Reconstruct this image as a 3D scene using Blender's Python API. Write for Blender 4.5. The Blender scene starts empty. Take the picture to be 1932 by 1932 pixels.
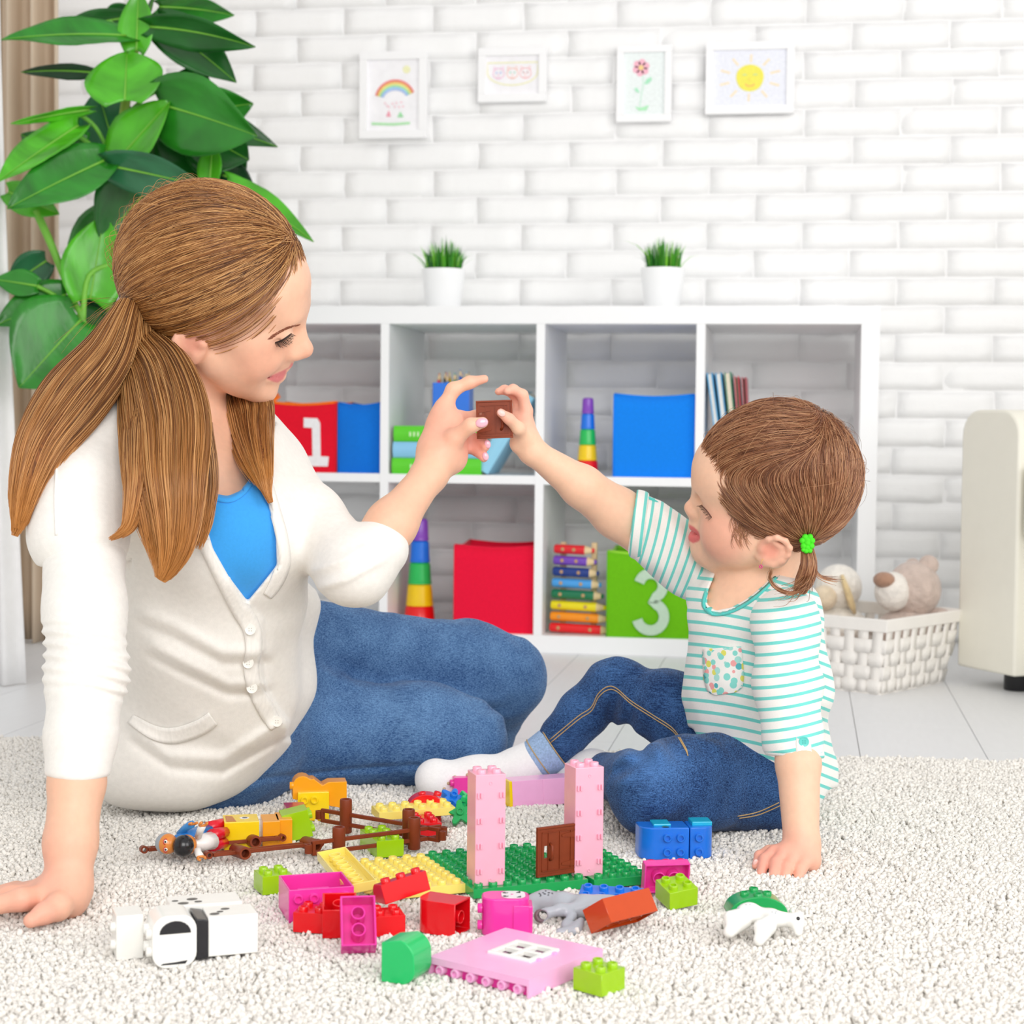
import bpy, math, random
import numpy as np
from mathutils import Vector, Matrix, Euler
random.seed(7); RNG = np.random.default_rng(7)
SC = bpy.context.scene
COL = SC.collection
# ------------------------------------------------------------------ camera
FPX = 3336.47
YAW, PITCH, ROLL = 0.15689, 0.047386, 0.010106
CAM = np.array([1.28918, -3.88414, 0.49989])
def _axes():
    F = np.array([-math.sin(YAW)*math.cos(PITCH), math.cos(YAW)*math.cos(PITCH), -math.sin(PITCH)])
    r = np.array([math.cos(YAW), math.sin(YAW), 0.0]); u = np.cross(r, F)
    return (r*math.cos(ROLL)+u*math.sin(ROLL), -r*math.sin(ROLL)+u*math.cos(ROLL), F)
CR, CU, CF = _axes()
cam_data = bpy.data.cameras.new('camera'); cam = bpy.data.objects.new('camera', cam_data); COL.objects.link(cam)
cam.matrix_world = Matrix(((CR[0], CU[0], -CF[0], CAM[0]), (CR[1], CU[1], -CF[1], CAM[1]), (CR[2], CU[2], -CF[2], CAM[2]), (0, 0, 0, 1)))
cam_data.sensor_width = 36.0; cam_data.sensor_fit = 'HORIZONTAL'; cam_data.lens = FPX*36.0/1932.0
cam_data.clip_start = 0.05; cam_data.clip_end = 60
cam_data.dof.use_dof = True; cam_data.dof.focus_distance = 2.02; cam_data.dof.aperture_fstop = 9.0
SC.camera = cam
# ------------------------------------------------------------------ world and lights
world = bpy.data.worlds.new('world'); SC.world = world; world.use_nodes = True
_bg = world.node_tree.nodes['Background']; _bg.inputs[0].default_value = (1.0, 0.985, 0.97, 1); _bg.inputs[1].default_value = 0.735
def area(name, loc, target, size, power, color=(1, 1, 1)):
    l = bpy.data.lights.new(name, 'AREA'); l.shape = 'RECTANGLE'; l.size, l.size_y = size; l.energy = power; l.color = color
    o = bpy.data.objects.new(name, l); COL.objects.link(o); o.location = loc
    o.rotation_euler = (Vector(target)-Vector(loc)).to_track_quat('-Z', 'Y').to_euler(); return o
area('studio_softbox', (1.9, -5.3, 1.9), (0.9, -0.6, 0.5), (2.2, 2.0), 70, (1.0, 0.985, 0.97))
area('side_fill_light', (3.9, -3.6, 1.5), (0.8, -1.7, 0.4), (1.8, 1.8), 34, (1.0, 0.985, 0.97))  # fill lamp added at the right to lighten the cardigan front
SC.cycles.max_bounces = 7; SC.cycles.diffuse_bounces = 4; SC.cycles.adaptive_threshold = .03; SC.cycles.glossy_bounces = 3; SC.cycles.transmission_bounces = 3; SC.cycles.transparent_max_bounces = 6
SC.view_settings.view_transform = 'Standard'; SC.view_settings.look = 'None'
SC.view_settings.exposure = 0.07; SC.view_settings.gamma = 1.0; SC.view_settings.use_curve_mapping = False
# ------------------------------------------------------------------ helpers: placing
def ray(px, py):
    return (px-966.0)/FPX*CR + (966.0-py)/FPX*CU + CF
def G(px, py, z=0.0):            # point of the ground plane at height z seen at a pixel
    d = ray(px, py); return CAM + d*((z-CAM[2])/d[2])
def A(px, py, d):                # point at camera distance d
    return CAM + ray(px, py)*d
def Y(px, py, y):                # point of the vertical plane y = const
    r = ray(px, py); return CAM + r*((y-CAM[1])/r[1])
def depth_of(P): return float((np.array(P)-CAM) @ CF)
def yaw2(p, q): return math.atan2(q[1]-p[1], q[0]-p[0])
# ------------------------------------------------------------------ helpers: materials
def lin(c):
    if isinstance(c, str): c = tuple(int(c[i:i+2], 16) for i in (0, 2, 4))
    return tuple(((v/255)/12.92 if v/255 <= .04045 else ((v/255+.055)/1.055)**2.4) for v in c[:3])
_M = {}
def M(name, col='cccccc', rough=0.5, spec=0.5, noise=None, bump=None, sss=0.0, coat=0.0, trans=0.0, alpha=1.0, sheen=0.0, vcol=False):
    """procedural principled material; noise=(scale, amount[, stretch xyz]), bump=(scale, strength[, distance])"""
    if name in _M: return _M[name]
    m = bpy.data.materials.new(name); m.use_nodes = True; nt = m.node_tree; N = nt.nodes; L = nt.links
    b = N['Principled BSDF']; c = lin(col)
    b.inputs['Roughness'].default_value = rough; b.inputs['Specular IOR Level'].default_value = spec
    b.inputs['Coat Weight'].default_value = coat; b.inputs['Coat Roughness'].default_value = 0.08
    b.inputs['Transmission Weight'].default_value = trans; b.inputs['Alpha'].default_value = alpha
    b.inputs['Sheen Weight'].default_value = sheen
    if sss: 
        b.inputs['Subsurface Weight'].default_value = sss; b.inputs['Subsurface Radius'].default_value = (1.0, .35, .2); b.inputs['Subsurface Scale'].default_value = .006
    tc = N.new('ShaderNodeTexCoord')
    base = None
    if vcol:
        at = N.new('ShaderNodeVertexColor'); at.layer_name = 'Col'; base = at.outputs['Color']
    ns = noise or (40, .04)
    mp = N.new('ShaderNodeMapping'); L.new(tc.outputs['Object'], mp.inputs[0])
    if len(ns) > 2: mp.inputs['Scale'].default_value = ns[2]
    n = N.new('ShaderNodeTexNoise'); n.inputs['Scale'].default_value = ns[0]; n.inputs['Detail'].default_value = 4; L.new(mp.outputs[0], n.inputs['Vector'])
    mr = N.new('ShaderNodeMapRange'); mr.inputs[1].default_value = .3; mr.inputs[2].default_value = .7
    mr.inputs[3].default_value = 1-ns[1]; mr.inputs[4].default_value = 1+ns[1]; L.new(n.outputs['Fac'], mr.inputs[0])
    mx = N.new('ShaderNodeVectorMath'); mx.operation = 'SCALE'
    if base is None: mx.inputs[0].default_value = c
    else: L.new(base, mx.inputs[0])
    L.new(mr.outputs[0], mx.inputs['Scale']); L.new(mx.outputs[0], b.inputs['Base Color'])
    if bump:
        n2 = N.new('ShaderNodeTexNoise'); n2.inputs['Scale'].default_value = bump[0]; n2.inputs['Detail'].default_value = 5; L.new(mp.outputs[0], n2.inputs['Vector'])
        bp = N.new('ShaderNodeBump'); bp.inputs['Strength'].default_value = bump[1]; bp.inputs['Distance'].default_value = bump[2] if len(bump) > 2 else .002
        L.new(n2.outputs['Fac'], bp.inputs['Height']); L.new(bp.outputs[0], b.inputs['Normal'])
    _M[name] = m; return m
def plastic(name, col, rough=.22): return M('plastic_'+name, col, rough, .5, (60, .02), coat=.15)
# ------------------------------------------------------------------ helpers: meshes
class MB:
    def __init__(s): s.v = []; s.f = []
    def add(s, v, f, mat=None):
        o = len(s.v)
        if mat is not None: v = [tuple(mat @ Vector(p)) for p in v]
        s.v += [tuple(map(float, p)) for p in v]; s.f += [tuple(i+o for i in q) for q in f]; return s
    def box(s, a, b, mat=None):
        x0, y0, z0 = a; x1, y1, z1 = b
        v = [(x0, y0, z0), (x1, y0, z0), (x1, y1, z0), (x0, y1, z0), (x0, y0, z1), (x1, y0, z1), (x1, y1, z1), (x0, y1, z1)]
        return s.add(v, [(0, 3, 2, 1), (4, 5, 6, 7), (0, 1, 5, 4), (1, 2, 6, 5), (2, 3, 7, 6), (3, 0, 4, 7)], mat)
    def lathe(s, prof, n=24, mat=None, closed=False, c=(0, 0)):
        v = []; f = []
        for r, z in prof:
            for k in range(n):
                a = 2*math.pi*k/n; v.append((c[0]+r*math.cos(a), c[1]+r*math.sin(a), z))
        m = len(prof)
        for j in range(m-1 if not closed else m):
            j2 = (j+1) % m
            for k in range(n):
                k2 = (k+1) % n; f.append((j*n+k, j*n+k2, j2*n+k2, j2*n+k))
        if not closed:
            if prof[0][0] > 1e-6: f.append(tuple(range(n-1, -1, -1)))
            if prof[-1][0] > 1e-6: f.append(tuple((m-1)*n+k for k in range(n)))
        return s.add(v, f, mat)
    def prism(s, poly, z0, z1, mat=None):      # poly in xy, counter-clockwise
        n = len(poly)
        v = [(x, y, z0) for x, y in poly]+[(x, y, z1) for x, y in poly]
        f = [tuple(range(n-1, -1, -1)), tuple(range(n, 2*n))]+[(k, (k+1) % n, n+(k+1) % n, n+k) for k in range(n)]
        return s.add(v, f, mat)
    def tube(s, pts, r, n=8, cap=True, closed=False, flat=1.0, up=None):
        P = [Vector(p) for p in pts]; m = len(P)
        R = list(r) if hasattr(r, '__len__') else [r]*m
        v = []; f = []; prev = None
        for i in range(m):
            if closed: t = P[(i+1) % m]-P[i-1]
            else: t = P[min(i+1, m-1)]-P[max(i-1, 0)]
            if t.length < 1e-9: t = Vector((0, 0, 1))
            t.normalize()
            if prev is None:
                ref = Vector(up) if up is not None else (Vector((0, 0, 1)) if abs(t.z) < .9 else Vector((1, 0, 0)))
                a = t.cross(ref).normalized()
            else:
                a = prev-t*prev.dot(t)
                if a.length < 1e-9: a = t.orthogonal()
                a.normalize()
            prev = a; b = t.cross(a)
            for k in range(n):
                th = 2*math.pi*k/n; v.append(tuple(P[i]+a*(R[i]*math.cos(th))+b*(R[i]*flat*math.sin(th))))
        for i in range(m if closed else m-1):
            i2 = (i+1) % m
            for k in range(n):
                k2 = (k+1) % n; f.append((i*n+k, i*n+k2, i2*n+k2, i2*n+k))
        if cap and not closed: f.append(tuple(range(n-1, -1, -1))); f.append(tuple((m-1)*n+k for k in range(n)))
        return s.add(v, f)
    def ball(s, c, r, nu=14, nv=9, mat=None):
        r = r if hasattr(r, '__len__') else (r, r, r)
        v = [(c[0], c[1], c[2]-r[2])]; f = []
        for j in range(1, nv):
            t = math.pi*j/nv
            for k in range(nu):
                a = 2*math.pi*k/nu; v.append((c[0]+r[0]*math.sin(t)*math.cos(a), c[1]+r[1]*math.sin(t)*math.sin(a), c[2]-r[2]*math.cos(t)))
        v.append((c[0], c[1], c[2]+r[2])); e = len(v)-1
        for k in range(nu):
            k2 = (k+1) % nu; f.append((0, 1+k2, 1+k)); f.append((e, 1+(nv-2)*nu+k, 1+(nv-2)*nu+k2))
        for j in range(nv-2):
            for k in range(nu):
                k2 = (k+1) % nu; f.append((1+j*nu+k, 1+j*nu+k2, 1+(j+1)*nu+k2, 1+(j+1)*nu+k))
        return s.add(v, f, mat)
    def grid(s, fn, nu, nv, thick=None):
        v = [fn(i/nu, j/nv) for j in range(nv+1) for i in range(nu+1)]
        f = [(j*(nu+1)+i, j*(nu+1)+i+1, (j+1)*(nu+1)+i+1, (j+1)*(nu+1)+i) for j in range(nv) for i in range(nu)]
        return s.add(v, f)
    def mesh(s, name):
        me = bpy.data.meshes.new(name); me.from_pydata(s.v, [], s.f); me.update(); return me
    def build(s, name, mat, parent=None, smooth=False, bevel=0, seg=2, loc=None, rot=None, auto=None, subsurf=0, solid=0):
        return obj(name, s.mesh(name), mat, parent, smooth, bevel, seg, loc, rot, auto, subsurf, solid)
def obj(name, me, mat, parent=None, smooth=False, bevel=0, seg=2, loc=None, rot=None, auto=None, subsurf=0, solid=0):
    o = bpy.data.objects.new(name, me); COL.objects.link(o)
    for mm in (mat if isinstance(mat, (list, tuple)) else [mat]):
        if mm is not None and len(me.materials) < 8: me.materials.append(mm)
    if parent is not None: o.parent = parent
    if loc is not None: o.location = loc
    if rot is not None: o.rotation_euler = rot
    if smooth or auto is not None:
        me.polygons.foreach_set('use_smooth', [True]*len(me.polygons))
        if auto is not None:
            try: me.set_sharp_from_angle(angle=math.radians(auto))
            except Exception: pass
    if solid:
        sm = o.modifiers.new('solid', 'SOLIDIFY'); sm.thickness = solid; sm.offset = 0
    if bevel:
        bv = o.modifiers.new('bevel', 'BEVEL'); bv.width = bevel; bv.segments = seg; bv.limit_method = 'ANGLE'; bv.angle_limit = math.radians(40); bv.harden_normals = False
    if subsurf:
        ss = o.modifiers.new('sub', 'SUBSURF'); ss.levels = subsurf; ss.render_levels = subsurf
    return o
def tag(o, label=None, cat=None, group=None, kind=None):
    if label: o['label'] = label
    if cat: o['category'] = cat
    if group: o['group'] = group
    if kind: o['kind'] = kind
    return o
def thing(name, label, cat, loc=(0, 0, 0), rz=0.0, group=None, rot=None):
    o = bpy.data.objects.new(name, None); COL.objects.link(o); o.location = tuple(loc)
    o.rotation_euler = rot if rot is not None else (0, 0, rz); o.empty_display_size = .02
    return tag(o, label, cat, group, 'thing')
def copy_child(o, parent, loc=None):
    c = o.copy(); COL.objects.link(c); c.parent = parent
    if loc is not None: c.location = loc
    return c
def share(name, me, parent, loc, rot=None, scale=None):
    o = bpy.data.objects.new(name, me); COL.objects.link(o); o.parent = parent; o.location = tuple(loc)
    if rot is not None: o.rotation_euler = rot
    if scale is not None: o.scale = scale
    return o
def mesh_of(mb, name, mat, smooth=False, auto=None):
    me = mb.mesh(name); me.materials.append(mat)
    if smooth or auto is not None:
        me.polygons.foreach_set('use_smooth', [True]*len(me.polygons))
        if auto is not None: me.set_sharp_from_angle(angle=math.radians(auto))
    return me
def arc(cx, cy, r, a0, a1, n=12, ry=None):
    ry = ry or r
    return [(cx+r*math.cos(math.radians(a0+(a1-a0)*k/n)), cy+ry*math.sin(math.radians(a0+(a1-a0)*k/n))) for k in range(n+1)]
def rrect(x0, y0, x1, y1, r, n=4):
    return arc(x1-r, y0+r, r, -90, 0, n)+arc(x1-r, y1-r, r, 0, 90, n)+arc(x0+r, y1-r, r, 90, 180, n)+arc(x0+r, y0+r, r, 180, 270, n)
# ------------------------------------------------------------------ the room
WALL_Y = 0.425
m_brick = M('painted_brick', 'fdfdfd', .55, .4, (9, .012), (26, .55, .006))
m_mortar = M('painted_mortar', 'fafafa', .7, .2, (30, .02), (60, .5, .003))
m_floor = M('white_laminate', 'e9eaec', .40, .4, (14, .015, (1, 8, 1)), (200, .04))
m_joint = M('floor_joint', 'c9c6c2', .7, .2)
WX0, WX1, WZ1 = -1.4, 2.9, 2.3
mb = MB().box((WX0, WALL_Y, -.02), (WX1, WALL_Y+.1, WZ1))
wall = tag(mb.build('wall_back', m_mortar), 'white painted brick wall behind the shelf', None, None, 'structure')
BP, BH, JT = .226, .0668, .0048
pz = Y(1500, 577, WALL_Y-.008)[2]; pxr = Y(1334.5, 340, WALL_Y-.008); 
row0 = math.floor(pz/BH); zoff = pz-row0*BH
def brick_mesh(seed, w=BP-JT, h=BH-JT):
    r = random.Random(seed); mb = MB(); nu, nv = 6, 3; d = .0044
    def P(i, j):
        u, v = i/nu, j/nv; e = (i in (0, nu)) or (j in (0, nv))
        jx = 0 if not e else r.uniform(-.0018, .0018)
        return ((u-.5)*w+jx, -(d if not e else d*.55)+r.uniform(-.0016, .0016), (v-.5)*h+(r.uniform(-.0016, .0016) if e else 0))
    v = [P(i, j) for j in range(nv+1) for i in range(nu+1)]; n1 = len(v)
    f = [(j*(nu+1)+i, j*(nu+1)+i+1, (j+1)*(nu+1)+i+1, (j+1)*(nu+1)+i) for j in range(nv) for i in range(nu)]
    ring = [i for i in range(nu+1)]+[j*(nu+1)+nu for j in range(1, nv+1)]+[nv*(nu+1)+i for i in range(nu-1, -1, -1)]+[j*(nu+1) for j in range(nv-1, 0, -1)]
    m = len(ring)
    for q in ring: x, y, z = v[q]; v.append((x*1.008, .002, z*1.02))
    for k in range(m): f.append((ring[k], n1+k, n1+(k+1) % m, ring[(k+1) % m]))
    mb.add(v, f); return mesh_of(mb, 'brick', m_brick, True)
brick_vars = [brick_mesh(s) for s in range(8)]
cells = []
for ri in range(-row0-1, int(WZ1/BH)):
    z = zoff+(ri+row0)*BH+BH/2
    if z < BH*.4 or z > WZ1-.05: continue
    # the course that holds the joint seen at (1334, 340)
    zc = pxr[2]; par = round((z-zc)/BH) % 2
    x = pxr[0]+BP/2+(BP/2 if par else 0)+RNG.uniform(-.006, .006)
    x -= math.floor((x-WX0)/BP)*BP
    while x < WX1-BP*.4:
        P = np.array([x, WALL_Y, z])-CAM; D = P @ CF; sx = 966+FPX*(P @ CR)/D; sy = 966-FPX*(P @ CU)/D
        cells.append((x, z, max(abs(sx-966), abs(sy-966)))); x += BP
cells.sort(key=lambda c: c[2])
rest = MB()
for k, (x, z, s) in enumerate(cells):
    me = brick_vars[k % 8]
    if k < 296:
        o = share('brick', me, wall, (x+random.uniform(-.001, .001), WALL_Y+random.uniform(-.0015, .001), z), (random.uniform(-.01, .01), 0, random.uniform(-.012, .012)+(math.pi if False else 0)))
    else:
        rest.add([tuple(v.co+Vector((x, WALL_Y, z))) for v in me.vertices], [tuple(p.vertices) for p in me.polygons])
ro = rest.build('brick_field', m_brick, wall, True); ro['kind'] = 'stuff'
# floor: white planks running away from the camera
fl = tag(MB().box((-2.5, -4.6, -.03), (3.6, WALL_Y, -.0035)).build('floor', m_joint), 'white laminate plank floor', None, None, 'structure')
PW = .193; ang = yaw2(G(1790, 1300), G(1846, 1400))   # a plank joint seen right of the basket
dirv = np.array([math.cos(ang), math.sin(ang)]); nrm = np.array([dirv[1], -dirv[0]])
o0 = G(1790, 1300)[:2]
me_pl = mesh_of(MB().box((-.6, -PW/2+.0007, -.012), (.6, PW/2-.0007, 0)), 'floor_plank', m_floor)
for i in range(-15, 12):
    st = random.uniform(0, 1.2)
    for j in range(-3, 4):
        c = o0+nrm*((i+.5)*PW)+dirv*(j*1.2+st)
        c3 = np.array([c[0], c[1], 0]); P = c3-CAM
        if not (-2.2 < c[0] < 3.4 and -4.2 < c[1] < WALL_Y+.5): continue
        ends = [c+dirv*s for s in (-.6, 0, .6)]
        if all(e[1] > WALL_Y for e in ends) : continue
        t0, t1 = -.6, .6
        if abs(dirv[1]) > .05:      # stop a plank at the wall
            tm = (WALL_Y-.012-c[1])/dirv[1]
            if dirv[1] > 0: t1 = min(t1, tm-.12*abs(dirv[0]/dirv[1])*0)
            else: t0 = max(t0, tm)
        if t1-t0 < .05: continue
        share('plank', me_pl, fl, (c[0]+dirv[0]*(t0+t1)/2, c[1]+dirv[1]*(t0+t1)/2, 0), (0, 0, ang), ((t1-t0)/1.2-.001, 1, 1))
# ------------------------------------------------------------------ cube shelf and what stands in it
m_shelf = M('shelf_white', 'fbfcfd', .32, .45, (5, .006))
SO, SI = .0395, .0195
CWD, CHT = (1.47-2*SO-3*SI)/4, (.77-2*SO-SI)/2
SD = .39
sh = thing('cube_shelf', 'long low white shelf with eight open cube compartments against the brick wall', 'shelf', (0, 0, 0))
MB().box((0, 0, .77-SO), (1.47, SD, .77)).build('top_panel', m_shelf, sh, False, .0012)
MB().box((0, 0, 0), (1.47, SD, SO)).build('bottom_panel', m_shelf, sh, False, .0012)
for x in (0, 1.47-SO): MB().box((x, 0, SO), (x+SO, SD, .77-SO)).build('side_panel', m_shelf, sh, False, .0012)
for k in range(1, 4):
    x = SO+k*CWD+(k-1)*SI; MB().box((x, 0, SO), (x+SI, SD, .77-SO)).build('divider', m_shelf, sh, False, .0008)
for k in range(4):
    x = SO+k*(CWD+SI); MB().box((x, .0005, SO+CHT), (x+CWD, SD, SO+CHT+SI)).build('shelf_board', m_shelf, sh, False, .0008)
Z1, Z2 = SO, SO+CHT+SI
def sx(px, y=0.0, z=.5):      # world x of a pixel column on plane y at about height z
    for it in range(3):
        P = Y(px, 777, y)
    # find row for z
    py = 777-(z-.5)*860
    return Y(px, py, y)[0]
def fabric(name, col, bump=.25): return M('felt_'+name, col, .85, .15, (220, .05), (420, bump, .0006), sheen=.15)
def bin_box(name, label, x0, x1, y0, y1, z, h, mat, sag=.004, rim=None, flare=.0, loops=False):
    """soft fabric storage cube: bowed walls, hollow, folded rim"""
    b = thing(name, label, 'storage box', ((x0+x1)/2, (y0+y1)/2, z)); hx, hy = (x1-x0)/2, (y1-y0)/2; t = .004
    def wall(ax, s):
        mb = MB()
        def fn(u, v, off):
            bow = sag*math.sin(math.pi*u)*math.sin(math.pi*min(1, v*1.1)); dip = -.006*math.sin(math.pi*u)*v
            k = 1+flare*v
            a = (u-.5)*2; out = bow-off
            if ax == 0: return (a*(hx*k-off), s*(hy*k+out), t+v*(h-t)+dip)
            return (s*(hx*k+out), a*(hy*k-off), t+v*(h-t)+dip)
        nu, nv = 8, 6
        vo = [fn(i/nu, j/nv, 0) for j in range(nv+1) for i in range(nu+1)]; vi = [fn(i/nu, j/nv, t) for j in range(nv+1) for i in range(nu+1)]
        n1 = len(vo); f = []
        for j in range(nv):
            for i in range(nu):
                q = (j*(nu+1)+i, j*(nu+1)+i+1, (j+1)*(nu+1)+i+1, (j+1)*(nu+1)+i); f.append(q); f.append(tuple(n1+k for k in q[::-1]))
        for i in range(nu): a, c = nv*(nu+1)+i, nv*(nu+1)+i+1; f.append((a, c, n1+c, n1+a))
        mb.add(vo+vi, f); mb.build('side', mat, b, True)
        tp = [fn(i/nu, 1, t/2) for i in range(nu+1)]
        mb = MB().tube(tp, .0035, 6); mb.build('rim', rim or mat, b, True)
    wall(0, -1); wall(0, 1); wall(1, -1); wall(1, 1)
    for sx_ in (-1, 1):
        for sy_ in (-1, 1):
            mb = MB().tube([(sx_*hx, sy_*hy, 0), (sx_*hx*(1+flare*.5), sy_*hy*(1+flare*.5), h*.5), (sx_*hx*(1+flare), sy_*hy*(1+flare), h)], .0022, 6); mb.build('corner_seam', mat, b, True)
    MB().box((-hx, -hy, 0), (hx, hy, t)).build('base', mat, b)
    return b
m_red = fabric('red', 'e8102c'); m_blue = fabric('blue', '1a82e8'); m_green = fabric('green', '6ec014'); m_orange = fabric('orange', 'ff7a1a')
m_rred = fabric('crimson', 'f0123c')
m_num = fabric('numeral_white', 'f4f2f4', .1); m_num2 = fabric('numeral_grey', 'c2dcc4', .1)
# upper compartment 1: red box with 1, blue box
x1 = sx(633, .02, .45)
rb = bin_box('storage_box', 'red felt storage box with orange rim and white numeral 1 in the shelf', x1-.165, x1, .025, .19, Z2, .160, m_red, .003, m_orange)
MB().tube([(-.0825+.012*0-.02+.03, -.083, .155), (-.05, -.082, .172), (-.055, -.08, .178), (-.062, -.082, .168), (-.062, -.083, .155)], .003, 6).build('loop', m_orange, rb, True)
one = [(-.020, 0), (.028, 0), (.030, .022), (.012, .023), (.0105, .098), (.004, .109), (-.026, .110), (-.026, .088), (-.0075, .087), (-.006, .023), (-.021, .022)]
MB().prism([(x*1.05+.035, z+.014) for x, z in one], 0, .0022).build('numeral', m_num, rb, loc=(0, -.0845, 0), rot=(math.pi/2, 0, 0))
x2 = sx(716, .02, .45)
bin_box('storage_box', 'plain blue felt box squeezed between the red number box and the divider', x1+.004, min(x2, .3722), .03, .17, Z2, .158, fabric('deep_blue', '0f76dc'), .010)
# upper compartment 2: stacked books, pencil box, leaning book
def book(name, label, size, loc, rot, cov, pages='f3efe2', group=None, spine_round=True):
    w, d, t = size      # w spine length (x), d depth (y), t thickness (z); spine faces -y
    b = thing(name, label, 'book', loc, group=group, rot=rot); cm = M('cover_'+cov, cov, .35, .5, (30, .02)); ct = .0022
    MB().box((-w/2, 0, 0), (w/2, d, ct)).build('cover', cm, b, False, .0006)
    MB().box((-w/2, 0, t-ct), (w/2, d, t)).build('cover', cm, b, False, .0006)
    mb = MB(); n = 8
    mb.grid(lambda u, v: ((u-.5)*w, -.005*math.sin(math.pi*v), v*t), 1, n); mb.grid(lambda u, v: ((.5-u)*w, -.005*math.sin(math.pi*v)+.002, v*t), 1, n)
    mb.build('spine', cm, b, True)
    MB().box((-w/2+.003, .002, ct), (w/2-.003, d-.004, t-ct)).build('pages', M('pages_'+pages, pages, .8, .2, (300, .08, (1, 1, 8))), b)
    return b
cx = sx(735, .015, .42)
xa = SO+CWD+SI
bk = [('5fd62a', 'bottom bright green book of the stack in the shelf'), ('8fcdf2', 'light blue book in the middle of the stack in the shelf'), ('5fd62a', 'top bright green book of the stack, under the pencil box')]
for k, (c, lb) in enumerate(bk):
    b = book('book', lb, (.205-.006*k, .16, .0355), (xa+.006+.205/2-.002*k, .012+.004*k, Z2+k*.0362), None, c, group='books stacked in the shelf')
    if c == '5fd62a':
        for q in range(3):
            MB().box((-.06+q*.009, -.0062, .012), (-.06+q*.009+.004, -.0045, .022)).build('spine_mark', M('spine_mark_pale', 'd8f6c0', .4), b)
pbz = Z2+3*.0362
pb = thing('pencil_box', 'blue plastic box full of coloured pencils standing on the stacked books', 'pencil holder', (sx(853, .07, .6), .085, pbz))
mpb = plastic('pencil_box_blue', '2f7bea')
for s in (-1, 1):
    MB().box((-.041, s*.028-(.0015), 0), (.041, s*.028+.0015, .098)).build('side', mpb, pb, False, .001)
    MB().box((s*.041-.0015, -.0265, 0), (s*.041+.0015, .0265, .098)).build('side', mpb, pb, False, .001)
MB().box((-.041, -.028, -.0002), (.041, .028, .002)).build('base', mpb, pb)
pc = ['e0355a', 'd9b12c', '404040', 'e0453a', 'c83a3a', '2f86c8', 'e8c92c', '3a9bd8', '2faf6a', 'e87a2a', '8a4ab8', '3468c8', '58b0e0', '4a3428']
pcn = ['pink', 'mustard', 'black', 'red', 'dark red', 'mid blue', 'yellow', 'sky blue', 'green', 'orange', 'purple', 'navy blue', 'pale blue', 'brown']
mwood = M('pencil_wood', 'ecd0a4', .6, .3, (80, .08))
for k, c in enumerate(pc):
    q = thing('colour_pencil', pcn[k]+' tipped wooden colouring pencil in the blue pencil box', 'pencil', (pb.location.x-.034+.0052*k+random.uniform(-.001, .001), pb.location.y+random.uniform(-.018, .018), pbz+.003), group='pencils in the blue box', rot=(random.uniform(-.06, .06), random.uniform(-.05, .05), 0))
    L_ = .116+random.uniform(-.006, .008); mc = M('pencil_'+c, c, .4)
    MB().lathe([(.0037, 0), (.0037, L_-.012)], 6).build('barrel', mc, q)
    MB().lathe([(.0037, L_-.012), (.0013, L_)], 8).build('sharpened_wood', mwood, q, True)
    MB().lathe([(.0013, L_), (.0001, L_+.005)], 6).build('lead', mc, q)
# leaning light blue book against the right divider of compartment 2
xr = SO+2*CWD+SI; th = math.radians(90-31)
lb = book('book', 'light blue book leaning diagonally against the divider in the shelf', (.200, .16, .033), (xr-.098, .02, Z2+.0185), (0, -th, 0), '9ad8f4')
lb.location = (xr-.0585, .02, Z2+.0868)
# upper compartment 3: stacking cups and blue box
def cups(label, px, y, z, s, first):
    t = thing('stacking_cups', label, 'toy', (px, y, z))
    cols = [('red', 'f01418'), ('yellow', 'fbd410'), ('green', '22c45c'), ('blue', '1678ea'), ('purple', '8a48c0')]
    r = .0255*s; hh = .0352*s; z0 = 0
    for k, (n, c) in enumerate(cols):
        r2 = r*.905
        mb = MB().lathe([(r*1.03, z0), (r*1.03, z0+.004*s), (r, z0+.0045*s), (r2, z0+hh-.003*s), (r2-.003*s, z0+hh), (0.0005, z0+hh)], 28)
        mb.build('cup', plastic('cup_'+n, c, .28), t, auto=40); z0 += hh*1.002; r = r2*.945
    return t
cups('small stacking cup tower beside the blue box on the upper shelf', sx(1108, .05, .48), .06, Z2, .99, 0)
xb1 = sx(1313, .02, .45)
bin_box('storage_box', 'bright blue felt box under the shelf top, right of the cup tower', sx(1158, .02, .45), SO+3*CWD+2*SI-.003, .02, .2, Z2, .182, fabric('sky_blue', '1287f4'), .002)
# upper compartment 4: leaning picture books
x0 = SO+3*(CWD+SI)
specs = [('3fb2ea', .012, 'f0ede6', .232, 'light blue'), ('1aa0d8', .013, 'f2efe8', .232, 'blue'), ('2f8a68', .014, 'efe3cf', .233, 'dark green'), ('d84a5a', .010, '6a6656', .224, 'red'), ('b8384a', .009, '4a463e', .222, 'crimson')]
xx = x0+.036
for k, (c, t, pg, h, nm) in enumerate(specs):
    ln = math.radians(8.3-1.1*k)
    # standing book: spine up the left, leaning to the left divider
    b = thing('book', nm+' picture book leaning in the right upper compartment', 'book', (xx, .03, Z2+.0005), group='picture books leaning in the shelf', rot=(0, -ln, 0))
    cm = M('cover_'+c, c, .35)
    MB().box((0, 0, 0), (.0022, .17, h)).build('cover', cm, b, False, .0005)
    MB().box((t-.0022, 0, 0), (t, .17, h)).build('cover', cm, b, False, .0005)
    MB().box((.0022, .003, .003), (t-.0022, .166, h-.003)).build('pages', M('pages_'+pg, pg, .8, .2, (200, .08, (8, 1, 1))), b)
    xx += t/math.cos(ln)+.0022
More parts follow.
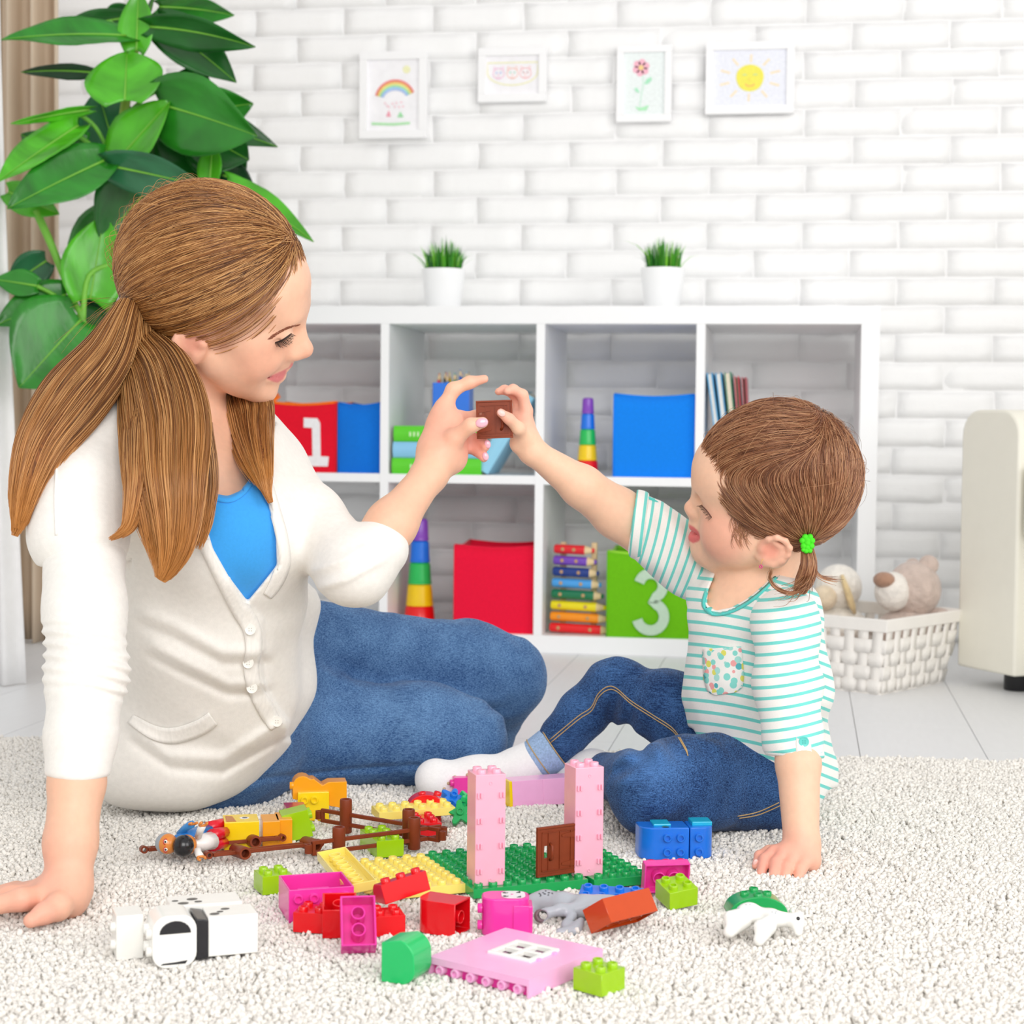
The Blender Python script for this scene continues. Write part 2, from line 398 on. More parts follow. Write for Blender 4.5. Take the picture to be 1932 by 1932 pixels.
# lower compartment 2: large cups and crimson box
cups('large stacking cup tower beside the crimson box on the lower shelf', sx(792, .06, .15), .10, Z1, 1.42, 0).location.x = Y(792, 1100, .10)[0]
xq = SO+2*CWD+SI
bin_box('storage_box', 'crimson felt storage box on the lower shelf, left of the xylophone', Y(857, 1150, .02)[0], xq-.002, .02, .20, Z1, .196, m_rred, .002)
# lower compartment 3: xylophone standing on end, green box with 3
xy = thing('xylophone', 'wooden xylophone of eight coloured pencil shaped bars standing in the shelf', 'xylophone', (Y(1090, 1100, .05)[0], .06, Z1))
xcol = ['f01820', 'ff9a10', 'f6e410', '0f7a50', '4aa6ee', '1c3c8c', '7a48c0', 'e81c28']
bw = mwood
for k, c in enumerate(xcol):
    L_ = .138-k*.0067; z = .014+k*.0253; cm = plastic('bar_'+c, c, .3); r = .0105
    xl = -.062+k*.0012; bar = bpy.data.objects.new('bar', None); COL.objects.link(bar); bar.parent = xy; bar.location = (xl, -.012, z); bar.rotation_euler = (0, .035, 0)
    MB().tube([(0, 0, 0), (.004, 0, 0), (L_-.030, 0, 0), (L_-.022, 0, 0)], [.008, r, r, r], 14).build('painted_bar', cm, bar, auto=50)
    MB().tube([(L_-.022, 0, 0), (L_-.006, 0, 0)], [r, .0062], 14).build('wooden_tip', bw, bar, auto=50)
    MB().tube([(L_-.006, 0, 0), (L_, 0, 0)], [.0062, .0045], 12).build('lead_tip', cm, bar, auto=50)
    for q in (.020, L_-.046):
        MB().ball((q, -r*.92, 0), (.0044, .003, .0044), 10, 6).build('peg', M('peg_wood', 'caa070', .5), bar, True)
for s in (-.035, .035):
    MB().box((s-.006, .000, 0), (s+.006, .016, .205)).build('rail', bw, xy, False, .001)
gx0 = Y(1147, 1150, .03)[0]; gx1 = SO+3*CWD+2*SI-.004
gb = bin_box('storage_box', 'green felt storage box with pale numeral 3 on the lower shelf', gx0, gx1, .012, .19, Z1, .190, m_green, .004, fabric('lime_rim', '9be03c'), flare=.0)
th3 = []
def three(R, r, cy, a0, a1): 
    o_ = arc(0, cy, R, a0, a1, 16); i_ = arc(0, cy, r, a1, a0, 16); return o_+i_
mb = MB()
def strip(path, w):
    L_, R_ = [], []
    for k in range(len(path)):
        a = path[max(k-1, 0)]; b = path[min(k+1, len(path)-1)]; tx, ty = b[0]-a[0], b[1]-a[1]; n = math.hypot(tx, ty); nx, ny = -ty/n, tx/n
        L_.append((path[k][0]+nx*w/2, path[k][1]+ny*w/2)); R_.append((path[k][0]-nx*w/2, path[k][1]-ny*w/2))
    m = len(path); v = [(x, y, 0) for x, y in L_+R_]+[(x, y, .002) for x, y in L_+R_]; f = []
    for k in range(m-1):
        f += [(2*m+k, 3*m+k, 3*m+k+1, 2*m+k+1), (k, k+1, m+k+1, m+k), (k, 2*m+k, 2*m+k+1, k+1), (m+k, m+k+1, 3*m+k+1, 3*m+k)]
    f += [(0, m, 3*m, 2*m), (m-1, 3*m-1, 4*m-1, 2*m-1)]
    return v, f
p3 = arc(0, .0335, .0265, 165, -75, 16)[:-1]+arc(0, -.0335, .0300, 80, -165, 18)
v, f = strip([(x, y*1.02) for x, y in p3], .0225); mb.add(v, f)
mb.build('numeral', m_num2, gb, loc=(Y(1228, 1137, .01)[0]-(gx0+gx1)/2, -.0955, .082), rot=(math.pi/2, 0, 0))
# potted grass on top
def grass_pot(label, px, seed):
    r = random.Random(seed); x = Y(px, 560, .16)[0]
    t = thing('potted_grass', label, 'potted plant', (x, .17, .77))
    mp = M('pot_white', 'fafbfc', .3, .5, (20, .005))
    MB().lathe([(.0370, 0), (.0395, .002), (.0505, .094), (.0505, .0965), (.0475, .0965), (.0465, .088), (.001, .088)], 32).build('pot', mp, t, auto=50)
    MB().lathe([(.0455, .084), (.03, .088), (.001, .089)], 16).build('soil', M('soil', '4a3a28', .9), t, True)
    gm = [M('blade_%d' % i, c, .45, .4, (30, .1)) for i, c in enumerate(['2f8a1c', '4fae22', '86cf3a', '1f6a1a'])]
    for i in range(230):
        a = r.uniform(0, 6.283); rad = .040*math.sqrt(r.random()); bx, by = rad*math.cos(a), rad*math.sin(a)
        h = r.uniform(.055, .1)*(1.0-.3*rad/.04); lean = r.uniform(.0, .35)*rad/.04+(.75 if r.random() < .05 else 0); w = r.uniform(.0015, .0026)
        dx, dy = math.cos(a+r.uniform(-.5, .5))*lean, math.sin(a+r.uniform(-.5, .5))*lean; wa = r.uniform(0, 3.14); wx, wy = math.cos(wa)*w, math.sin(wa)*w
        v = []; n = 4
        for k in range(n):
            q = k/n; ww = 1-.55*q; v += [(bx+dx*h*q*q*1.1-wx*ww, by+dy*h*q*q*1.1-wy*ww, .084+h*q), (bx+dx*h*q*q*1.1+wx*ww, by+dy*h*q*q*1.1+wy*ww, .084+h*q)]
        v.append((bx+dx*h*1.1, by+dy*h*1.1, .084+h*(1-.15*lean)))
        f = [(2*k, 2*k+1, 2*k+3, 2*k+2) for k in range(n-1)]+[(2*n-2, 2*n-1, 2*n)]
        MB().add(v, f).build('grass_blade', gm[min(3, int(r.random()*4))], t)
    return t
grass_pot('left white pot of green grass on top of the shelf', 835, 1)
grass_pot('right white pot of green grass on top of the shelf', 1249, 2)
# framed children's drawings
def frame(label, corners, bw_, seed):
    """corners: pixel tl, br of the outer frame; built on the wall in metres"""
    (xa_, ya_), (xb_, yb_) = corners; yy = WALL_Y-.032
    Pa, Pb = Y(xa_, ya_, yy), Y(xb_, yb_, yy); w, h = Pb[0]-Pa[0], Pa[2]-Pb[2]
    t = thing('picture_frame', label, 'picture', ((Pa[0]+Pb[0])/2, WALL_Y-.013, (Pa[2]+Pb[2])/2))
    mf = M('frame_white', 'fdfdfe', .4, .4, (10, .004)); D = .020
    for (a0, a1, b0, b1) in ((-w/2, w/2, h/2-bw_, h/2), (-w/2, w/2, -h/2, -h/2+bw_), (-w/2, -w/2+bw_, -h/2+bw_, h/2-bw_), (w/2-bw_, w/2, -h/2+bw_, h/2-bw_)):
        MB().box((a0, -D, b0), (a1, 0, b1)).build('frame_bar', mf, t, False, .0012)
    MB().box((-w/2+.004, -.010, -h/2+.004), (w/2-.004, -.006, h/2-.004)).build('paper', M('paper_white', 'fbfafd', .7, .2), t)
    return t, w-2*bw_, h-2*bw_
def paint(t, name, poly, col, k):
    MB().prism(poly, 0, .0004).build(name, M('crayon_'+col, col, .8, .15, (180, .06)), t, loc=(0, -.0102-.0005*k, 0), rot=(math.pi/2, 0, 0))
def pstrip(t, name, path, w, col, k):
    v, f = strip(path, w); v = [(x, y, z*.2) for x, y, z in v]
    MB().add(v, f).build(name, M('crayon_'+col, col, .8, .15, (180, .06)), t, loc=(0, -.0102-.0005*k, 0), rot=(math.pi/2, 0, 0))
t, w, h = frame('framed child drawing of a rainbow over two trees', ((678, 98), (804, 259)), .0195, 1)
for k, c in enumerate(['f58a8a', 'f8b878', 'f6ef94', 'b8ecb0', 'a8d8f6', 'b8ccf6']):
    q = arc(.004, -.010, .049-k*.0036, 20, 168, 18, .046-k*.0045); pstrip(t, 'rainbow_band', q, .0042, c, 1)
paint(t, 'sun', arc(w*.25, h*.36, .0095, 0, 345, 14), 'f6f6c8', 1)
pstrip(t, 'grass_stroke', [(-w*.42, -h*.40), (0, -h*.415), (w*.32, -h*.40)], .006, 'b8ecb8', 1)
paint(t, 'tree', [(-.018, -.052), (-.006, -.052), (-.011, -.036)], 'f8a8b8', 2); paint(t, 'tree', [(.010, -.054), (.026, -.054), (.018, -.040)], 'a8e6b0', 2)
for q in range(9): paint(t, 'blossom', arc(-.022+.006*q+random.uniform(-.003, .003), -.024+random.uniform(-.007, .008), .0026, 0, 315, 7), 'fbd4dc', 2)
t, w, h = frame('small framed child drawing of pink and orange animal faces', ((902, 91), (1030, 190)), .0185, 2)
for k, (cx_, c, c2) in enumerate([(-.034, 'f8c8e0', 'b8c4f0'), (0.0, 'fbc8b8', 'a8d8c0'), (.032, 'fac0c0', 'c89898')]):
    pstrip(t, 'face_line', arc(cx_, .004, .0135, 0, 360, 18, .0125), .0016, c, 1)
    for s in (-1, 1):
        pstrip(t, 'ear_line', [(cx_+s*.012, .012), (cx_+s*.011, .0215), (cx_+s*.005, .0165)], .0014, c, 1)
        paint(t, 'eye', arc(cx_+s*.005, .006, .0022, 0, 315, 7), c2, 2)
    pstrip(t, 'mouth_line', arc(cx_, -.002, .005, 200, 340, 8), .0013, c, 2)
    paint(t, 'nose', arc(cx_, .0005, .0018, 0, 315, 7), c, 2)
pstrip(t, 'border_line', arc(0, .006, w*.47, 180, 360, 20, .030)+[(w*.47, .03), (-w*.47, .03), (-w*.47, .006)], .0028, 'f8f6c8', 1)
t, w, h = frame('framed child drawing of a pink flower with green leaves', ((1164, 86), (1266, 228)), .0165, 3)
paint(t, 'wash', rrect(-w*.5, -h*.5, w*.5, h*.5, .004), 'f2f9f8', 0)
fx, fy = -.008, h*.26
for q in range(6):
    a = math.radians(60*q+20); paint(t, 'petal', arc(fx+.0125*math.cos(a), fy+.0125*math.sin(a), .0085, 0, 340, 12), 'fcc0d0', 1)
paint(t, 'flower_centre', arc(fx, fy, .006, 0, 340, 12), 'fcdc98', 2)
pstrip(t, 'stem', [(fx+.004, fy-.018), (fx+.006, 0), (fx+.001, -.030), (fx-.002, -h*.38)], .0024, 'd2f2e0', 1)
paint(t, 'leaf', [(fx+.008, -.001), (fx+.016, -.001), (fx+.026, .008), (fx+.025, .016), (fx+.014, .011)], 'b4f0cc', 2)
paint(t, 'leaf', [(fx-.002, -.022), (fx-.012, -.018), (fx-.016, -.010), (fx-.008, -.010)], 'b4f0cc', 2)
paint(t, 'ground_tuft', [(-.022, -h*.36), (-.012, -h*.43), (.006, -h*.43), (.012, -h*.34), (0, -h*.37), (-.010, -h*.385)], 'b8f2c4', 2)
t, w, h = frame('framed child drawing of a smiling yellow sun', ((1332, 80), (1498, 212)), .0185, 4)
paint(t, 'wash', rrect(-w*.5, -h*.5, w*.5, h*.5, .004), 'f2f4fd', 0)
for q in range(10):
    a = math.radians(36*q+16); r0, r1 = .040, .060; ex = 1.25
    pstrip(t, 'sun_ray', [(ex*r0*math.cos(a), r0*math.sin(a)*.92), (ex*r1*math.cos(a)*.98, max(-h*.47, min(h*.47, r1*math.sin(a)*.92)))], .0048, 'fdeac8', 1)
paint(t, 'sun_disc', [(.0325*math.cos(a_)*(1+.03*math.sin(3*a_)), .0325*math.sin(a_)*(1+.03*math.cos(2*a_))) for a_ in [2*math.pi*k/28 for k in range(28)]], 'f8f06a', 2)
for s in (-1, 1): pstrip(t, 'eye', [(s*.0175, .0065), (s*.0125, .0085), (s*.0075, .0065)], .003, 'd4e4a8', 3)
pstrip(t, 'mouth', arc(0, -.006, .0135, 215, 325, 10), .0032, 'fcc478', 3)
pstrip(t, 'nose', [(-.0015, .001), (-.002, -.006), (.0015, -.007)], .002, 'f6dc70', 3)
# ------------------------------------------------------------------ tall leafy plant by the curtain
plant = thing('philodendron_plant', 'tall leafy green houseplant in front of the beige curtain', 'plant', tuple(G(215, 1278, 0)[:2])+(0,))
PB = np.array(plant.location)
PD = depth_of(plant.location)
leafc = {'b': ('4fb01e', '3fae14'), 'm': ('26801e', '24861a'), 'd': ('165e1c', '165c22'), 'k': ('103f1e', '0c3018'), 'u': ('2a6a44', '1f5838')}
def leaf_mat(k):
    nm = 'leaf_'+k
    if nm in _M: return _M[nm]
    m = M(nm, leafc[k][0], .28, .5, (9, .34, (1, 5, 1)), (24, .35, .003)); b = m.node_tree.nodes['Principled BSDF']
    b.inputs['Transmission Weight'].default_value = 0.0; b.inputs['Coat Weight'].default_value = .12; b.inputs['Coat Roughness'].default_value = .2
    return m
def leaf(b, t, w, kind, dz=0.0, tip=0.0, roll=0.0, curl=.25, cup=.25, wav=.015, heart=.10):
    """b, t: pixel of base and tip; w: width in pixels; dz: distance in front(-)/behind(+) of the stem; tip: extra distance of the tip; roll: turn about its axis (deg)"""
    d0 = PD+dz; B = A(b[0], b[1], d0); T = A(t[0], t[1], d0+tip); ax = T-B; Ln = np.linalg.norm(ax); ax = ax/Ln
    W = w*1.16*d0/FPX/2; toc = -CF; side = np.cross(ax, toc); side /= np.linalg.norm(side); nor = np.cross(side, ax)
    a = math.radians(roll); side, nor = side*math.cos(a)+nor*math.sin(a), -side*math.sin(a)+nor*math.cos(a)
    nu, nv = 14, 8; mb = MB(); v = []; ph = random.uniform(0, 6)
    for i in range(nu+1):
        u = i/nu; prof = math.sin(math.pi*min(1, (u*.93+.07))**.78)**.85 if u < 1 else 0.0
        prof = max(prof, .02) if u > .02 else .45
        sag = -curl*Ln*(u*u)
        for j in range(nv+1):
            s = (j/nv-.5)*2; back = heart*Ln*(abs(s)**1.5)*max(0, 1-u*3.2)
            ns = (cup*W*abs(s)**1.4+wav*Ln*math.sin(9*u+ph+2*s)*abs(s)-.012*Ln*math.cos(u*46)*abs(s)*.25)*prof**.5
            p = B+ax*(Ln*u-back)+side*(W*s*prof)+nor*(ns+.0)+np.array([0, 0, 1.0])*sag*.4
            v.append(tuple(p-PB))
    f = [(i*(nv+1)+j, (i+1)*(nv+1)+j, (i+1)*(nv+1)+j+1, i*(nv+1)+j+1) for i in range(nu) for j in range(nv)]
    mb.add(v, f); o = mb.build('leaf', leaf_mat(kind), plant, True, solid=.0012)
    rb = [tuple(np.array(v[i*(nv+1)+nv//2])+nor*.0016) for i in range(nu+1)]
    MB().tube(rb, [.0026*(1-.8*i/nu) for i in range(nu+1)], 5).build('midrib', M('leaf_rib', '7cc040', .45), o, True)
def stem(pts, r, col='6aa83a'):
    P = [A(x, y, PD+z)-PB for x, y, z in pts]
    Q = []
    for k in range(len(P)-1):
        p0, p1, p2, p3 = P[max(k-1, 0)], P[k], P[k+1], P[min(k+2, len(P)-1)]
        for q in range(5):
            u = q/5; Q.append(.5*((2*p1)+(-p0+p2)*u+(2*p0-5*p1+4*p2-p3)*u*u+(-p0+3*p1-3*p2+p3)*u**3))
    Q.append(P[-1]); MB().tube([tuple(q) for q in Q], [r*(1.15-.4*i/len(Q)) for i in range(len(Q))], 8).build('stem', M('stem_'+col, col, .5, .4, (20, .12)), plant, True)
L_ = leaf
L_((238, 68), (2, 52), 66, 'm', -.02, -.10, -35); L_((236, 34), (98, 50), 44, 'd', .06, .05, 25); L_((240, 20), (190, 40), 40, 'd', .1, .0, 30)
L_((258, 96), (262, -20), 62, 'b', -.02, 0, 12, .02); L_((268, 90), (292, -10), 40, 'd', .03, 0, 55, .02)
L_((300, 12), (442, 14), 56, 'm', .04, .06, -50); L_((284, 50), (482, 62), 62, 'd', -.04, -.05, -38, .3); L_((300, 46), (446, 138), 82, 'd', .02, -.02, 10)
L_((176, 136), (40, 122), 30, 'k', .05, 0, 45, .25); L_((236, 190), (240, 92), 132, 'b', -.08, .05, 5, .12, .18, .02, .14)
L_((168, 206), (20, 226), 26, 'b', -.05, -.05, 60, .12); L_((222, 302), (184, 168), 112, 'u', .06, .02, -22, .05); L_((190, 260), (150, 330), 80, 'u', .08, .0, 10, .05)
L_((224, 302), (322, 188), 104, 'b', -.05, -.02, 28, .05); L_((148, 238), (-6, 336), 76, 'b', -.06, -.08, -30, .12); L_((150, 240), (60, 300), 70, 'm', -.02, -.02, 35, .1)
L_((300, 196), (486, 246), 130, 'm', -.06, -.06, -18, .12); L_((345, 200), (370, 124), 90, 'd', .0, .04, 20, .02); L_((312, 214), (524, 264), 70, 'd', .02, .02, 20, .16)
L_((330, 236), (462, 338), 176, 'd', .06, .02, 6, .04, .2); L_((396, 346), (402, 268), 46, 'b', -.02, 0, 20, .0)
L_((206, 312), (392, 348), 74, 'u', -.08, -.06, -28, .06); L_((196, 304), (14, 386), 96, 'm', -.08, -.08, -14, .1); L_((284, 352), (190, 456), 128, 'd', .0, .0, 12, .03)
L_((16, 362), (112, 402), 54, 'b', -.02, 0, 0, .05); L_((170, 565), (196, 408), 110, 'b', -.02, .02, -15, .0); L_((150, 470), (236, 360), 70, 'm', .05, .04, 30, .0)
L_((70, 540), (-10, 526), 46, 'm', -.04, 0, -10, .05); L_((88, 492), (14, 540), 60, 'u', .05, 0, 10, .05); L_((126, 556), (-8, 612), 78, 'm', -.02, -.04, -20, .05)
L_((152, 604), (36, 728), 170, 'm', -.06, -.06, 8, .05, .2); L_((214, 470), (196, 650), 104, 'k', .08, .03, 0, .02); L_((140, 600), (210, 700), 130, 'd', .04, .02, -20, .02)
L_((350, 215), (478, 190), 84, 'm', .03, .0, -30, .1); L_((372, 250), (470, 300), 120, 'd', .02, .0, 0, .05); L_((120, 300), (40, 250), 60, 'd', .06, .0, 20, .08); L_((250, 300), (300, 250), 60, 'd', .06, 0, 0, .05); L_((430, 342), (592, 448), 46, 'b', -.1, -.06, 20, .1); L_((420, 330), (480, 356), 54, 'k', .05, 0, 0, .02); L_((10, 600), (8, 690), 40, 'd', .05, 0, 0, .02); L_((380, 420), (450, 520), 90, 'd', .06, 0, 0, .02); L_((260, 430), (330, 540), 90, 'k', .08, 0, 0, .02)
stem([(258, -20, 0), (258, 60, 0), (248, 120, 0), (232, 230, 0), (226, 300, 0), (214, 420, .02), (206, 560, .03), (210, 900, .02), (215, 1240, 0)], .010, '8aa83c')
stem([(68, 398, -.02), (100, 470, -.02), (140, 570, -.02), (156, 604, -.03), (200, 760, 0)], .0075, '74b83e'); stem([(156, 606, -.03), (168, 520, -.02), (222, 496, .0)], .0055, '7cc244')
stem([(70, 540, -.04), (110, 562, -.03), (150, 604, -.03)], .004, '74b83e'); stem([(138, 208, -.05), (180, 240, -.02), (212, 302, 0)], .0045, '6ab03a'); stem([(140, 250, -.05), (180, 280, -.02), (206, 306, 0)], .0045, '6ab03a')
stem([(330, 160, 0), (290, 175, 0), (250, 205, 0), (236, 230, 0)], .004, '6ab03a'); stem([(300, 46, 0), (276, 60, 0), (262, 92, 0)], .0045, '5a9a34'); stem([(205, 40, 0), (230, 60, 0), (256, 100, 0)], .004, '6ab03a'); stem([(286, 320, 0), (240, 330, 0), (216, 360, 0)], .004, '6ab03a')
MB().lathe([(.085, 0), (.09, .004), (.108, .2), (.108, .21), (.1, .21), (.098, .19), (.002, .19)], 32).build('pot', M('plant_pot', 'e8e6e2', .4), plant, auto=50)
# ------------------------------------------------------------------ curtains at the left
def curtain(name, label, x0, x1, d, ztop, zbot, nf, amp, mat, spread=0.0):
    P0, P1 = A(x0, 700, d), A(x1, 700, d); c = thing(name, label, 'curtain', (P0[0], P0[1], zbot)); L_ = P1-P0
    ph = random.uniform(0, 6)
    def fn(u, v):
        a = amp*(1+.6*(1-v)*spread)*math.sin(2*math.pi*nf*u+ph+.5*math.sin(7*u))+amp*.4*math.sin(2*math.pi*nf*2.3*u)
        k = 1+spread*(1-v)**3
        return (L_[0]*u*k+a*.15, L_[1]*u*k-a-spread*.25*(1-v)**4, (ztop-zbot)*v)
    MB().grid(fn, 90, 24).build('cloth', mat, c, True, solid=.001); return c
m_drape = M('drape_beige', 'dcc9b2', .85, .15, (60, .04, (1, 1, .05)), (500, .1, .0004), sheen=.2)
curtain('drape', 'beige floor length drape hanging behind the houseplant', -130, 118, 4.02, 2.3, .002, 5, .030, m_drape)
m_sheer = M('sheer_white', 'ffffff', .8, .15, (60, .02), sheen=.2, alpha=.7)
curtain('sheer_curtain', 'white sheer curtain sweeping onto the floor at the left edge', -190, -6, 3.5, 2.2, .002, 4, .012, m_sheer, .62)
# ------------------------------------------------------------------ sofa at the right
ms = M('sofa_cream', 'f0ede0', .55, .35, (30, .01), (300, .05, .0006))
n0, n1 = G(1903, 1280, .035), G(1795, 1258, .035)          # near and far bottom corners of the arm end
sa = yaw2(n1, n0); wid = float(np.linalg.norm((n0-n1)[:2]))
sofa = thing('sofa', 'cream upholstered sofa with rounded arm and black feet beside the basket', 'sofa', (n1[0]+.012, n1[1]+.02, 0), sa)
def rbox(x0, x1, y0, y1, z0, z1, r, name, m=ms, axis='x'):
    mb = MB()
    if axis == 'y':      # rounded profile in xz, swept along y
        mb.prism(rrect(x0, z0, x1, z1, r, 6), -y1, -y0, Matrix.Rotation(math.pi/2, 4, 'X'))
    else: mb.box((x0, y0, z0), (x1, y1, z1))
    return mb.build(name, m, sofa, bevel=.012 if axis != 'y' else .008, seg=3, auto=35)
H_ = .545
def arm_profile(x0, x1, z0, z1, r): return [(x0, z0), (x1, z0)]+arc(x1-r, z1-r, r, 0, 90, 6)+arc(x0+r, z1-r, r, 90, 180, 6)
MB().prism(arm_profile(0, wid, .035, H_, .05), -.86, 0, Matrix.Rotation(math.pi/2, 4, 'X')).build('arm', ms, sofa, bevel=.006, seg=3, auto=35)
rbox(wid, wid+.85, .04, .80, .06, .30, .05, 'seat_base'); rbox(wid+.01, wid+.84, .0, .62, .30, .44, .05, 'seat_cushion'); rbox(wid, wid+.85, .62, .86, .06, .74, .05, 'backrest')
mfoot = M('foot_black', '17171b', .35)
for fx_, fy_ in ((wid*.68, .055), (wid*.4, .80), (wid+.75, .10), (wid+.75, .80)):
    MB().lathe([(.024, 0), (.026, .002), (.026, .06)], 20, c=(fx_, fy_)).build('foot', mfoot, sofa, auto=50)
# ------------------------------------------------------------------ woven basket with plush toys
bc, br_ = G(1660, 1312, 0), G(1778, 1288, 0)
ba = yaw2(bc, br_); bl = float(np.linalg.norm((br_-bc)[:2])); BWD = .30
bas = thing('wicker_basket', 'white woven strip basket on the floor between shelf and sofa', 'basket', tuple(bc), ba)
mw = M('wicker_white', 'f6f2ec', .6, .3, (25, .03), (120, .2, .001))
BHH = .145; FL = .028
def ring_pt(u, z, off=0.0):           # u in 0..4 around the tapered rectangle; z in 0..1
    e = FL*z+off; x0, x1, y0, y1 = -e, bl+e, -e, BWD+e; k = int(u) % 4; t = u-int(u)
    c = [(x0, y0), (x1, y0), (x1, y1), (x0, y1)]; a, b = c[k], c[(k+1) % 4]; return (a[0]+(b[0]-a[0])*t, a[1]+(b[1]-a[1])*t, z*BHH+.003)
nst = [9, 11, 9, 11]
stakes = []
for k in range(4):
    for q in range(nst[k]): stakes.append(k+(q+.5)/nst[k])
SWW = .019
for i, u in enumerate(stakes):
    k = int(u); mb = MB(); v = []; L_ = [bl, BWD][k % 2]; du = SWW/2/L_
    for j in range(13):
        z = j/12; w_ = .0013*math.sin(math.pi*(z*5.6+.3)+(math.pi if i % 2 else 0)) if z < .72 else -.001
        for s in (-1, 1): v.append(ring_pt(min(max(u+s*du, k+.001), k+.999), z, w_))
    f = [(2*j, 2*j+1, 2*j+3, 2*j+2) for j in range(12)]
    mb.add(v, f).build('stake_strip', mw, bas, True, solid=.0014)
for r in range(4):
    mb = MB(); v = []; zc = .09+r*.18; n = 160; hz = .091
    for q in range(n):
        u = 4*q/n
        i = min(range(len(stakes)), key=lambda s_: abs(stakes[s_]-u)); tt = 0
        w_ = .0020*(1 if (i+r) % 2 else -1)
        for s in (-1, 1): v.append(ring_pt(u, zc+s*hz, w_))
    f = [(2*q, 2*((q+1) % n), 2*((q+1) % n)+1, 2*q+1) for q in range(n)]
    mb.add(v, f).build('weave_strip', mw, bas, True, solid=.0016)
mb = MB(); v = []
for u_ in range(4):
    for z, off in ((.83, .004), (1.0, .005), (1.0, -.004), (.83, -.003)): v.append(ring_pt(u_, z, off))
f = []
for u_ in range(4):
    for k in range(4): a, b = u_*4, ((u_+1) % 4)*4; f.append((a+k, b+k, b+(k+1) % 4, a+(k+1) % 4))
mb.add(v, f).build('rim_band', mw, bas, bevel=.002)
MB().box((0, 0, 0), (bl, BWD, .004)).build('base', mw, bas)
MB().box((.01, .01, .004), (bl-.01, BWD-.01, .02)).build('lining', M('basket_lining', 'cdb4a4', .8), bas)
def plush_mat(nm, c): return M(nm, c, .95, .1, (55, .10), (90, .9, .006), sheen=.4)
def dloc(d): return (A(1710, 1110, d))
pm = plush_mat('plush_taupe', 'd2bfb4'); pmuz = plush_mat('plush_cream', 'f2ece4'); pnose = plush_mat('plush_tan', 'b08a74')
D_ = 3.56
def pA(px, py, d=D_): return Vector(A(px, py, d))
O_ = Vector(A(1710, 1180, D_))
bear = thing('plush_bear', 'taupe plush bear lying in the basket with its head raised', 'plush toy', tuple(O_))
def pball(par, nm, px, py, r, mat, d=D_, sc=(1, 1, 1)):
    rr = r*d/FPX; return MB().ball(tuple(pA(px, py, d)-Vector(par.location)), (rr*sc[0], rr*sc[1], rr*sc[2]), 18, 12).build(nm, mat, par, True)
pball(bear, 'body', 1715, 1190, 62, pm, D_, (1, 1, .7)); pball(bear, 'head', 1724, 1112, 54, pm, D_, (.95, 1, 1.0)); pball(bear, 'muzzle', 1684, 1116, 34, pmuz, D_-.03, (1, 1, 1.1)); pball(bear, 'nose', 1668, 1094, 18, pnose, D_-.05, (1.15, 1, .85))
pball(bear, 'ear', 1752, 1066, 19, pm, D_-.01, (1, .6, 1)); pball(bear, 'ear', 1722, 1068, 15, pm, D_+.08, (1, .6, 1)); pball(bear, 'paw', 1770, 1165, 26, pm, D_, (1.2, 1, .7))
D2 = 3.66
pw = plush_mat('plush_white', 'f4efe6'); py_ = plush_mat('plush_sand', 'f0d8a6')
dog = thing('plush_toy', 'white fluffy plush toy with sandy ear lying in the basket', 'plush toy', tuple(A(1585, 1180, D2)))
pball(dog, 'body', 1580, 1180, 52, pw, D2, (1.1, 1, .7)); pball(dog, 'head', 1582, 1108, 44, pw, D2, (1, 1, 1.0)); pball(dog, 'snout', 1555, 1128, 24, plush_mat('plush_sand_light', 'ead8bc'), D2-.04)
e1 = [pA(1588, 1085, D2-.05), pA(1598, 1112, D2-.055), pA(1607, 1140, D2-.05), pA(1612, 1155, D2-.04)]
MB().tube([tuple(p-Vector(dog.location)) for p in e1], [.008, .014, .015, .008], 10, flat=.5).build('ear', py_, dog, True)
# ------------------------------------------------------------------ toy building bricks on the rug
RUG = .0215
GR_, GA_ = np.array([math.cos(YAW), math.sin(YAW), 0]), np.array([-math.sin(YAW), math.cos(YAW), 0])
PT, BHT, SR, SH = .016, .0192, .0047, .0044
PC = {'lime': 'a2d010', 'red': 'e8101c', 'magenta': 'f03aa8', 'pink': 'fbb8e4', 'rose': 'fcb6cc', 'yellow': 'fce878', 'sun': 'fdd816', 'orange': 'fba81a', 'green': '12a454', 'mint': '1fc46c', 'blue': '1579e0', 'brown': '84391c', 'rust': 'cc4a16', 'white': 'fbfaf5', 'grey': 'b8bdc4', 'black': '26262a', 'plum': 'b0204a', 'navy': '1a74e0'}
def pm_(c): return plastic(c, PC[c]) if c != 'brown' else M('plastic_brown', PC[c], .42, .3, (80, .08))
def gpos(right, away, z): p = CAM+GR_*right+GA_*away; return (p[0], p[1], z)
_studs = {}
def stud_mesh(c):
    if c not in _studs:
        mb = MB().lathe([(SR, 0), (SR, SH-.0005), (SR-.0005, SH), (SR*.62, SH), (SR*.58, SH-.0022), (.0002, SH-.0022)], 16)
        _studs[c] = mesh_of(mb, 'stud', pm_(c), auto=45)
    return _studs[c]
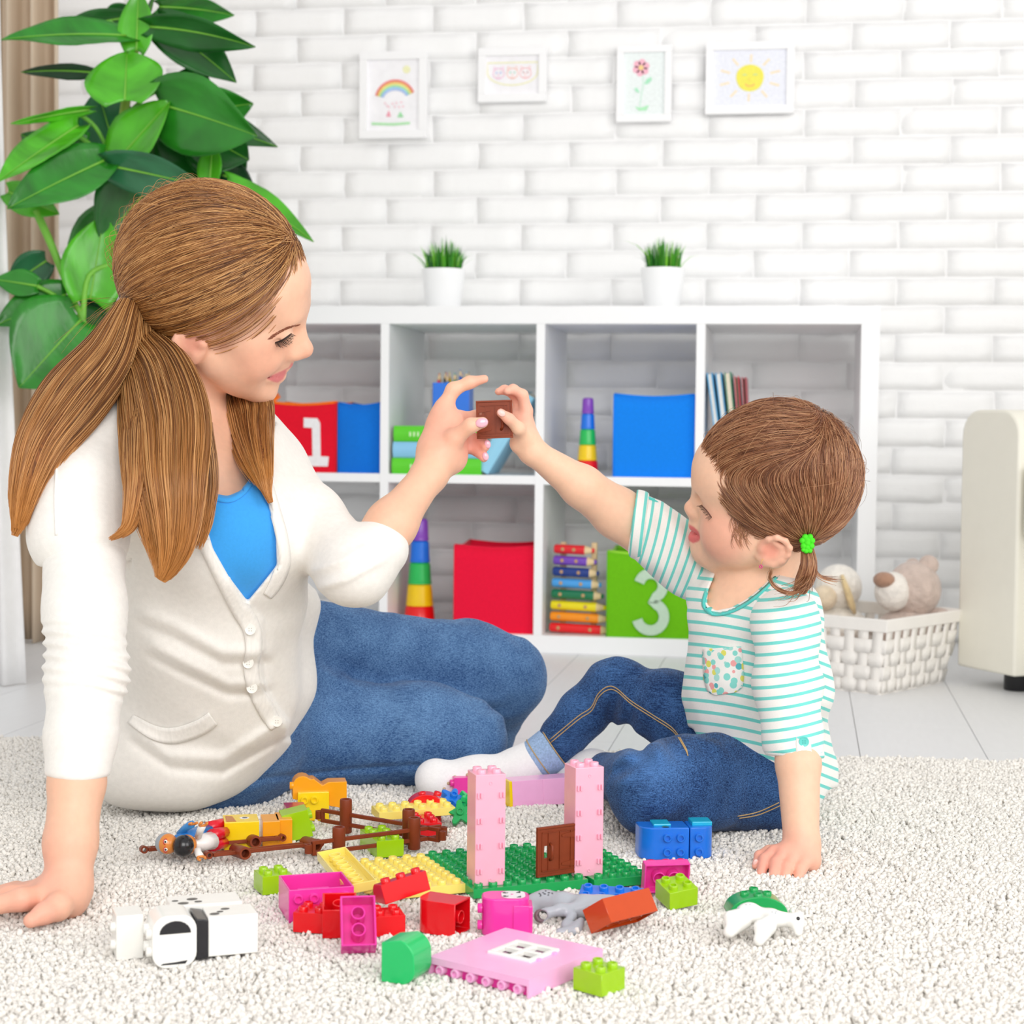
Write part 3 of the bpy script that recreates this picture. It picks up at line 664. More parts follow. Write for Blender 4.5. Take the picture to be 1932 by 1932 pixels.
def shell(nx, ny, h, tubes=True, t=.0016, dome=False):
    """hollow brick body, open below; origin at the centre of its underside"""
    mb = MB(); hx, hy = nx*PT/2-.0001, ny*PT/2-.0001
    if dome:      # rounded upper edge along x
        k = min(hy, h*.75); prof = [(-hy, 0)]+[(-hy, h-k)]+arc(-hy+k, h-k, k, 180, 90, 7)[1:]+[(hy, h), (hy, 0)]
    else: prof = [(-hy, 0), (-hy, h), (hy, h), (hy, 0)]
    inn = [(min(max(y*(1-t/hy), -hy+t), hy-t), z if z == 0 else z-t*(1 if z > h*.9 else .4)) for y, z in prof]
    n = len(prof); v = []
    for x, pr in ((-hx, prof), (hx, prof), (-hx+t, inn), (hx-t, inn)): v += [(x, y, z) for y, z in pr]
    f = []
    for k in range(n-1):
        f += [(k, k+1, n+k+1, n+k), (2*n+k, 3*n+k, 3*n+k+1, 2*n+k+1)]
    f += [tuple(range(n-1, -1, -1)), tuple(range(n, 2*n)), tuple(range(2*n, 3*n)), tuple(range(4*n-1, 3*n-1, -1))]
    f += [(0, n, 3*n, 2*n), (n-1, 3*n-1, 4*n-1, 2*n-1), (0, 2*n, 3*n-1, n-1), (n, 2*n-1, 4*n-1, 3*n)]
    mb.add(v, f)
    if tubes:
        for i in range(max(nx-1, 1) if ny > 1 else 0):
            for j in range(ny-1):
                cx, cy = ((i+1)*PT-nx*PT/2 if nx > 1 else 0), (j+1)*PT-ny*PT/2
                mb.lathe([(.0066, h-.002), (.0066, .0012), (.0052, .0012), (.0052, h-.002)], 16, c=(cx, cy), closed=True)
    return mb
def toy(name, label, cat, R, a=0, rot=(0, 0, 0), z=RUG, group=None):
    """R=(right, away) of the origin on the ground; a: yaw in degrees from the picture's horizontal; rot: tipping first"""
    m = Matrix.Rotation(YAW+math.radians(a), 4, 'Z') @ Euler([math.radians(q) for q in rot], 'XYZ').to_matrix().to_4x4()
    o = thing(name, label, cat, gpos(R[0], R[1], z), group=group); o.rotation_euler = m.to_euler(); return o
def brick(label, nx, ny, h, c, R, a=0, rot=(0, 0, 0), z=RUG, studs=True, dome=False, tubes=True, name='toy_brick', group='loose toy bricks on the rug', sink=.002):
    o = toy(name, label, 'toy brick', R, a, rot, z, group)
    body = shell(nx, ny, h, tubes, dome=dome)
    e = Euler([math.radians(q) for q in rot], 'XYZ').to_matrix()
    mz = min((e @ Vector(p)).z for p in body.v)
    cen = [(e @ Vector(p)) for p in body.v]; cx = (min(p.x for p in cen)+max(p.x for p in cen))/2; cy = (min(p.y for p in cen)+max(p.y for p in cen))/2
    rz = Matrix.Rotation(YAW+math.radians(a), 3, 'Z'); off = rz @ Vector((cx, cy, 0))
    o.location = Vector(o.location)-off+Vector((0, 0, -mz-sink))
    body.build('body', pm_(c), o, bevel=.0004, seg=1, auto=35)
    if studs:
        sm = stud_mesh(c)
        for i in range(nx):
            for j in range(ny):
                y = (j+.5)*PT-ny*PT/2
                if dome and y < 0: continue
                share('stud', sm, o, ((i+.5)*PT-nx*PT/2, y, h-.0002))
    return o
def gl(px, py, z=RUG):     # ground pixel -> (right, away)
    d = G(px, py, z)-CAM; return (float(d @ GR_), float(d @ GA_))
B_ = brick
B_('lime green two by two brick in front of the pink wall panel', 2, 2, BHT, 'lime', gl(1130, 1862), 48)
B_('lime green brick leaning against the magenta plate by the blue toy', 2, 2, BHT, 'lime', gl(1276, 1706), 22, (12, -6, 0))
B_('lime green brick behind the open magenta box', 2, 2, BHT, 'lime', gl(515, 1676), 25)
B_('lime green brick tipped on its side beyond the orange blocks', 2, 2, BHT*1.6, 'lime', gl(558, 1580), 14, (0, 78, 0))
B_('lime green brick under the upright brown fence', 2, 4, BHT, 'lime', gl(720, 1602), 22)
B_('magenta brick lying with its hollow underside up, before the red bricks', 3, 2, BHT, 'magenta', gl(674, 1790), 0, (0, 0, 0))
_o = bpy.data.objects[[o.name for o in COL.objects if o.get('label', '').startswith('magenta brick lying')][0]]
_o.rotation_euler = (Matrix.Rotation(YAW+math.radians(8), 4, 'Z') @ Matrix.Rotation(math.radians(232), 4, 'X') @ Matrix.Rotation(math.radians(90), 4, 'Z')).to_euler(); _o.location = gpos(*gl(676, 1800), RUG+.031)
B_('tall red brick standing upside down with a ring inside', 2, 2, .030, 'red', gl(640, 1760), 6, (196, 0, 0))
B_('small red brick half hidden by the tall red one', 2, 2, BHT, 'red', gl(592, 1748), -10, (0, 0, 0))
B_('red brick with studs up under the red curved brick', 2, 2, BHT, 'red', gl(728, 1754), 14)
B_('red curved brick resting on another red brick', 3, 2, BHT, 'red', gl(756, 1732), 205, (10, 12, 0), RUG+.016, dome=True)
B_('red rounded brick on its side with its open end to the right', 2, 2, .044, 'red', gl(834, 1752), -26, (0, -90, 0), dome=True, studs=False)
B_('red brick under the yellow plate at the back', 2, 3, BHT, 'red', gl(800, 1572), 15)
B_('magenta brick behind the left pink tower', 2, 2, BHT*1.4, 'magenta', gl(872, 1506), 12, (0, -90, 0))
# bright green rounded block
o = toy('toy_brick', 'mint green block with rounded edge in front', 'toy brick', gl(766, 1842), -24, group='loose toy bricks on the rug')
pr = [(-.0155, 0), (.006, 0)]+arc(.004, .0125, .0125, -80, 0, 6)[1:]+arc(.0, .022, .0165, 0, 80, 6)[1:]+[(-.0155, .0345)]
MB().prism(pr, -.017, .017, Matrix.Rotation(math.pi/2, 4, 'X')).build('body', pm_('mint'), o, bevel=.0008, seg=2, auto=35)
o.location.z -= .002
# open magenta box with studs on its front
w, d, h, t = .032, .030, .032, .0018
_c = gl(545, 1738); _a = math.radians(17)
o = toy('toy_box', 'open magenta toy box with studs on its front face', 'toy box', (_c[0]+w*math.cos(_a)-d*math.sin(_a), _c[1]+w*math.sin(_a)+d*math.cos(_a)), 17, group=None); o.location.z -= .002
for a_, b_ in (((-w, -d, 0), (w, -d+t, h)), ((-w, d-t, 0), (w, d, h)), ((-w, -d+t, 0), (-w+t, d-t, h)), ((w-t, -d+t, 0), (w, d-t, h))):
    MB().box(a_, b_).build('side', pm_('magenta'), o, bevel=.0005)
MB().box((-w, -d, -.0002), (w, d, t)).build('base', pm_('magenta'), o); MB().box((-.018, -d+t, .010), (.014, d*.2, .024)).build('ledge', pm_('magenta'), o, bevel=.0006)
for i in range(4):
    for j in range(2): share('stud', stud_mesh('magenta'), o, ((i-1.5)*.0155, -d, .009+j*.0145), (math.pi/2, 0, 0))
# yellow plates
def plate(label, nx, ny, c, R, a, rot=(0, 0, 0), z=RUG, skip=(), h=.0096, name='toy_plate'):
    o = toy(name, label, 'toy plate', R, a, rot, z)
    shell(nx, ny, h).build('body', pm_(c), o, bevel=.0004, seg=1, auto=35)
    sm = stud_mesh(c)
    for i in range(nx):
        for j in range(ny):
            if (i, j) in skip: continue
            share('stud', sm, o, ((i+.5)*PT-nx*PT/2, (j+.5)*PT-ny*PT/2, h-.0002))
    return o
def mid(*p): return (sum(q[0] for q in p)/len(p), sum(q[1] for q in p)/len(p))
plate('large pale yellow studded plate beside the green one', 6, 8, 'yellow', (-.112, 1.845), 22, z=RUG-.001)
o = plate('long pale yellow plate lying upside down on the big yellow plate', 2, 8, 'yellow', (-.168, 1.805), 20, (180, 0, 0), RUG+.026); 
o.rotation_euler = (Matrix.Rotation(YAW+math.radians(19), 4, 'Z') @ Euler((math.radians(182), math.radians(-7), 0)).to_matrix().to_4x4()).to_euler()
plate('narrow pale yellow plate at the back under the fence', 2, 6, 'yellow', (-.115, 2.105), -68, (0, 4, 0), RUG+.014)
# green building plates with the pink towers
greenA = plate('green studded building plate under the left pink tower', 8, 10, 'green', (-.005, 1.878), 21.5, z=RUG-.001)
greenB = plate('smaller green studded plate under the right pink tower', 4, 8, 'green', (.092, 1.893), 21.5, z=RUG-.0005)
greenB.location.x += .004
def tower(label, R, a, z):
    o = toy('brick_tower', label, 'toy tower', R, a, z=z, group='pink towers of the toy gate'); H = 6*BHT
    MB().box((-.016, -.016, 0), (.016, .016, H)).build('body', pm_('rose'), o, bevel=.0006, seg=2)
    for i in (-1, 1):
        for j in (-1, 1): share('stud', stud_mesh('rose'), o, (i*.008, j*.008, H-.0002))
    for k in range(4):
        for s in (-1, 1):
            MB().box((s*.0118-.0026, -.0188, .0125+k*.0262), (s*.0118-.0008, -.0158, .0182+k*.0262)).build('clip', pm_('rose'), o, bevel=.0004, seg=1)
            MB().box((s*.0118+.0008, -.0188, .0125+k*.0262), (s*.0118+.0026, -.0158, .0182+k*.0262)).build('clip', pm_('rose'), o, bevel=.0004, seg=1)
    for zz in (.006, H-.009): MB().lathe([(.0018, 0), (.0018, .0006), (.0012, .0006), (.001, .0002), (.0001, .0002)], 12).build('moulding_mark', pm_('rose'), o, loc=(0, -.016, zz), rot=(math.pi/2, 0, 0))
    return o
zt_ = RUG-.001+.0096
tower('left pink toy tower standing on the green plate', (-.0235, 1.8115), 17, zt_)
tw = tower('right pink toy tower that carries the brown shutter door', (.0790, 1.8545), 20, zt_)
def shutter(name, label, cat, M4, w=.052, h=.052, handle=True, hinge=1):
    o = thing(name, label, cat); o.matrix_world = M4; mb_ = pm_('brown'); t = .0026
    # board with a slot, built from strips so the slot is open
    sx0, sx1, sz0, sz1 = -.0175, -.0125, .019, .032
    W, Hh = w/2, h
    pan = bpy.data.objects.new('panel', None); COL.objects.link(pan); pan.parent = o
    if handle:
        for a_, b_ in (((-W, 0, 0), (sx0, t, Hh)), ((sx1, 0, 0), (W, t, Hh)), ((sx0, 0, 0), (sx1, t, sz0)), ((sx0, 0, sz1), (sx1, t, Hh))):
            MB().box(a_, b_).build('board', mb_, pan)
        MB().tube([(-.0105, -.0005, .017), (-.0105, -.0045, .019), (-.0105, -.0045, .032), (-.0105, -.0005, .034)], .0015, 8).build('handle', mb_, o, True)
    else:
        sx0 = -W+.004; sx1 = sx0+.0028
        for a_, b_ in (((-W, 0, 0), (sx0, t, Hh)), ((sx1, 0, 0), (W, t, Hh)), ((sx0, 0, 0), (sx1, t, Hh-.017)), ((sx0, 0, Hh-.0085), (sx1, t, Hh))):
            MB().box(a_, b_).build('board', mb_, pan)
        MB().tube([(W-.014, -.0005, .010), (W-.012, -.0045, .014), (W-.012, -.0045, .026), (W-.014, -.0005, .030)], .0015, 8).build('handle', mb_, o, True)
    fr = .0022
    for a_, b_ in (((-W, -.0012, 0), (W, 0, fr)), ((-W, -.0012, Hh-fr), (W, 0, Hh)), ((-W, -.0012, fr), (-W+fr, 0, Hh-fr)), ((W-fr, -.0012, fr), (W, 0, Hh-fr))):
        MB().box(a_, b_).build('frame_bar', mb_, o, bevel=.0003, seg=1)
    i0 = .0055
    for a_, b_ in (((-W+i0, -.0011, Hh-i0-.0008), (W-i0, 0, Hh-i0)), ((-W+i0, -.0011, i0), (W-i0, 0, i0+.0008)), ((-W+i0, -.0006, i0), (-W+i0+.0008, 0, Hh-i0)), ((W-i0-.0008, -.0006, i0), (W-i0, 0, Hh-i0))):
        MB().box(a_, b_).build('groove_rib', mb_, o)
    for q in (-.25, 0.02, .28):
        MB().box((q*w, -.0010, i0), (q*w+.0008, 0, Hh-i0)).build('plank_rib', mb_, o)
    for zz in (.011, Hh-.011):
        s = hinge; MB().prism([(s*(W-.002), zz-.004), (s*(W-.002), zz+.004), (s*.004, zz+.0012), (s*.004, zz-.0012)][::(1 if s < 0 else 1)], 0, .0008, Matrix.Rotation(math.pi/2, 4, 'X')).build('hinge_strap', mb_, o)
    return o
R3 = Matrix.Rotation(YAW+math.radians(31), 4, 'Z')
dp = gpos(*gl(1053, 1653, RUG+.012), RUG+.0135)
sh_ = shutter('shutter_door', 'brown toy shutter door with handle clipped on the right pink tower', 'toy door', Matrix.Translation(Vector(dp)) @ R3)
# pink wall panel with white window
o = toy('toy_wall_panel', 'pink toy wall panel lying flat with a white window in it', 'toy panel', (.008, 1.548), -36, z=RUG-.002)
PWD, PH_ = .054, .057
mpk = pm_('pink')
wx0, wx1, wy0, wy1 = -.018, .026, -.016, .026
for a_, b_ in (((-PWD, -PH_, .010), (wx0, PH_, .016)), ((wx1, -PH_, .010), (PWD, PH_, .016)), ((wx0, -PH_, .010), (wx1, wy0, .016)), ((wx0, wy1, .010), (wx1, PH_, .016))):
    MB().box(a_, b_).build('face', mpk, o)
MB().box((-PWD, PH_-.002, 0), (PWD, PH_, .010)).build('edge', mpk, o); MB().box((PWD-.002, -PH_, 0), (PWD, PH_-.002, .010)).build('edge', mpk, o); MB().box((-PWD, -PH_, 0), (-PWD+.002, PH_-.002, .010)).build('edge', mpk, o)
MB().box((-PWD+.002, -PH_+.006, 0), (PWD-.002, -PH_+.008, .010)).build('inner_wall', pm_('magenta'), o)
mst = stud_mesh('pink')
for i in range(6): share('stud', mst, o, ((i-2.5)*.0168, -PH_+.006, .0055), (math.pi/2, 0, 0), (.95, .95, 1.5))
wmat = pm_('white')
wc = ((wx0+wx1)/2, (wy0+wy1)/2); hw = .0235; hh_ = .0225
win = toy('toy_window', 'white four pane toy window set in the pink wall panel', 'toy window', (.008, 1.548), -36, z=RUG-.002)
for a_, b_ in (((-hw, -hh_), (hw, -hh_+.005)), ((-hw, hh_-.005), (hw, hh_)), ((-hw, -hh_+.005), (-hw+.005, hh_-.005)), ((hw-.005, -hh_+.005), (hw, hh_-.005)), ((-.0025, -hh_+.005), (.0025, hh_-.005)), ((-hw+.005, -.0025), (-.0025, .0025)), ((.0025, -.0025), (hw-.005, .0025))):
    MB().box((wc[0]+a_[0], wc[1]+a_[1], .0135), (wc[0]+b_[0], wc[1]+b_[1], .0182)).build('window_bar', wmat, win, bevel=.0006, seg=1)
for s in (-1, 1): MB().box((wc[0]+hw-.002, wc[1]+s*.012-.002, .0135), (wc[0]+hw+.003, wc[1]+s*.012+.002, .0178)).build('hinge_lug', mpk, win)
# cat head block
o = toy('cat_block', 'magenta cat face block standing beside the pink wall panel', 'toy brick', gl(955, 1757), 2); o.location.z -= .001
pr = rrect(-.0235, -.016, .0215, .016, .012, 6)
MB().prism(pr, 0, .036).build('body', pm_('magenta'), o, bevel=.0012, seg=2, auto=35)
MB().box((.006, -.0172, .001), (.021, -.0150, .030)).build('recess_panel', pm_('magenta'), o, bevel=.0005); MB().box((.0195, -.0145, .003), (.0245, .010, .029)).build('side_flange', pm_('magenta'), o, bevel=.001)
for j in range(2): share('stud', stud_mesh('magenta'), o, (-.0232, -.006, .009+j*PT), (0, -math.pi/2, 0))
tl = Matrix.Translation((0.002, -.0003, .0362))
face = MB().prism([(x*.9+.006, y*.92) for x, y in rrect(-.012, -.014, .013, .014, .009, 6)], .0362, .0365).build('face_print', M('print_white', 'faf2f6', .3), o)
for s in (-1, 1):
    MB().lathe([(.0028, .0366), (.0001, .0367)], 14, c=(-.001, s*.0062)).build('eye', M('print_dark', '2c2c30', .3), o, True); MB().lathe([(.0012, .0368), (.0001, .0369)], 10, c=(0.0, s*.0062)).build('eye_glint', M('print_white2', 'ffffff', .3), o, True)
    for q in range(3): MB().box((.0095+q*.0015, s*.007+(q-1)*.0016-.0002, .0366), (.0135, s*.0095+(q-1)*.0020+.0002, .0367)).build('whisker', M('print_dark', '2c2c30'), o)
MB().prism([(.0042, -.0014), (.0068, 0), (.0042, .0014)], .0366, .0368).build('nose', pm_('magenta'), o)
# blue elephant-like block
o = toy('animal_block', 'blue toy animal block with six studs in front of the child', 'toy brick', gl(1272, 1611), 6); o.location.z -= .002
pr = [(-.042, .0)]+arc(-.026, -.016, .016, 180, 270, 6)+arc(.026, -.016, .016, 270, 360, 6)+[(.042, .016), (-.042, .016)]
mbz = MB().prism(arc(-.026, -.003, .016, 180, 270, 6)+arc(.013, -.003+.0, .016, 270, 270, 1)[:1]+[(.013, .016), (-.042, .016)], 0, .036); mbz.build('body', pm_('navy'), o, bevel=.0012, auto=35)
MB().prism([(.014, -.019)]+arc(.026, -.003, .016, 270, 360, 6)+[(.042, .016), (.014, .016)], 0, .036).build('head', pm_('navy'), o, bevel=.0012, auto=35)
MB().box((-.026, -.010, .0355), (-.006, .014, .0385)).build('ear_panel', plastic('cyan', '18b4d8'), o, bevel=.001); MB().box((.018, -.010, .0355), (.041, .014, .0405)).build('ear_panel', plastic('cyan', '18b4d8'), o, bevel=.001)
MB().lathe([(.0042, .0362), (.0001, .0364)], 16, c=(-.013, -.014)).build('eye', M('print_dark', '2c2c30'), o)
for i, x in enumerate((-.012, .003, .024)):
    for j in range(2): share('stud', stud_mesh('navy'), o, (x, -.0188, .009+j*PT), (math.pi/2, 0, 0))
# magenta plate on edge with red bricks behind
o = plate('magenta plate propped upright behind a lime green brick', 3, 2, 'magenta', gl(1258, 1690), 0, (0, 0, 0), RUG, h=.012)
o.rotation_euler = (Matrix.Rotation(YAW+math.radians(10), 4, 'Z') @ Matrix.Rotation(math.radians(-78), 4, 'X')).to_euler(); o.location = gpos(*gl(1258, 1686), RUG+.0155)
rb_ = brick('red plate hidden behind the upright magenta plate', 3, 1, .012, 'red', gl(1256, 1676), 10, z=RUG+.014, sink=0)
# rust brick and blue plate
B_('rust orange long brick leaning on the blue plate', 4, 2, BHT*1.25, 'rust', gl(1170, 1750), 42, (-32, 0, 0), studs=False)
B_('blue plate behind the grey toy horse', 4, 2, .0096, 'blue', gl(1152, 1712), -12, (16, 0, 0), RUG+.002)
# half-round green piece under the white animal
o = toy('toy_brick', 'green half round brick with studs behind the white toy animal', 'toy brick', gl(1426, 1716), 4, group='loose toy bricks on the rug'); o.location.z -= .001
MB().prism([(-.030, 0), (.030, 0)]+arc(0, .001, .029, 8, 172, 14, .0165), -.015, .015, Matrix.Rotation(math.pi/2, 4, 'X')).build('body', pm_('green'), o, bevel=.0008, auto=35)
for x, y, z_ in ((-.0115, .002, .0155), (.0, .012, .017), (.0115, .002, .0155), (0, -.010, .017)): share('stud', stud_mesh('green'), o, (x, y, z_-.0012))
# yellow and orange blocks in a row with the lime one
for k, (c, w_, h_, R_, lb) in enumerate([('sun', 4, .030, (449, 1604), 'yellow toy block with printed top beside the toy figures'), ('orange', 2, .026, (505, 1596), 'orange toy block touching the yellow one'), ('orange', 2, .026, (530, 1592), 'orange toy block at the end of the row, next to the lime brick')]):
    o = toy('toy_block', lb, 'toy brick', gl(*R_), 12, group='row of yellow and orange blocks'); hx = [.0195, .0098, .0088][k]; dy = .02
    MB().box((-hx, -dy, 0), (hx, dy, h_+.004)).build('body', pm_(c), o, bevel=.0006); o.location = gpos(*[a+b for a, b in zip(gl(*R_), (0, dy))], RUG-.002)
    if k == 0:
        MB().prism(arc(.004, 0, .0055, 0, 345, 18), h_+.0041, h_+.0043).build('eye_print', M('print_white2', 'ffffff', .3), o); MB().prism(arc(.0045, 0, .003, 0, 345, 14), h_+.0043, h_+.0045).build('pupil_print', M('print_dark', '2c2c30'), o); MB().prism([(-.017, -.017), (-.006, -.017), (-.009, .010), (-.017, .014)], h_+.0041, h_+.0043).build('patch_print', M('print_brown', 'c87820', .3), o)
o = toy('toy_plate', 'plum and lime plate stacked by the row of orange blocks', 'toy plate', gl(557, 1560), 14); MB().box((-.012, -.018, .020), (.012, .018, .026)).build('plum_plate', pm_('plum'), o, bevel=.0005); MB().box((-.012, -.018, 0), (.012, .018, .020)).build('lime_plate', pm_('lime'), o, bevel=.0005)
# giraffe blocks
o = toy('animal_block', 'orange and yellow spotted giraffe block beyond the brown fence', 'toy brick', gl(600, 1538), 10)
MB().prism([(-.032, .024), (.034, .010), (.034, .044), (.012, .044), (.004, .040), (-.006, .048)]+arc(-.020, .040, .012, 40, 180, 6), -.010, .016, Matrix.Rotation(math.pi/2, 4, 'X')).build('curved_body', pm_('orange'), o, bevel=.0008, auto=35)
MB().box((-.026, -.022, -.002), (.012, -.002+.012, .033)).build('yellow_block', pm_('sun'), o, bevel=.0006)
for x, y, r_ in ((-.019, -.004, .003), (-.010, -.012, .0035), (-.005, -.002, .0032), (.004, -.010, .0035), (-.014, .006, .0026), (.005, .004, .003)):
    MB().prism(arc(x, y, r_, 0, 345, 14, r_*.8), .0331, .0334).build('spot_print', M('print_maroon', '8a2a30', .3), o)
for s in (-.018, -.006): share('stud', stud_mesh('sun'), o, (s, -.022, .024), (math.pi/2, 0, 0))
share('stud', stud_mesh('orange'), o, (-.031, -.012, .040), (0, -math.pi/2, 0))
# red arched piece, flower gears
o = toy('toy_brick', 'red arched toy brick beside the green flower pieces', 'toy brick', gl(806, 1548), 6, group='loose toy bricks on the rug')
MB().prism([(-.024, .016), (.020, .016)]+arc(-.002, .016, .023, 0, 180, 12, .018), -.012, .012, Matrix.Rotation(math.pi/2, 4, 'X')).build('body', pm_('red'), o, bevel=.0007, auto=35)
MB().box((-.018, -.011, -.002), (.016, .011, .016)).build('foot_block', pm_('red'), o)
for x in (-.006, .012): share('stud', stud_mesh('red'), o, (x, 0, .031), (0, .3*x/.012, 0))
def flower(label, R, c, tip, s=1.0):
    o = toy('toy_flower', label, 'toy flower', R, 15, tip, z=RUG+.012); n = 5; pts = []
    for k in range(n*6):
        a_ = 2*math.pi*k/(n*6); r_ = s*(.0125+.0045*math.cos(n*a_)); pts.append((r_*math.cos(a_), r_*math.sin(a_)))
    MB().prism(pts, 0, .009*s).build('petals', pm_(c), o, bevel=.0008, auto=40); share('stud', stud_mesh(c), o, (0, 0, .009*s)); MB().lathe([(.006, -.008*s), (.006, 0)], 14).build('socket', pm_(c), o, auto=40)
flower('green toy flower in front of the blue one', gl(868, 1556), 'green', (55, -20, 0)); flower('blue toy flower behind the green one', gl(852, 1530), 'blue', (30, 10, 0)); flower('small green toy flower half hidden by the left pink tower', gl(880, 1530), 'mint', (20, 30, 0), .8)
# pink long bricks at the back
o = toy('toy_brick', 'long pink bricks with a yellow end slice between the towers at the back', 'toy brick', (.036, 2.250), 22); o.location.z -= .002
for x0, x1, c in ((-.044, -.040, 'sun'), (-.040, .002, 'pink'), (.002, .046, 'pink')): MB().prism([(-.016, 0), (-.0105, 0), (.016, 0), (.016, .033), (-.0125, .033), (-.016, .008)], x0, x1, Matrix(((0, 0, 1, 0), (1, 0, 0, 0), (0, 1, 0, 0), (0, 0, 0, 1)))).build('segment', pm_(c), o, bevel=.0005)
# brown fences
def fence(label, P0, P1, posts, lie=False, z=RUG, h=.030):
    P0, P1 = Vector(gpos(*P0, z)), Vector(gpos(*P1, z)); L_ = (P1-P0).length; ang = math.atan2(P1.y-P0.y, P1.x-P0.x)
    o = thing('toy_fence', label, 'toy fence', tuple(P0), group='brown toy fence sections'); m = pm_('brown')
    o.rotation_euler = (Matrix.Rotation(ang, 4, 'Z') @ (Matrix.Rotation(math.radians(84), 4, 'X') if lie else Matrix.Identity(4))).to_euler()
    for zz in (.012, .024): MB().box((.002, -.002, zz-.0022), (L_-.002, .002, zz+.0022)).build('rail', m, o, bevel=.0006, seg=1)
    for x in (.004, L_-.004): MB().box((x-.002, -.0022, .0105), (x+.002, .0022, .0255)).build('end_bar', m, o, bevel=.0005, seg=1)
    for x, s in ((0, 1), (L_, -1)):
        MB().lathe([(.0042, .013), (.0042, .023), (.0022, .023), (.0022, .013)], 14, closed=True, c=(x-s*.002, 0)).build('hinge_ring', m, o, auto=50)
    for x in posts:
        MB().lathe([(.0062, .002), (.0072, .003), (.0072, h+.006), (.0066, h+.008), (.0045, h+.008), (.0042, h-.004), (.0001, h-.004)], 18, c=(x*L_, 0)).build('post', m, o, auto=45)
    return o
fence('brown toy fence standing upright beyond the others', gl(604, 1566), gl(832, 1606), (.22, .74), h=.034)
fence('brown toy fence standing upright in front, meeting the other at the right', gl(585, 1632), gl(834, 1598), (.21, .78))
fence('brown toy fence lying flat under the toy figures', gl(268, 1612), gl(520, 1590), (.25, .78), True, RUG+.008)
fence('brown toy fence lying flat and ending by the yellow tray', gl(386, 1626), gl(588, 1604), (.27, .93), True, RUG+.010)
# toy figures
def figure(label, H, hd, hair, skin, shirt, arm, leg, arms):
    """H: list of (right, away, z) from head centre to feet"""
    o = thing('toy_figure', label, 'toy figure', gpos(*H[1])); O = Vector(o.location); P = [Vector(gpos(*q))-O for q in H]
    ms_ = plastic('fig_skin', 'e08a3c'); ax = (P[2]-P[0]).normalized()
    MB().ball(tuple(P[0]), .0112, 18, 12).build('head', ms_, o, True)
    toward = Vector(tuple(-CF)); 
    hp = P[0]-ax*.0042+toward*hd
    MB().ball(tuple(hp), .0118, 18, 12).build('hair', plastic('hair_'+hair, hair), o, True)
    MB().tube([tuple(P[0]+ax*.009), tuple(P[1]), tuple(P[1]+(P[2]-P[1])*.98)], [.006, .0115, .0125], 12, flat=.8).build('torso', plastic('shirt_'+shirt, shirt), o, True)
    side = ax.cross(toward).normalized()
    for s in (-1, 1): MB().tube([tuple(P[2]+side*s*.006), tuple(P[2]*.4+P[3]*.6+side*s*.006), tuple(P[3]+side*s*.006)], [.0068, .0066, .0062], 10).build('leg', plastic('leg_'+leg, leg), o, True)
    for k, q in enumerate(arms):
        A_ = [Vector(gpos(*w))-O for w in q]
        MB().tube([tuple(w) for w in A_], [.0042]*len(A_), 8).build('arm', plastic('arm_'+arm, arm), o, True)
        e = A_[-1]; dr = (A_[-1]-A_[-2]).normalized(); sd = dr.cross(Vector((0, 0, 1)) if abs(dr.z) < .9 else Vector((1, 0, 0))).normalized()
        MB().tube([tuple(e+dr*.004+sd*.0042*math.cos(t_)+dr*.0042*math.sin(t_)) for t_ in [math.radians(-200+d_*260/8) for d_ in range(9)]], .0016, 6).build('hand', ms_, o, True)
    return o, P, toward, ax, side
def at3(px, py, z): r_ = gl(px, py, z); return (r_[0], r_[1], z)
o, P, tw_, ax, sd = figure('grey haired toy figure with glasses and blue sleeves lying on the fence', [at3(316, 1592, .045), at3(352, 1580, .046), at3(392, 1572, .044), at3(430, 1562, .040)], -.006, '9aa2aa', 'x', '2a7cc8', '3a90d8', 'e0102a', [[at3(338, 1575, .050), at3(350, 1562, .058), at3(362, 1555, .066)]])
for s in (-1, 1):
    c_ = P[0]+tw_*.0098+sd*s*.0042; MB().ball(tuple(c_), .0021, 10, 8).build('eye', M('print_white2', 'ffffff'), o, True); MB().ball(tuple(c_+tw_*.0014), .0012, 8, 6).build('pupil', M('print_dark', '2c2c30'), o, True)
    MB().tube([tuple(c_+tw_*.0008+sd*.0031*math.cos(t_)+ax*.0031*math.sin(t_)) for t_ in [2*math.pi*k/12 for k in range(12)]], .0005, 5, closed=True).build('glasses_rim', plastic('glasses_red', 'd0303a'), o, True)
MB().ball(tuple(P[0]+tw_*.0095+ax*.0052), (.003, .003, .0016), 10, 6).build('mouth', M('print_white2', 'ffffff'), o, True)
o, P, tw_, ax, sd = figure('black haired toy figure in white top and red trousers on the fence', [at3(352, 1594, .044), at3(378, 1590, .042), at3(398, 1586, .041), at3(424, 1580, .038)], .003, '1c1c20', 'x', 'fbf6f2', 'f6f2ee', 'e0102a', [[at3(372, 1602, .040), at3(374, 1610, .036), at3(378, 1616, .034)], [at3(374, 1578, .052), at3(378, 1566, .062), at3(382, 1558, .068)]])
MB().ball(tuple(P[1]*.4+P[2]*.6+tw_*.0105), (.005, .003, .005), 12, 8).build('apron_print', plastic('apron_pink', 'f05aa8'), o, True)
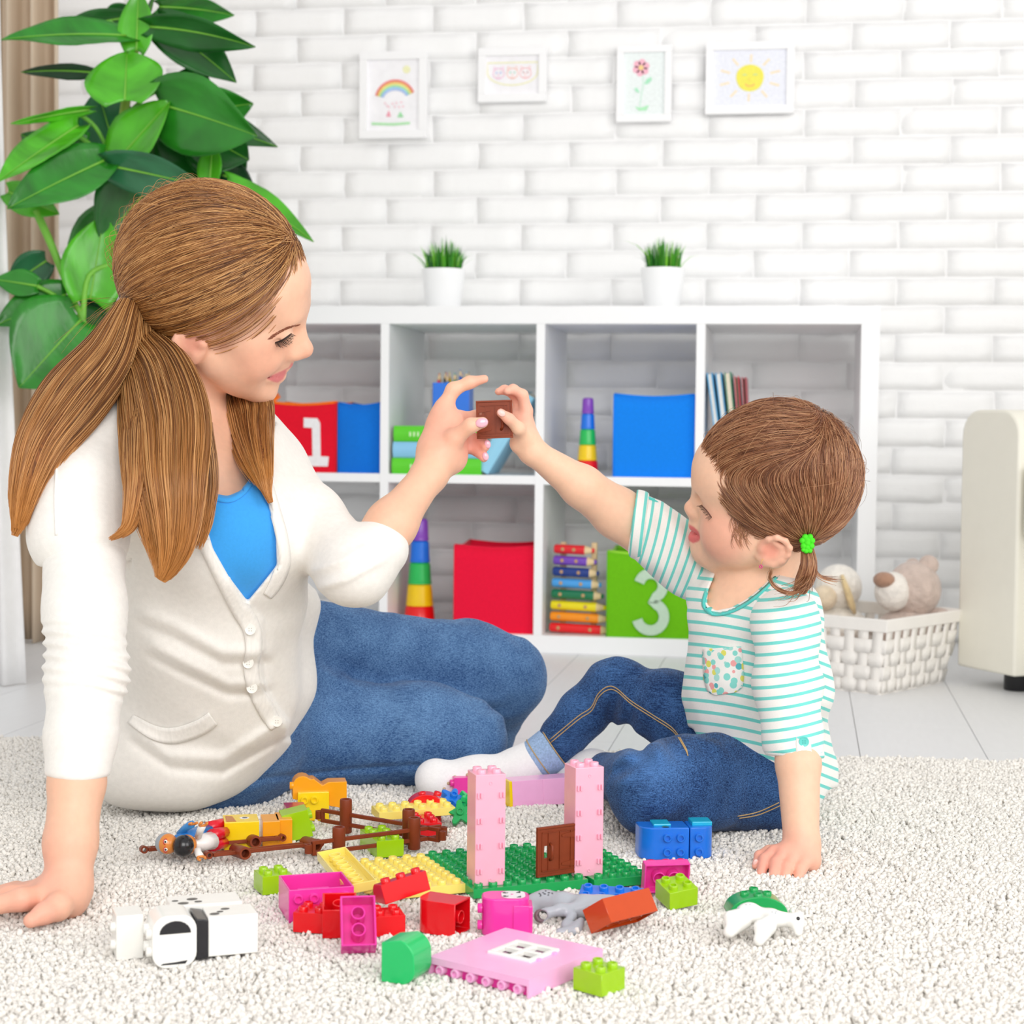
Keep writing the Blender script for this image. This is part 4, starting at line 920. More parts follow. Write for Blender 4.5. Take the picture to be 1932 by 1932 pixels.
# white cow blocks
o = toy('cow_block', 'white toy cow of blocks with black patches lying on the rug', 'toy animal', gl(352, 1806), 19); o.location.z -= .003
wm, km = pm_('white'), pm_('black')
def yb(poly, y0, y1, nm, m): MB().prism([(x, z) for x, z in poly], -y1, -y0, Matrix.Rotation(math.pi/2, 4, 'X')).build(nm, m, o, bevel=.0009, seg=2, auto=35)
pr = rrect(-.033, 0, .006, .047, .013, 6)
yb(pr, -.020, .020, 'head_block', wm)
yb([(.006, .004), (.017, .006), (.017, .040), (.006, .042)], -.017, .022, 'black_band', km); yb([(.017, .006), (.062, .006), (.062, .042), (.017, .042)], -.015, .020, 'body_block', wm)
MB().box((-.010, .026, .0), (.055, .062, .043)).build('hind_block', wm, o, bevel=.0008); MB().box((-.060, .018, .0), (-.036, .052, .040)).build('leg_block', wm, o, bevel=.0008)
for y, z_ in ((-.010, .014), (.008, .014), (-.010, .030), (.008, .030)): share('stud', stud_mesh('white'), o, (-.0328, y, z_), (0, -math.pi/2, 0))
for z_ in (.012, .028): share('stud', stud_mesh('white'), o, (-.0598, .028, z_), (0, -math.pi/2, 0))
yb(arc(-.013, .031, .014, 0, 180, 10, .0115), -.0206, -.0198, 'ear_patch', km); yb([(-.026, .0035), (-.004, .0035), (-.002, .0065), (-.013, .0055), (-.024, .005)], -.0206, -.0198, 'chin_patch', km)
for x, y, r_ in ((.024, -.006, .0045), (.036, .008, .004), (.030, .0, .003)): MB().prism(arc(x, y, r_, 0, 345, 14, r_*.7), .0421, .0424).build('spot_print', km, o)
for x, y, r_ in ((.002, .034, .005), (.012, .046, .005), (.016, .036, .0035), (-.004, .044, .003)): MB().prism(arc(x, y, r_, 0, 345, 14, r_*.7), .0431, .0434).build('spot_print', km, o)
# ------------------------------------------------------------------ smooth implicit surfaces, for bodies and cloth
def K(px, py, d): return np.array([(px-966.0)*d/FPX, (966.0-py)*d/FPX, d])     # camera-aligned metres: right, up, away
def rpx(r, d): return r*d/FPX
def hashn(i, j, k, s=0):
    n = (i*73856093) ^ (j*19349663) ^ (k*83492791) ^ (s*2654435761); n = (n ^ (n >> 13))*1274126177; n = n ^ (n >> 16)
    return (n & 0xffff)/65535.0
def vnoise(P, f, seed=0):
    Q = P*f; I = np.floor(Q).astype(np.int64); t = (Q-I).astype(np.float32); t = t*t*(3-2*t); r = 0
    for a in (0, 1):
        for b in (0, 1):
            for c in (0, 1):
                w = (t[..., 0] if a else 1-t[..., 0])*(t[..., 1] if b else 1-t[..., 1])*(t[..., 2] if c else 1-t[..., 2])
                r = r+w*hashn(I[..., 0]+a, I[..., 1]+b, I[..., 2]+c, seed)
    return r*2-1
def smin(a, b, k):
    if k <= 0: return np.minimum(a, b)
    h = np.maximum(k-np.abs(a-b), 0)/k; return np.minimum(a, b)-h*h*k*.25
def smax(a, b, k): return -smin(-a, -b, k)
class SD:
    def __init__(s): s.ops = []; s.lo = np.full(3, 1e9); s.hi = np.full(3, -1e9)
    def _a(s, fn, c, r, k, mode):
        s.ops.append((fn, np.array(c, np.float32), float(r), k, mode))
        if mode == 'u': s.lo = np.minimum(s.lo, np.array(c)-r); s.hi = np.maximum(s.hi, np.array(c)+r)
        return s
    def cone(s, a, ra, b, rb, k=.01, mode='u', n=None, sc=1.0):
        a = np.array(a, np.float32); b = np.array(b, np.float32); ba = b-a; L2 = float(ba @ ba)+1e-12
        nn = None if n is None else np.array(n, np.float32)/np.linalg.norm(n)
        def fn(P):
            pa = P-a; t = np.clip((pa @ ba)/L2, 0, 1); q = pa-t[..., None]*ba
            if nn is not None: q = q+((q @ nn)*(1/sc-1))[..., None]*nn
            d = np.sqrt((q*q).sum(-1))-(ra+(rb-ra)*t)
            return d*min(1, sc) if nn is not None else d
        return s._a(fn, (a+b)/2, math.sqrt(L2)/2+max(ra, rb)*max(1, sc), k, mode)
    def ball(s, c, r, k=.01, mode='u'):
        c = np.array(c, np.float32)
        return s._a(lambda P: np.sqrt(((P-c)**2).sum(-1))-r, c, r, k, mode)
    def ell(s, c, rad, ax=None, k=.01, mode='u'):
        c = np.array(c, np.float32); rad = np.array(rad, np.float32); R = np.eye(3, dtype=np.float32) if ax is None else np.array(ax, np.float32)
        def fn(P):
            q = (P-c) @ R.T; k0 = np.sqrt(((q/rad)**2).sum(-1)); k1 = np.sqrt(((q/rad**2)**2).sum(-1))+1e-9
            return k0*(k0-1)/k1
        return s._a(fn, c, float(rad.max()), k, mode)
    def chain(s, pts, rs, k=.01, kk=None, mode='u', **kw):
        for i in range(len(pts)-1): s.cone(pts[i], rs[i], pts[i+1], rs[i+1], k if i == 0 else (kk if kk is not None else k), mode, **kw)
        return s
    def op(s, fn, c, r, k=0, mode='m'): return s._a(fn, c, r, k, mode)
    def eval(s, P, cen=None, rad=None):
        d = np.full(P.shape[:-1], .5, np.float32)
        for fn, c, r, k, mode in s.ops:
            if cen is None: sel = slice(None)
            else:
                dist = np.sqrt(((cen-c)**2).sum(-1)); sel = np.nonzero(dist < r+rad+k+.012)[0]
                if len(sel) == 0: continue
            Q = P[sel]; v = fn(Q)
            if mode == 'u': d[sel] = smin(d[sel], v, k)
            elif mode == 's': d[sel] = smax(d[sel], -v, k)
            elif mode == 'i': d[sel] = smax(d[sel], v, k)
            else: d[sel] = d[sel]+v
        return d
    def mesh(s, res):
        B = 16; lo = s.lo-res*4; n = np.ceil((s.hi+res*4-lo)/res/B).astype(int); N = n*B
        g = np.stack(np.meshgrid(*[np.arange(q) for q in n], indexing='ij'), -1).reshape(-1, 3)
        cen = (lo+(g*B+B/2)*res).astype(np.float32); half = B*res*.5*1.7321
        dc = s.eval(cen); act = np.abs(dc) < half*1.15+.006
        vol = np.repeat(np.repeat(np.repeat(dc.reshape(n), B, 0), B, 1), B, 2).astype(np.float32)
        off = (np.stack(np.meshgrid(*[np.arange(B)]*3, indexing='ij'), -1).reshape(-1, 3)*res).astype(np.float32)
        ia = np.nonzero(act)[0]
        for q in range(0, len(ia), 400):
            ii = ia[q:q+400]; P = (lo+g[ii]*B*res).astype(np.float32)[:, None, :]+off[None]
            v = s.eval(P, cen[ii], half)
            for w, i in enumerate(ii):
                a, b, c = g[i]*B; vol[a:a+B, b:b+B, c:c+B] = v[w].reshape(B, B, B)
        return nets(vol, lo, res)
    def hit(s, px, py, d0, d1, n=90):
        t = np.linspace(d0, d1, n); v = np.array([(px-966)/FPX, (966-py)/FPX, 1.0]); P = (t[:, None]*v).astype(np.float32); vn = v/np.linalg.norm(v)
        if not hasattr(s, '_c') or len(s._c) != len(s.ops): s._c = np.array([o[1] for o in s.ops], float); s._r = np.array([o[2]+o[3]+.014 for o in s.ops])
        al = s._c @ vn; ds = np.sqrt(np.maximum(((s._c)**2).sum(1)-al*al, 0)); q = SD(); q.ops = [o for o, ok in zip(s.ops, ds < s._r) if ok]; d = q.eval(P)
        w = np.nonzero(d < 0)[0]
        if len(w) == 0: return None
        i = w[0]
        if i == 0: return P[0].astype(float)
        f = d[i-1]/(d[i-1]-d[i]+1e-12); return (P[i-1]+(P[i]-P[i-1])*f).astype(float)
def nets(vol, lo, res):
    sg = vol < 0; c = sg[:-1, :-1, :-1]; m = np.zeros_like(c)
    for a in (0, 1):
        for b in (0, 1):
            for e in (0, 1):
                if a+b+e: m |= sg[a:sg.shape[0]-1+a, b:sg.shape[1]-1+b, e:sg.shape[2]-1+e] != c
    ix = np.argwhere(m); idx = np.full(m.shape, -1, np.int32); idx[m] = np.arange(len(ix))
    cn = [(a, b, e) for a in (0, 1) for b in (0, 1) for e in (0, 1)]
    vals = {q: vol[ix[:, 0]+q[0], ix[:, 1]+q[1], ix[:, 2]+q[2]] for q in cn}
    acc = np.zeros((len(ix), 3)); cnt = np.zeros(len(ix))
    for i, p in enumerate(cn):
        for q in cn[i+1:]:
            if sum(abs(p[k]-q[k]) for k in range(3)) != 1: continue
            a, b = vals[p], vals[q]; x = (a < 0) != (b < 0); t = np.where(x, a/np.where(x, a-b, 1), 0)
            acc += np.where(x[:, None], np.array(p)+t[:, None]*(np.array(q)-np.array(p)), 0); cnt += x
    V = lo+(ix+acc/np.maximum(cnt, 1)[:, None])*res
    F = []
    for ax in range(3):
        s0 = [slice(None)]*3; s1 = [slice(None)]*3; s0[ax] = slice(0, -1); s1[ax] = slice(1, None)
        e = np.argwhere(sg[tuple(s0)] != sg[tuple(s1)]); u, v = (ax+1) % 3, (ax+2) % 3
        e = e[(e[:, u] > 0) & (e[:, v] > 0) & (e[:, u] < m.shape[u]) & (e[:, v] < m.shape[v])]
        fl = sg[tuple(e.T)]; q = []
        for du, dv in ((1, 1), (0, 1), (0, 0), (1, 0)):
            w = e.copy(); w[:, u] -= du; w[:, v] -= dv; q.append(idx[tuple(w.T)])
        q = np.stack(q, 1); q = q[(q >= 0).all(1)] if (q < 0).any() else q; fl = fl[:len(q)]
        F.append(np.where(fl[:, None], q[:, ::-1], q))
    return V, np.concatenate(F)
def to_world(V): V = np.asarray(V); return CAM+V[:, :1]*CR+V[:, 1:2]*CU+V[:, 2:3]*CF
def sd_object(name, sd, res, mat, parent, col=None, attrs=None, smooth_it=1):
    V, F = sd.mesh(res)
    if smooth_it:          # light relaxation removes the grid pattern
        e = np.concatenate([F[:, [0, 1]], F[:, [1, 2]], F[:, [2, 3]], F[:, [3, 0]]]); e = np.concatenate([e, e[:, ::-1]])
        deg = np.bincount(e[:, 0], minlength=len(V)).astype(float)
        for _ in range(smooth_it):
            a = np.stack([np.bincount(e[:, 0], weights=V[e[:, 1], k], minlength=len(V)) for k in range(3)], 1)/np.maximum(deg, 1)[:, None]
            V = V*.5+a*.5
    W = to_world(V)-np.array(parent.location if parent is not None else (0, 0, 0))
    a, b, c = W[F[:, 0]], W[F[:, 1]], W[F[:, 2]]
    if (np.einsum('ij,ij->i', a, np.cross(b, c))).sum()+(np.einsum('ij,ij->i', a, np.cross(c, W[F[:, 3]]))).sum() < 0: F = F[:, ::-1]
    me = bpy.data.meshes.new(name); me.vertices.add(len(W)); me.vertices.foreach_set('co', W.astype(np.float32).ravel())
    me.loops.add(F.size); me.loops.foreach_set('vertex_index', F.astype(np.int32).ravel()); me.polygons.add(len(F))
    me.polygons.foreach_set('loop_start', (np.arange(len(F))*4).astype(np.int32)); me.polygons.foreach_set('loop_total', np.full(len(F), 4, np.int32))
    me.polygons.foreach_set('use_smooth', np.ones(len(F), bool)); me.update(calc_edges=True); me.validate()
    if col is not None:
        cc = np.ones((len(V), 4), np.float32); cc[:, :3] = col(V); at = me.attributes.new('Col', 'FLOAT_COLOR', 'POINT'); at.data.foreach_set('color', cc.ravel())
    for nm, fn in (attrs or {}).items():
        at = me.attributes.new(nm, 'FLOAT', 'POINT'); at.data.foreach_set('value', fn(V).astype(np.float32))
    return obj(name, me, mat, parent)
def pix(V): return 966+V[..., 0]/V[..., 2]*FPX, 966-V[..., 1]/V[..., 2]*FPX
def in_poly(px, py, poly):
    """signed pixel distance to a polygon (negative inside)"""
    d = np.full(px.shape, 1e9); ins = np.zeros(px.shape, bool); n = len(poly)
    for i in range(n):
        x0, y0 = poly[i]; x1, y1 = poly[(i+1) % n]; dx, dy = x1-x0, y1-y0
        t = np.clip(((px-x0)*dx+(py-y0)*dy)/(dx*dx+dy*dy+1e-9), 0, 1); d = np.minimum(d, np.hypot(px-x0-t*dx, py-y0-t*dy))
        c = ((y0 > py) != (y1 > py)) & (px < (x1-x0)*(py-y0)/(y1-y0+1e-12)+x0); ins ^= c
    return np.where(ins, -d, d)
def curve(pts, n=24):
    P = np.array(pts, float); m = len(P); u = np.linspace(0, m-1.0001, n); out = []
    for q in u:
        k = int(q); t = q-k; p0, p1, p2, p3 = P[max(k-1, 0)], P[k], P[min(k+1, m-1)], P[min(k+2, m-1)]
        out.append(.5*((2*p1)+(-p0+p2)*t+(2*p0-5*p1+4*p2-p3)*t*t+(-p0+3*p1-3*p2+p3)*t**3))
    return np.array(out)
def wtube(name, pts, r, mat, parent, n=8, flat=1.0, closed=False):
    W = to_world(np.array(pts))-np.array(parent_loc(parent)); return MB().tube([tuple(p) for p in W], r, n, flat=flat, closed=closed).build(name, mat, parent, True)
def parent_loc(p):
    v = Vector((0, 0, 0))
    while p is not None: v = v+Vector(p.location); p = p.parent
    return tuple(v)
def decal(name, sd, line, hw, rng, off, mat, parent, nu=30, nw=4, thick=.0012):
    """a strip of cloth laid on a surface: line of pixels, half width in pixels"""
    L_ = curve(line, nu); v = []; f = []; base = np.array(parent_loc(parent)); hw = np.interp(np.linspace(0, 1, nu), np.linspace(0, 1, len(hw)), hw) if hasattr(hw, '__len__') else [hw]*nu
    last = None
    for i in range(nu):
        t = L_[min(i+1, nu-1)]-L_[max(i-1, 0)]; t = t/(np.hypot(*t)+1e-9); nx, ny = -t[1], t[0]
        for j in range(nw+1):
            s = (j/nw-.5)*2*hw[i]; q = sd.hit(L_[i][0]+nx*s, L_[i][1]+ny*s, rng[0], rng[1])
            if q is None: q = last if last is not None else K(L_[i][0], L_[i][1], rng[1])
            last = q; q = q*(1-off/q[2]); v.append(tuple(to_world(q[None])[0]-base))
    f = [(i*(nw+1)+j, i*(nw+1)+j+1, (i+1)*(nw+1)+j+1, (i+1)*(nw+1)+j) for i in range(nu-1) for j in range(nw)]
    return MB().add(v, f).build(name, mat, parent, True, solid=thick)
# hair: real strands
def strands(name, paths, rad, mat, parent):
    """paths: list of (n,3) arrays in camera metres"""
    hc = bpy.data.hair_curves.new(name); hc.add_curves([len(p) for p in paths])
    W = to_world(np.concatenate(paths))-np.array(parent_loc(parent))
    hc.attributes['position'].data.foreach_set('vector', W.astype(np.float32).ravel())
    ra = hc.attributes.get('radius') or hc.attributes.new('radius', 'FLOAT', 'POINT')
    rr = np.concatenate([rad*np.interp(np.linspace(0, 1, len(p)), [0, .1, .75, 1], [.9, 1, .9, .35]) for p in paths]); ra.data.foreach_set('value', rr.astype(np.float32))
    rd = hc.attributes.new('tone', 'FLOAT', 'POINT'); tone = RNG.random(len(paths)); rd.data.foreach_set('value', np.concatenate([np.full(len(p), t) for p, t in zip(paths, tone)]).astype(np.float32))
    al = hc.attributes.new('along', 'FLOAT', 'POINT'); al.data.foreach_set('value', np.concatenate([np.linspace(0, 1, len(p)) for p in paths]).astype(np.float32))
    o = bpy.data.objects.new(name, hc); COL.objects.link(o); hc.materials.append(mat); o.parent = parent; return o
def hair_mat(name, dark, mid, light, tip=None):
    m = bpy.data.materials.new(name); m.use_nodes = True; nt = m.node_tree; N = nt.nodes; L = nt.links; b = N['Principled BSDF']
    a = N.new('ShaderNodeAttribute'); a.attribute_name = 'tone'; cr = N.new('ShaderNodeValToRGB'); e = cr.color_ramp.elements
    e[0].position = 0; e[0].color = (*lin(dark), 1); e[1].position = 1; e[1].color = (*lin(light), 1); x = e.new(.45); x.color = (*lin(mid), 1)
    L.new(a.outputs['Fac'], cr.inputs[0]); out = cr.outputs[0]
    if tip:
        a2 = N.new('ShaderNodeAttribute'); a2.attribute_name = 'along'; mx = N.new('ShaderNodeMix'); mx.data_type = 'RGBA'; mr = N.new('ShaderNodeMapRange'); mr.inputs[1].default_value = .35; mr.inputs[2].default_value = 1.0; mr.inputs[4].default_value = .75
        L.new(a2.outputs['Fac'], mr.inputs[0]); L.new(mr.outputs[0], mx.inputs['Factor']); L.new(out, mx.inputs['A']); mx.inputs['B'].default_value = (*lin(tip), 1); out = mx.outputs['Result']
    L.new(out, b.inputs['Base Color']); b.inputs['Roughness'].default_value = .38; b.inputs['Specular IOR Level'].default_value = .55
    return m
def skin_mat(name, rough=.45):
    m = M(name, 'f0c4a6', rough, .35, (120, .03), (900, .04, .0003), sss=.12, vcol=True); return m
def denim(name, c1, c2, scale=(90, 900, 90)):
    m = bpy.data.materials.new(name); m.use_nodes = True; nt = m.node_tree; N = nt.nodes; L = nt.links; b = N['Principled BSDF']; b.inputs['Roughness'].default_value = .85; b.inputs['Specular IOR Level'].default_value = .15; b.inputs['Sheen Weight'].default_value = .1
    at = N.new('ShaderNodeAttribute'); at.attribute_name = 'wear'
    tc = N.new('ShaderNodeTexCoord'); facs = []
    for sc, st in (((60, 900, 900), 1), ((900, 60, 900), 2), ((25, 25, 25), 3)):
        mp = N.new('ShaderNodeMapping'); mp.inputs['Scale'].default_value = sc; mp.inputs['Rotation'].default_value = (.2*st, .1, -.12); L.new(tc.outputs['Object'], mp.inputs[0]); n = N.new('ShaderNodeTexNoise'); n.inputs['Scale'].default_value = 1; n.inputs['Detail'].default_value = 3; L.new(mp.outputs[0], n.inputs['Vector']); facs.append(n.outputs['Fac'])
    ad = N.new('ShaderNodeMath'); ad.operation = 'ADD'; L.new(facs[0], ad.inputs[0]); L.new(facs[1], ad.inputs[1])
    m2 = N.new('ShaderNodeMath'); m2.operation = 'MULTIPLY_ADD'; L.new(ad.outputs[0], m2.inputs[0]); m2.inputs[1].default_value = 1.7; m2.inputs[2].default_value = -1.62
    m3 = N.new('ShaderNodeMath'); m3.operation = 'MULTIPLY_ADD'; L.new(facs[2], m3.inputs[0]); m3.inputs[1].default_value = .7; L.new(m2.outputs[0], m3.inputs[2])
    m4 = N.new('ShaderNodeMath'); m4.operation = 'ADD'; m4.use_clamp = True; L.new(m3.outputs[0], m4.inputs[0]); L.new(at.outputs['Fac'], m4.inputs[1])
    mx = N.new('ShaderNodeMix'); mx.data_type = 'RGBA'; L.new(m4.outputs[0], mx.inputs['Factor']); mx.inputs['A'].default_value = (*lin(c1), 1); mx.inputs['B'].default_value = (*lin(c2), 1); L.new(mx.outputs['Result'], b.inputs['Base Color'])
    bp = N.new('ShaderNodeBump'); bp.inputs['Strength'].default_value = .2; bp.inputs['Distance'].default_value = .001; L.new(ad.outputs[0], bp.inputs['Height']); L.new(bp.outputs[0], b.inputs['Normal'])
    return m
class HeadFrame:
    """face frame: C centre, n = unit normal of the middle plane towards the camera side"""
    def __init__(s, C, n, fwd):
        s.C = C; s.n = np.array(n)/np.linalg.norm(n); f = np.array(fwd, float); f -= s.n*(f @ s.n); s.f = f/np.linalg.norm(f); s.u = np.cross(s.n, s.f)
        if s.u[1] < 0: s.u = -s.u
    def P(s, px, py, off=0.0):
        v = np.array([(px-966)/FPX, (966-py)/FPX, 1.0]); t = (off+s.n @ s.C)/(s.n @ v); return v*t
    def mir(s, P): return P-2*s.n*((P-s.C) @ s.n)
    def L(s, a, b, c): return s.C+s.f*a+s.n*b+s.u*c          # forward, near side, up
def lock(name, secs, n, seed, hairo, m_hair, m_hbase, spread=1.0, wave=.004, base=True, cut=.30):
    """secs: (px, py, d, half width px, half depth m)"""
    S_ = np.array(secs, float); Cc = curve(S_, 26); cen = np.array([K(*c[:3]) for c in Cc]); hw = Cc[:, 3]*Cc[:, 2]/FPX; hd = Cc[:, 4]; m = len(cen)
    t = np.gradient(cen, axis=0); t /= np.linalg.norm(t, axis=1)[:, None]; sd_ = np.cross(t, np.array([0, 0, 1.0])); sd_ /= np.linalg.norm(sd_, axis=1)[:, None]; dd = np.cross(sd_, t)
    if base:
        nr = 20; mb = MB(); v = []; base_l = np.array(parent_loc(hairo))
        mb_n = int(m*.80)
        for i in range(mb_n):
            sc = .84 if i < m*.5 else .84-.70*((i-m*.5)/(m*.30))**1.2
            for k in range(nr):
                a = 2*math.pi*k/nr; v.append(cen[i]+sd_[i]*hw[i]*sc*math.cos(a)+dd[i]*hd[i]*sc*math.sin(a))
        v = to_world(np.array(v))-base_l; f = [(i*nr+k, i*nr+(k+1) % nr, (i+1)*nr+(k+1) % nr, (i+1)*nr+k) for i in range(mb_n-1) for k in range(nr)]+[tuple(range(nr)), tuple((mb_n-1)*nr+k for k in range(nr))]
        mb.add([tuple(q) for q in v], f).build(name, m_hbase, hairo, True)
    P_ = []; r = np.random.default_rng(seed); nc = 36; ca_ = r.uniform(0, 6.283, nc); cr_ = np.sqrt(r.uniform(.2, 1, nc)); cu, cw = cr_*np.cos(ca_), cr_*np.sin(ca_); cend = 1-cut*r.uniform(0, 1, nc)**1.5
    for q in range(n):
        a = r.uniform(0, 2*math.pi); rad = math.sqrt(r.uniform(.35, 1.0)); u, w = rad*math.cos(a), rad*math.sin(a); end = int(m*(1-cut*r.random())); ph = r.uniform(0, 6, 2); gr = .13*np.sin(4*u*math.pi+ph[0]*.15)
        ci = int((a/(2*math.pi))*nc)*3+int(rad*2.99); ci %= nc; tt = np.linspace(0, 1, m); cl_ = .42*tt**2.0; u = u*(1-cl_)+cu[ci]*cl_; w = w*(1-cl_)+cw[ci]*cl_; end = max(8, int(m*cend[ci]*(1-.10*r.random()))); du = u*spread+gr*.5*tt+.05*np.sin(tt*5+ph[0])+r.normal(0, .05)*tt; dw = w+.06*np.sin(tt*6+ph[1])
        p = cen+sd_*(hw*du)[:, None]+dd*(hd*dw)[:, None]+(wave*np.sin(tt*8+ph[1])*tt)[:, None]*sd_*.35; P_.append(p[:max(end, 6)])
    strands(name+'_strands', P_, .00034, m_hair, hairo)
# ------------------------------------------------------------------ the woman
SKIN = np.array(lin('f1c0a3')); LIP = np.array(lin('d9727a')); BLUSH = np.array(lin('ee9f86')); EARIN = np.array(lin('cf8070'))
def mixc(c, t, w): w = np.clip(w, 0, 1)[:, None]; return c*(1-w)+np.array(t)*w
def blob(V, p, r, soft=1.6):
    d = np.sqrt(((V-np.array(p))**2).sum(1)); return np.clip((r*soft-d)/(r*(soft-1)+1e-9), 0, 1)
woman = thing('person', 'young woman in white cardigan and jeans sitting on the rug, leaning on her hand', 'person', gpos(*gl(420, 1490), 0.0))
HW = HeadFrame(K(405, 540, 2.06), (-.15, -.46, -.875), (math.cos(math.radians(15)), -math.sin(math.radians(15)), 0))
body = SD()
DH = 2.06
def hb(sd, px, py, r, s=0.0, k=.012, mode='u', H=HW, d=DH):
    p = H.P(px, py, s); sd.ball(p, rpx(r, d), k, mode)
    if abs(s) > 1e-4: sd.ball(H.mir(p), rpx(r, d), k, mode)
def hc(sd, a, b, k=.012, H=HW, d=DH, mode='u'):        # a, b = (px, py, r, s)
    pa, pb = H.P(a[0], a[1], a[3]), H.P(b[0], b[1], b[3]); sd.cone(pa, rpx(a[2], d), pb, rpx(b[2], d), k, mode)
    if abs(a[3]) > 1e-4 or abs(b[3]) > 1e-4: sd.cone(H.mir(pa), rpx(a[2], d), H.mir(pb), rpx(b[2], d), k, mode)
AXW = (HW.f, HW.n, HW.u)
CRW = HW.P(398, 512); CRR = (.098, .076, .092)
body.ell(CRW, CRR, AXW, .02)
hb(body, 512, 534, 70, 0, .03); hb(body, 498, 552, 46, .022, .03); hb(body, 533, 652, 23, .010, .02); hb(body, 538, 640, 19, 0, .015); hb(body, 546, 588, 29, 0, .02); hb(body, 535, 598, 24, .022, .02)
body.ell(HW.P(462, 652), (.040, .054, .058), AXW, .03)                       # face mass
hb(body, 474, 642, 42, .034, .025)                                            # cheekbone
hb(body, 476, 682, 34, .032, .02); hb(body, 503, 678, 22, .027, .012)       # smiling cheek
hc(body, (405, 686, 27, .048), (484, 733, 20, .012), .025)                    # jaw
hb(body, 494, 732, 21, 0, .018); hb(body, 500, 738, 17, 0, .012)             # chin
hc(body, (556, 606, 11.5, 0), (574, 655, 13, 0), .014)                       # nose
hb(body, 575, 660, 15, 0, .008); hb(body, 552, 669, 11.5, .0115, .007); hb(body, 562, 668, 10, .006, .006)
hc(body, (528, 678, 21, 0), (512, 702, 20, 0), .016)                         # upper lip area
hc(body, (540, 686, 9, 0), (534, 694, 7, 0), .008); hc(body, (533, 693, 6.5, .002), (509, 709, 5, .020), .006)      # upper lip
hc(body, (527, 711, 8.5, .003), (508, 714, 5.5, .019), .007)                 # lower lip
hc(body, (533, 701.5, 4.6, 0), (505, 711.5, 3.0, .0245), .003, mode='s')     # mouth
hb(body, 558, 632, 11, .024, .014, 's'); hb(body, 536, 634, 19, .0285, .006)  # eye socket, lid
hc(body, (518, 646.5, 1.5, .043), (549, 629, 1.5, .028), .004, mode='s')     # lash line
# neck and torso
body.chain([HW.P(352, 640), K(345, 770, 2.12), K(385, 890, 2.13)], [.052, .047, .06], .016)
SHN, SHF = K(170, 870, 1.99), K(530, 870, 2.22)
torso = [(K(300, 915, 2.06), .080, K(450, 948, 2.16), .080), (K(385, 960, 2.10), .095, K(395, 1130, 2.14), .098), (K(395, 1130, 2.14), .098, K(350, 1362, 2.24), .090)]
def add_torso(sd, off, k=.05):
    for a, ra, b, rb in torso: sd.cone(a, ra+off, b, rb+off, k)
    sd.ball(K(428, 1015, 2.035), .058+off, k); sd.ball(K(492, 1010, 2.085), .052+off, k)
    sd.cone(K(200, 870, 2.0), .045+off, K(420, 850, 2.12), .045+off, k); sd.cone(K(420, 866, 2.12), .040+off, K(495, 895, 2.2), .040+off, k)
add_torso(body, -.006, .018)
# supporting arm and hand (her right)
body.chain([K(170, 880, 1.97), K(160, 1150, 1.875), K(150, 1400, 1.795), K(145, 1475, 1.78), K(133, 1590, 1.757), K(128, 1672, 1.742)], [.038, .034, .0255, .0275, .0255, .0215], .02, .01)
HZ = [((40, 1697, 1.695), (-25, 1712, 1.69), (-85, 1720, 1.685)), ((20, 1692, 1.735), (-55, 1703, 1.735), (-120, 1712, 1.735)), ((18, 1688, 1.775), (-50, 1696, 1.78), (-110, 1702, 1.785)), ((30, 1684, 1.81), (-25, 1690, 1.82), (-70, 1694, 1.825))]
body.chain([K(128, 1672, 1.742), K(118, 1692, 1.738), K(85, 1699, 1.74)], [.0215, .0215, .017], .014)
for a, b, c in HZ:
    body.cone(K(112, 1690, 1.742), .016, K(*a), .0108, .012); body.chain([K(*a), K(*b), K(*c)], [.0105, .009, .0072], .006)
body.chain([K(126, 1694, 1.722), K(108, 1712, 1.695), K(84, 1723, 1.68), K(58, 1737, 1.668)], [.016, .0125, .0098, .0072], .012, .006)
# raised arm and hand (her left)
body.chain([K(505, 900, 2.2), K(590, 992, 2.1), K(672, 1076, 2.035)], [.036, .032, .027], .02); body.chain([K(672, 1076, 2.035), K(738, 990, 2.05), K(812, 893, 2.10)], [.027, .0265, .0195], .02)
DM = 2.125
def pf(sd, pts, rs, k=.006, k0=.010): 
    Q = [K(x, y, d) for x, y, d in pts]; R = [rpx(r, DM) for r in rs]
    sd.cone(Q[0], R[0], Q[1], R[1], k0)
    for i in range(1, len(Q)-1): sd.cone(Q[i], R[i], Q[i+1], R[i+1], k)
body.chain([K(812, 893, 2.10), K(830, 855, 2.115), K(838, 820, 2.125)], [.0195, .0215, .020], .015)
body.cone(K(828, 860, 2.118), .021, K(856, 866, 2.12), .0155, .016); body.cone(K(822, 842, 2.12), .019, K(836, 790, 2.13), .016, .012)
body.cone(K(848, 800, 2.128), .0175, K(850, 842, 2.128), .018, .014)
pf(body, [(826, 800, 2.128), (838, 768, 2.13), (855, 735, 2.132), (886, 721.5, 2.132), (914, 715, 2.13)], [17, 15.5, 13, 11.2, 8.2])           # index
pf(body, [(842, 858, 2.105), (858, 827, 2.096), (888, 803, 2.085), (911, 797, 2.083)], [18, 16.5, 13.2, 10.5], .006, .014)                        # thumb
pf(body, [(845, 800, 2.135), (868, 789, 2.142), (900, 786, 2.148), (935, 790, 2.150)], [14, 12.5, 11.5, 9])                                   # middle, behind the board
pf(body, [(858, 822, 2.14), (884, 826, 2.146), (907, 831, 2.140), (916, 842, 2.130)], [14, 12, 11, 9.2])                                     # ring
pf(body, [(858, 845, 2.14), (884, 842, 2.144), (903, 851, 2.140), (913, 864, 2.132)], [13, 11, 10.5, 8.6])                                     # little
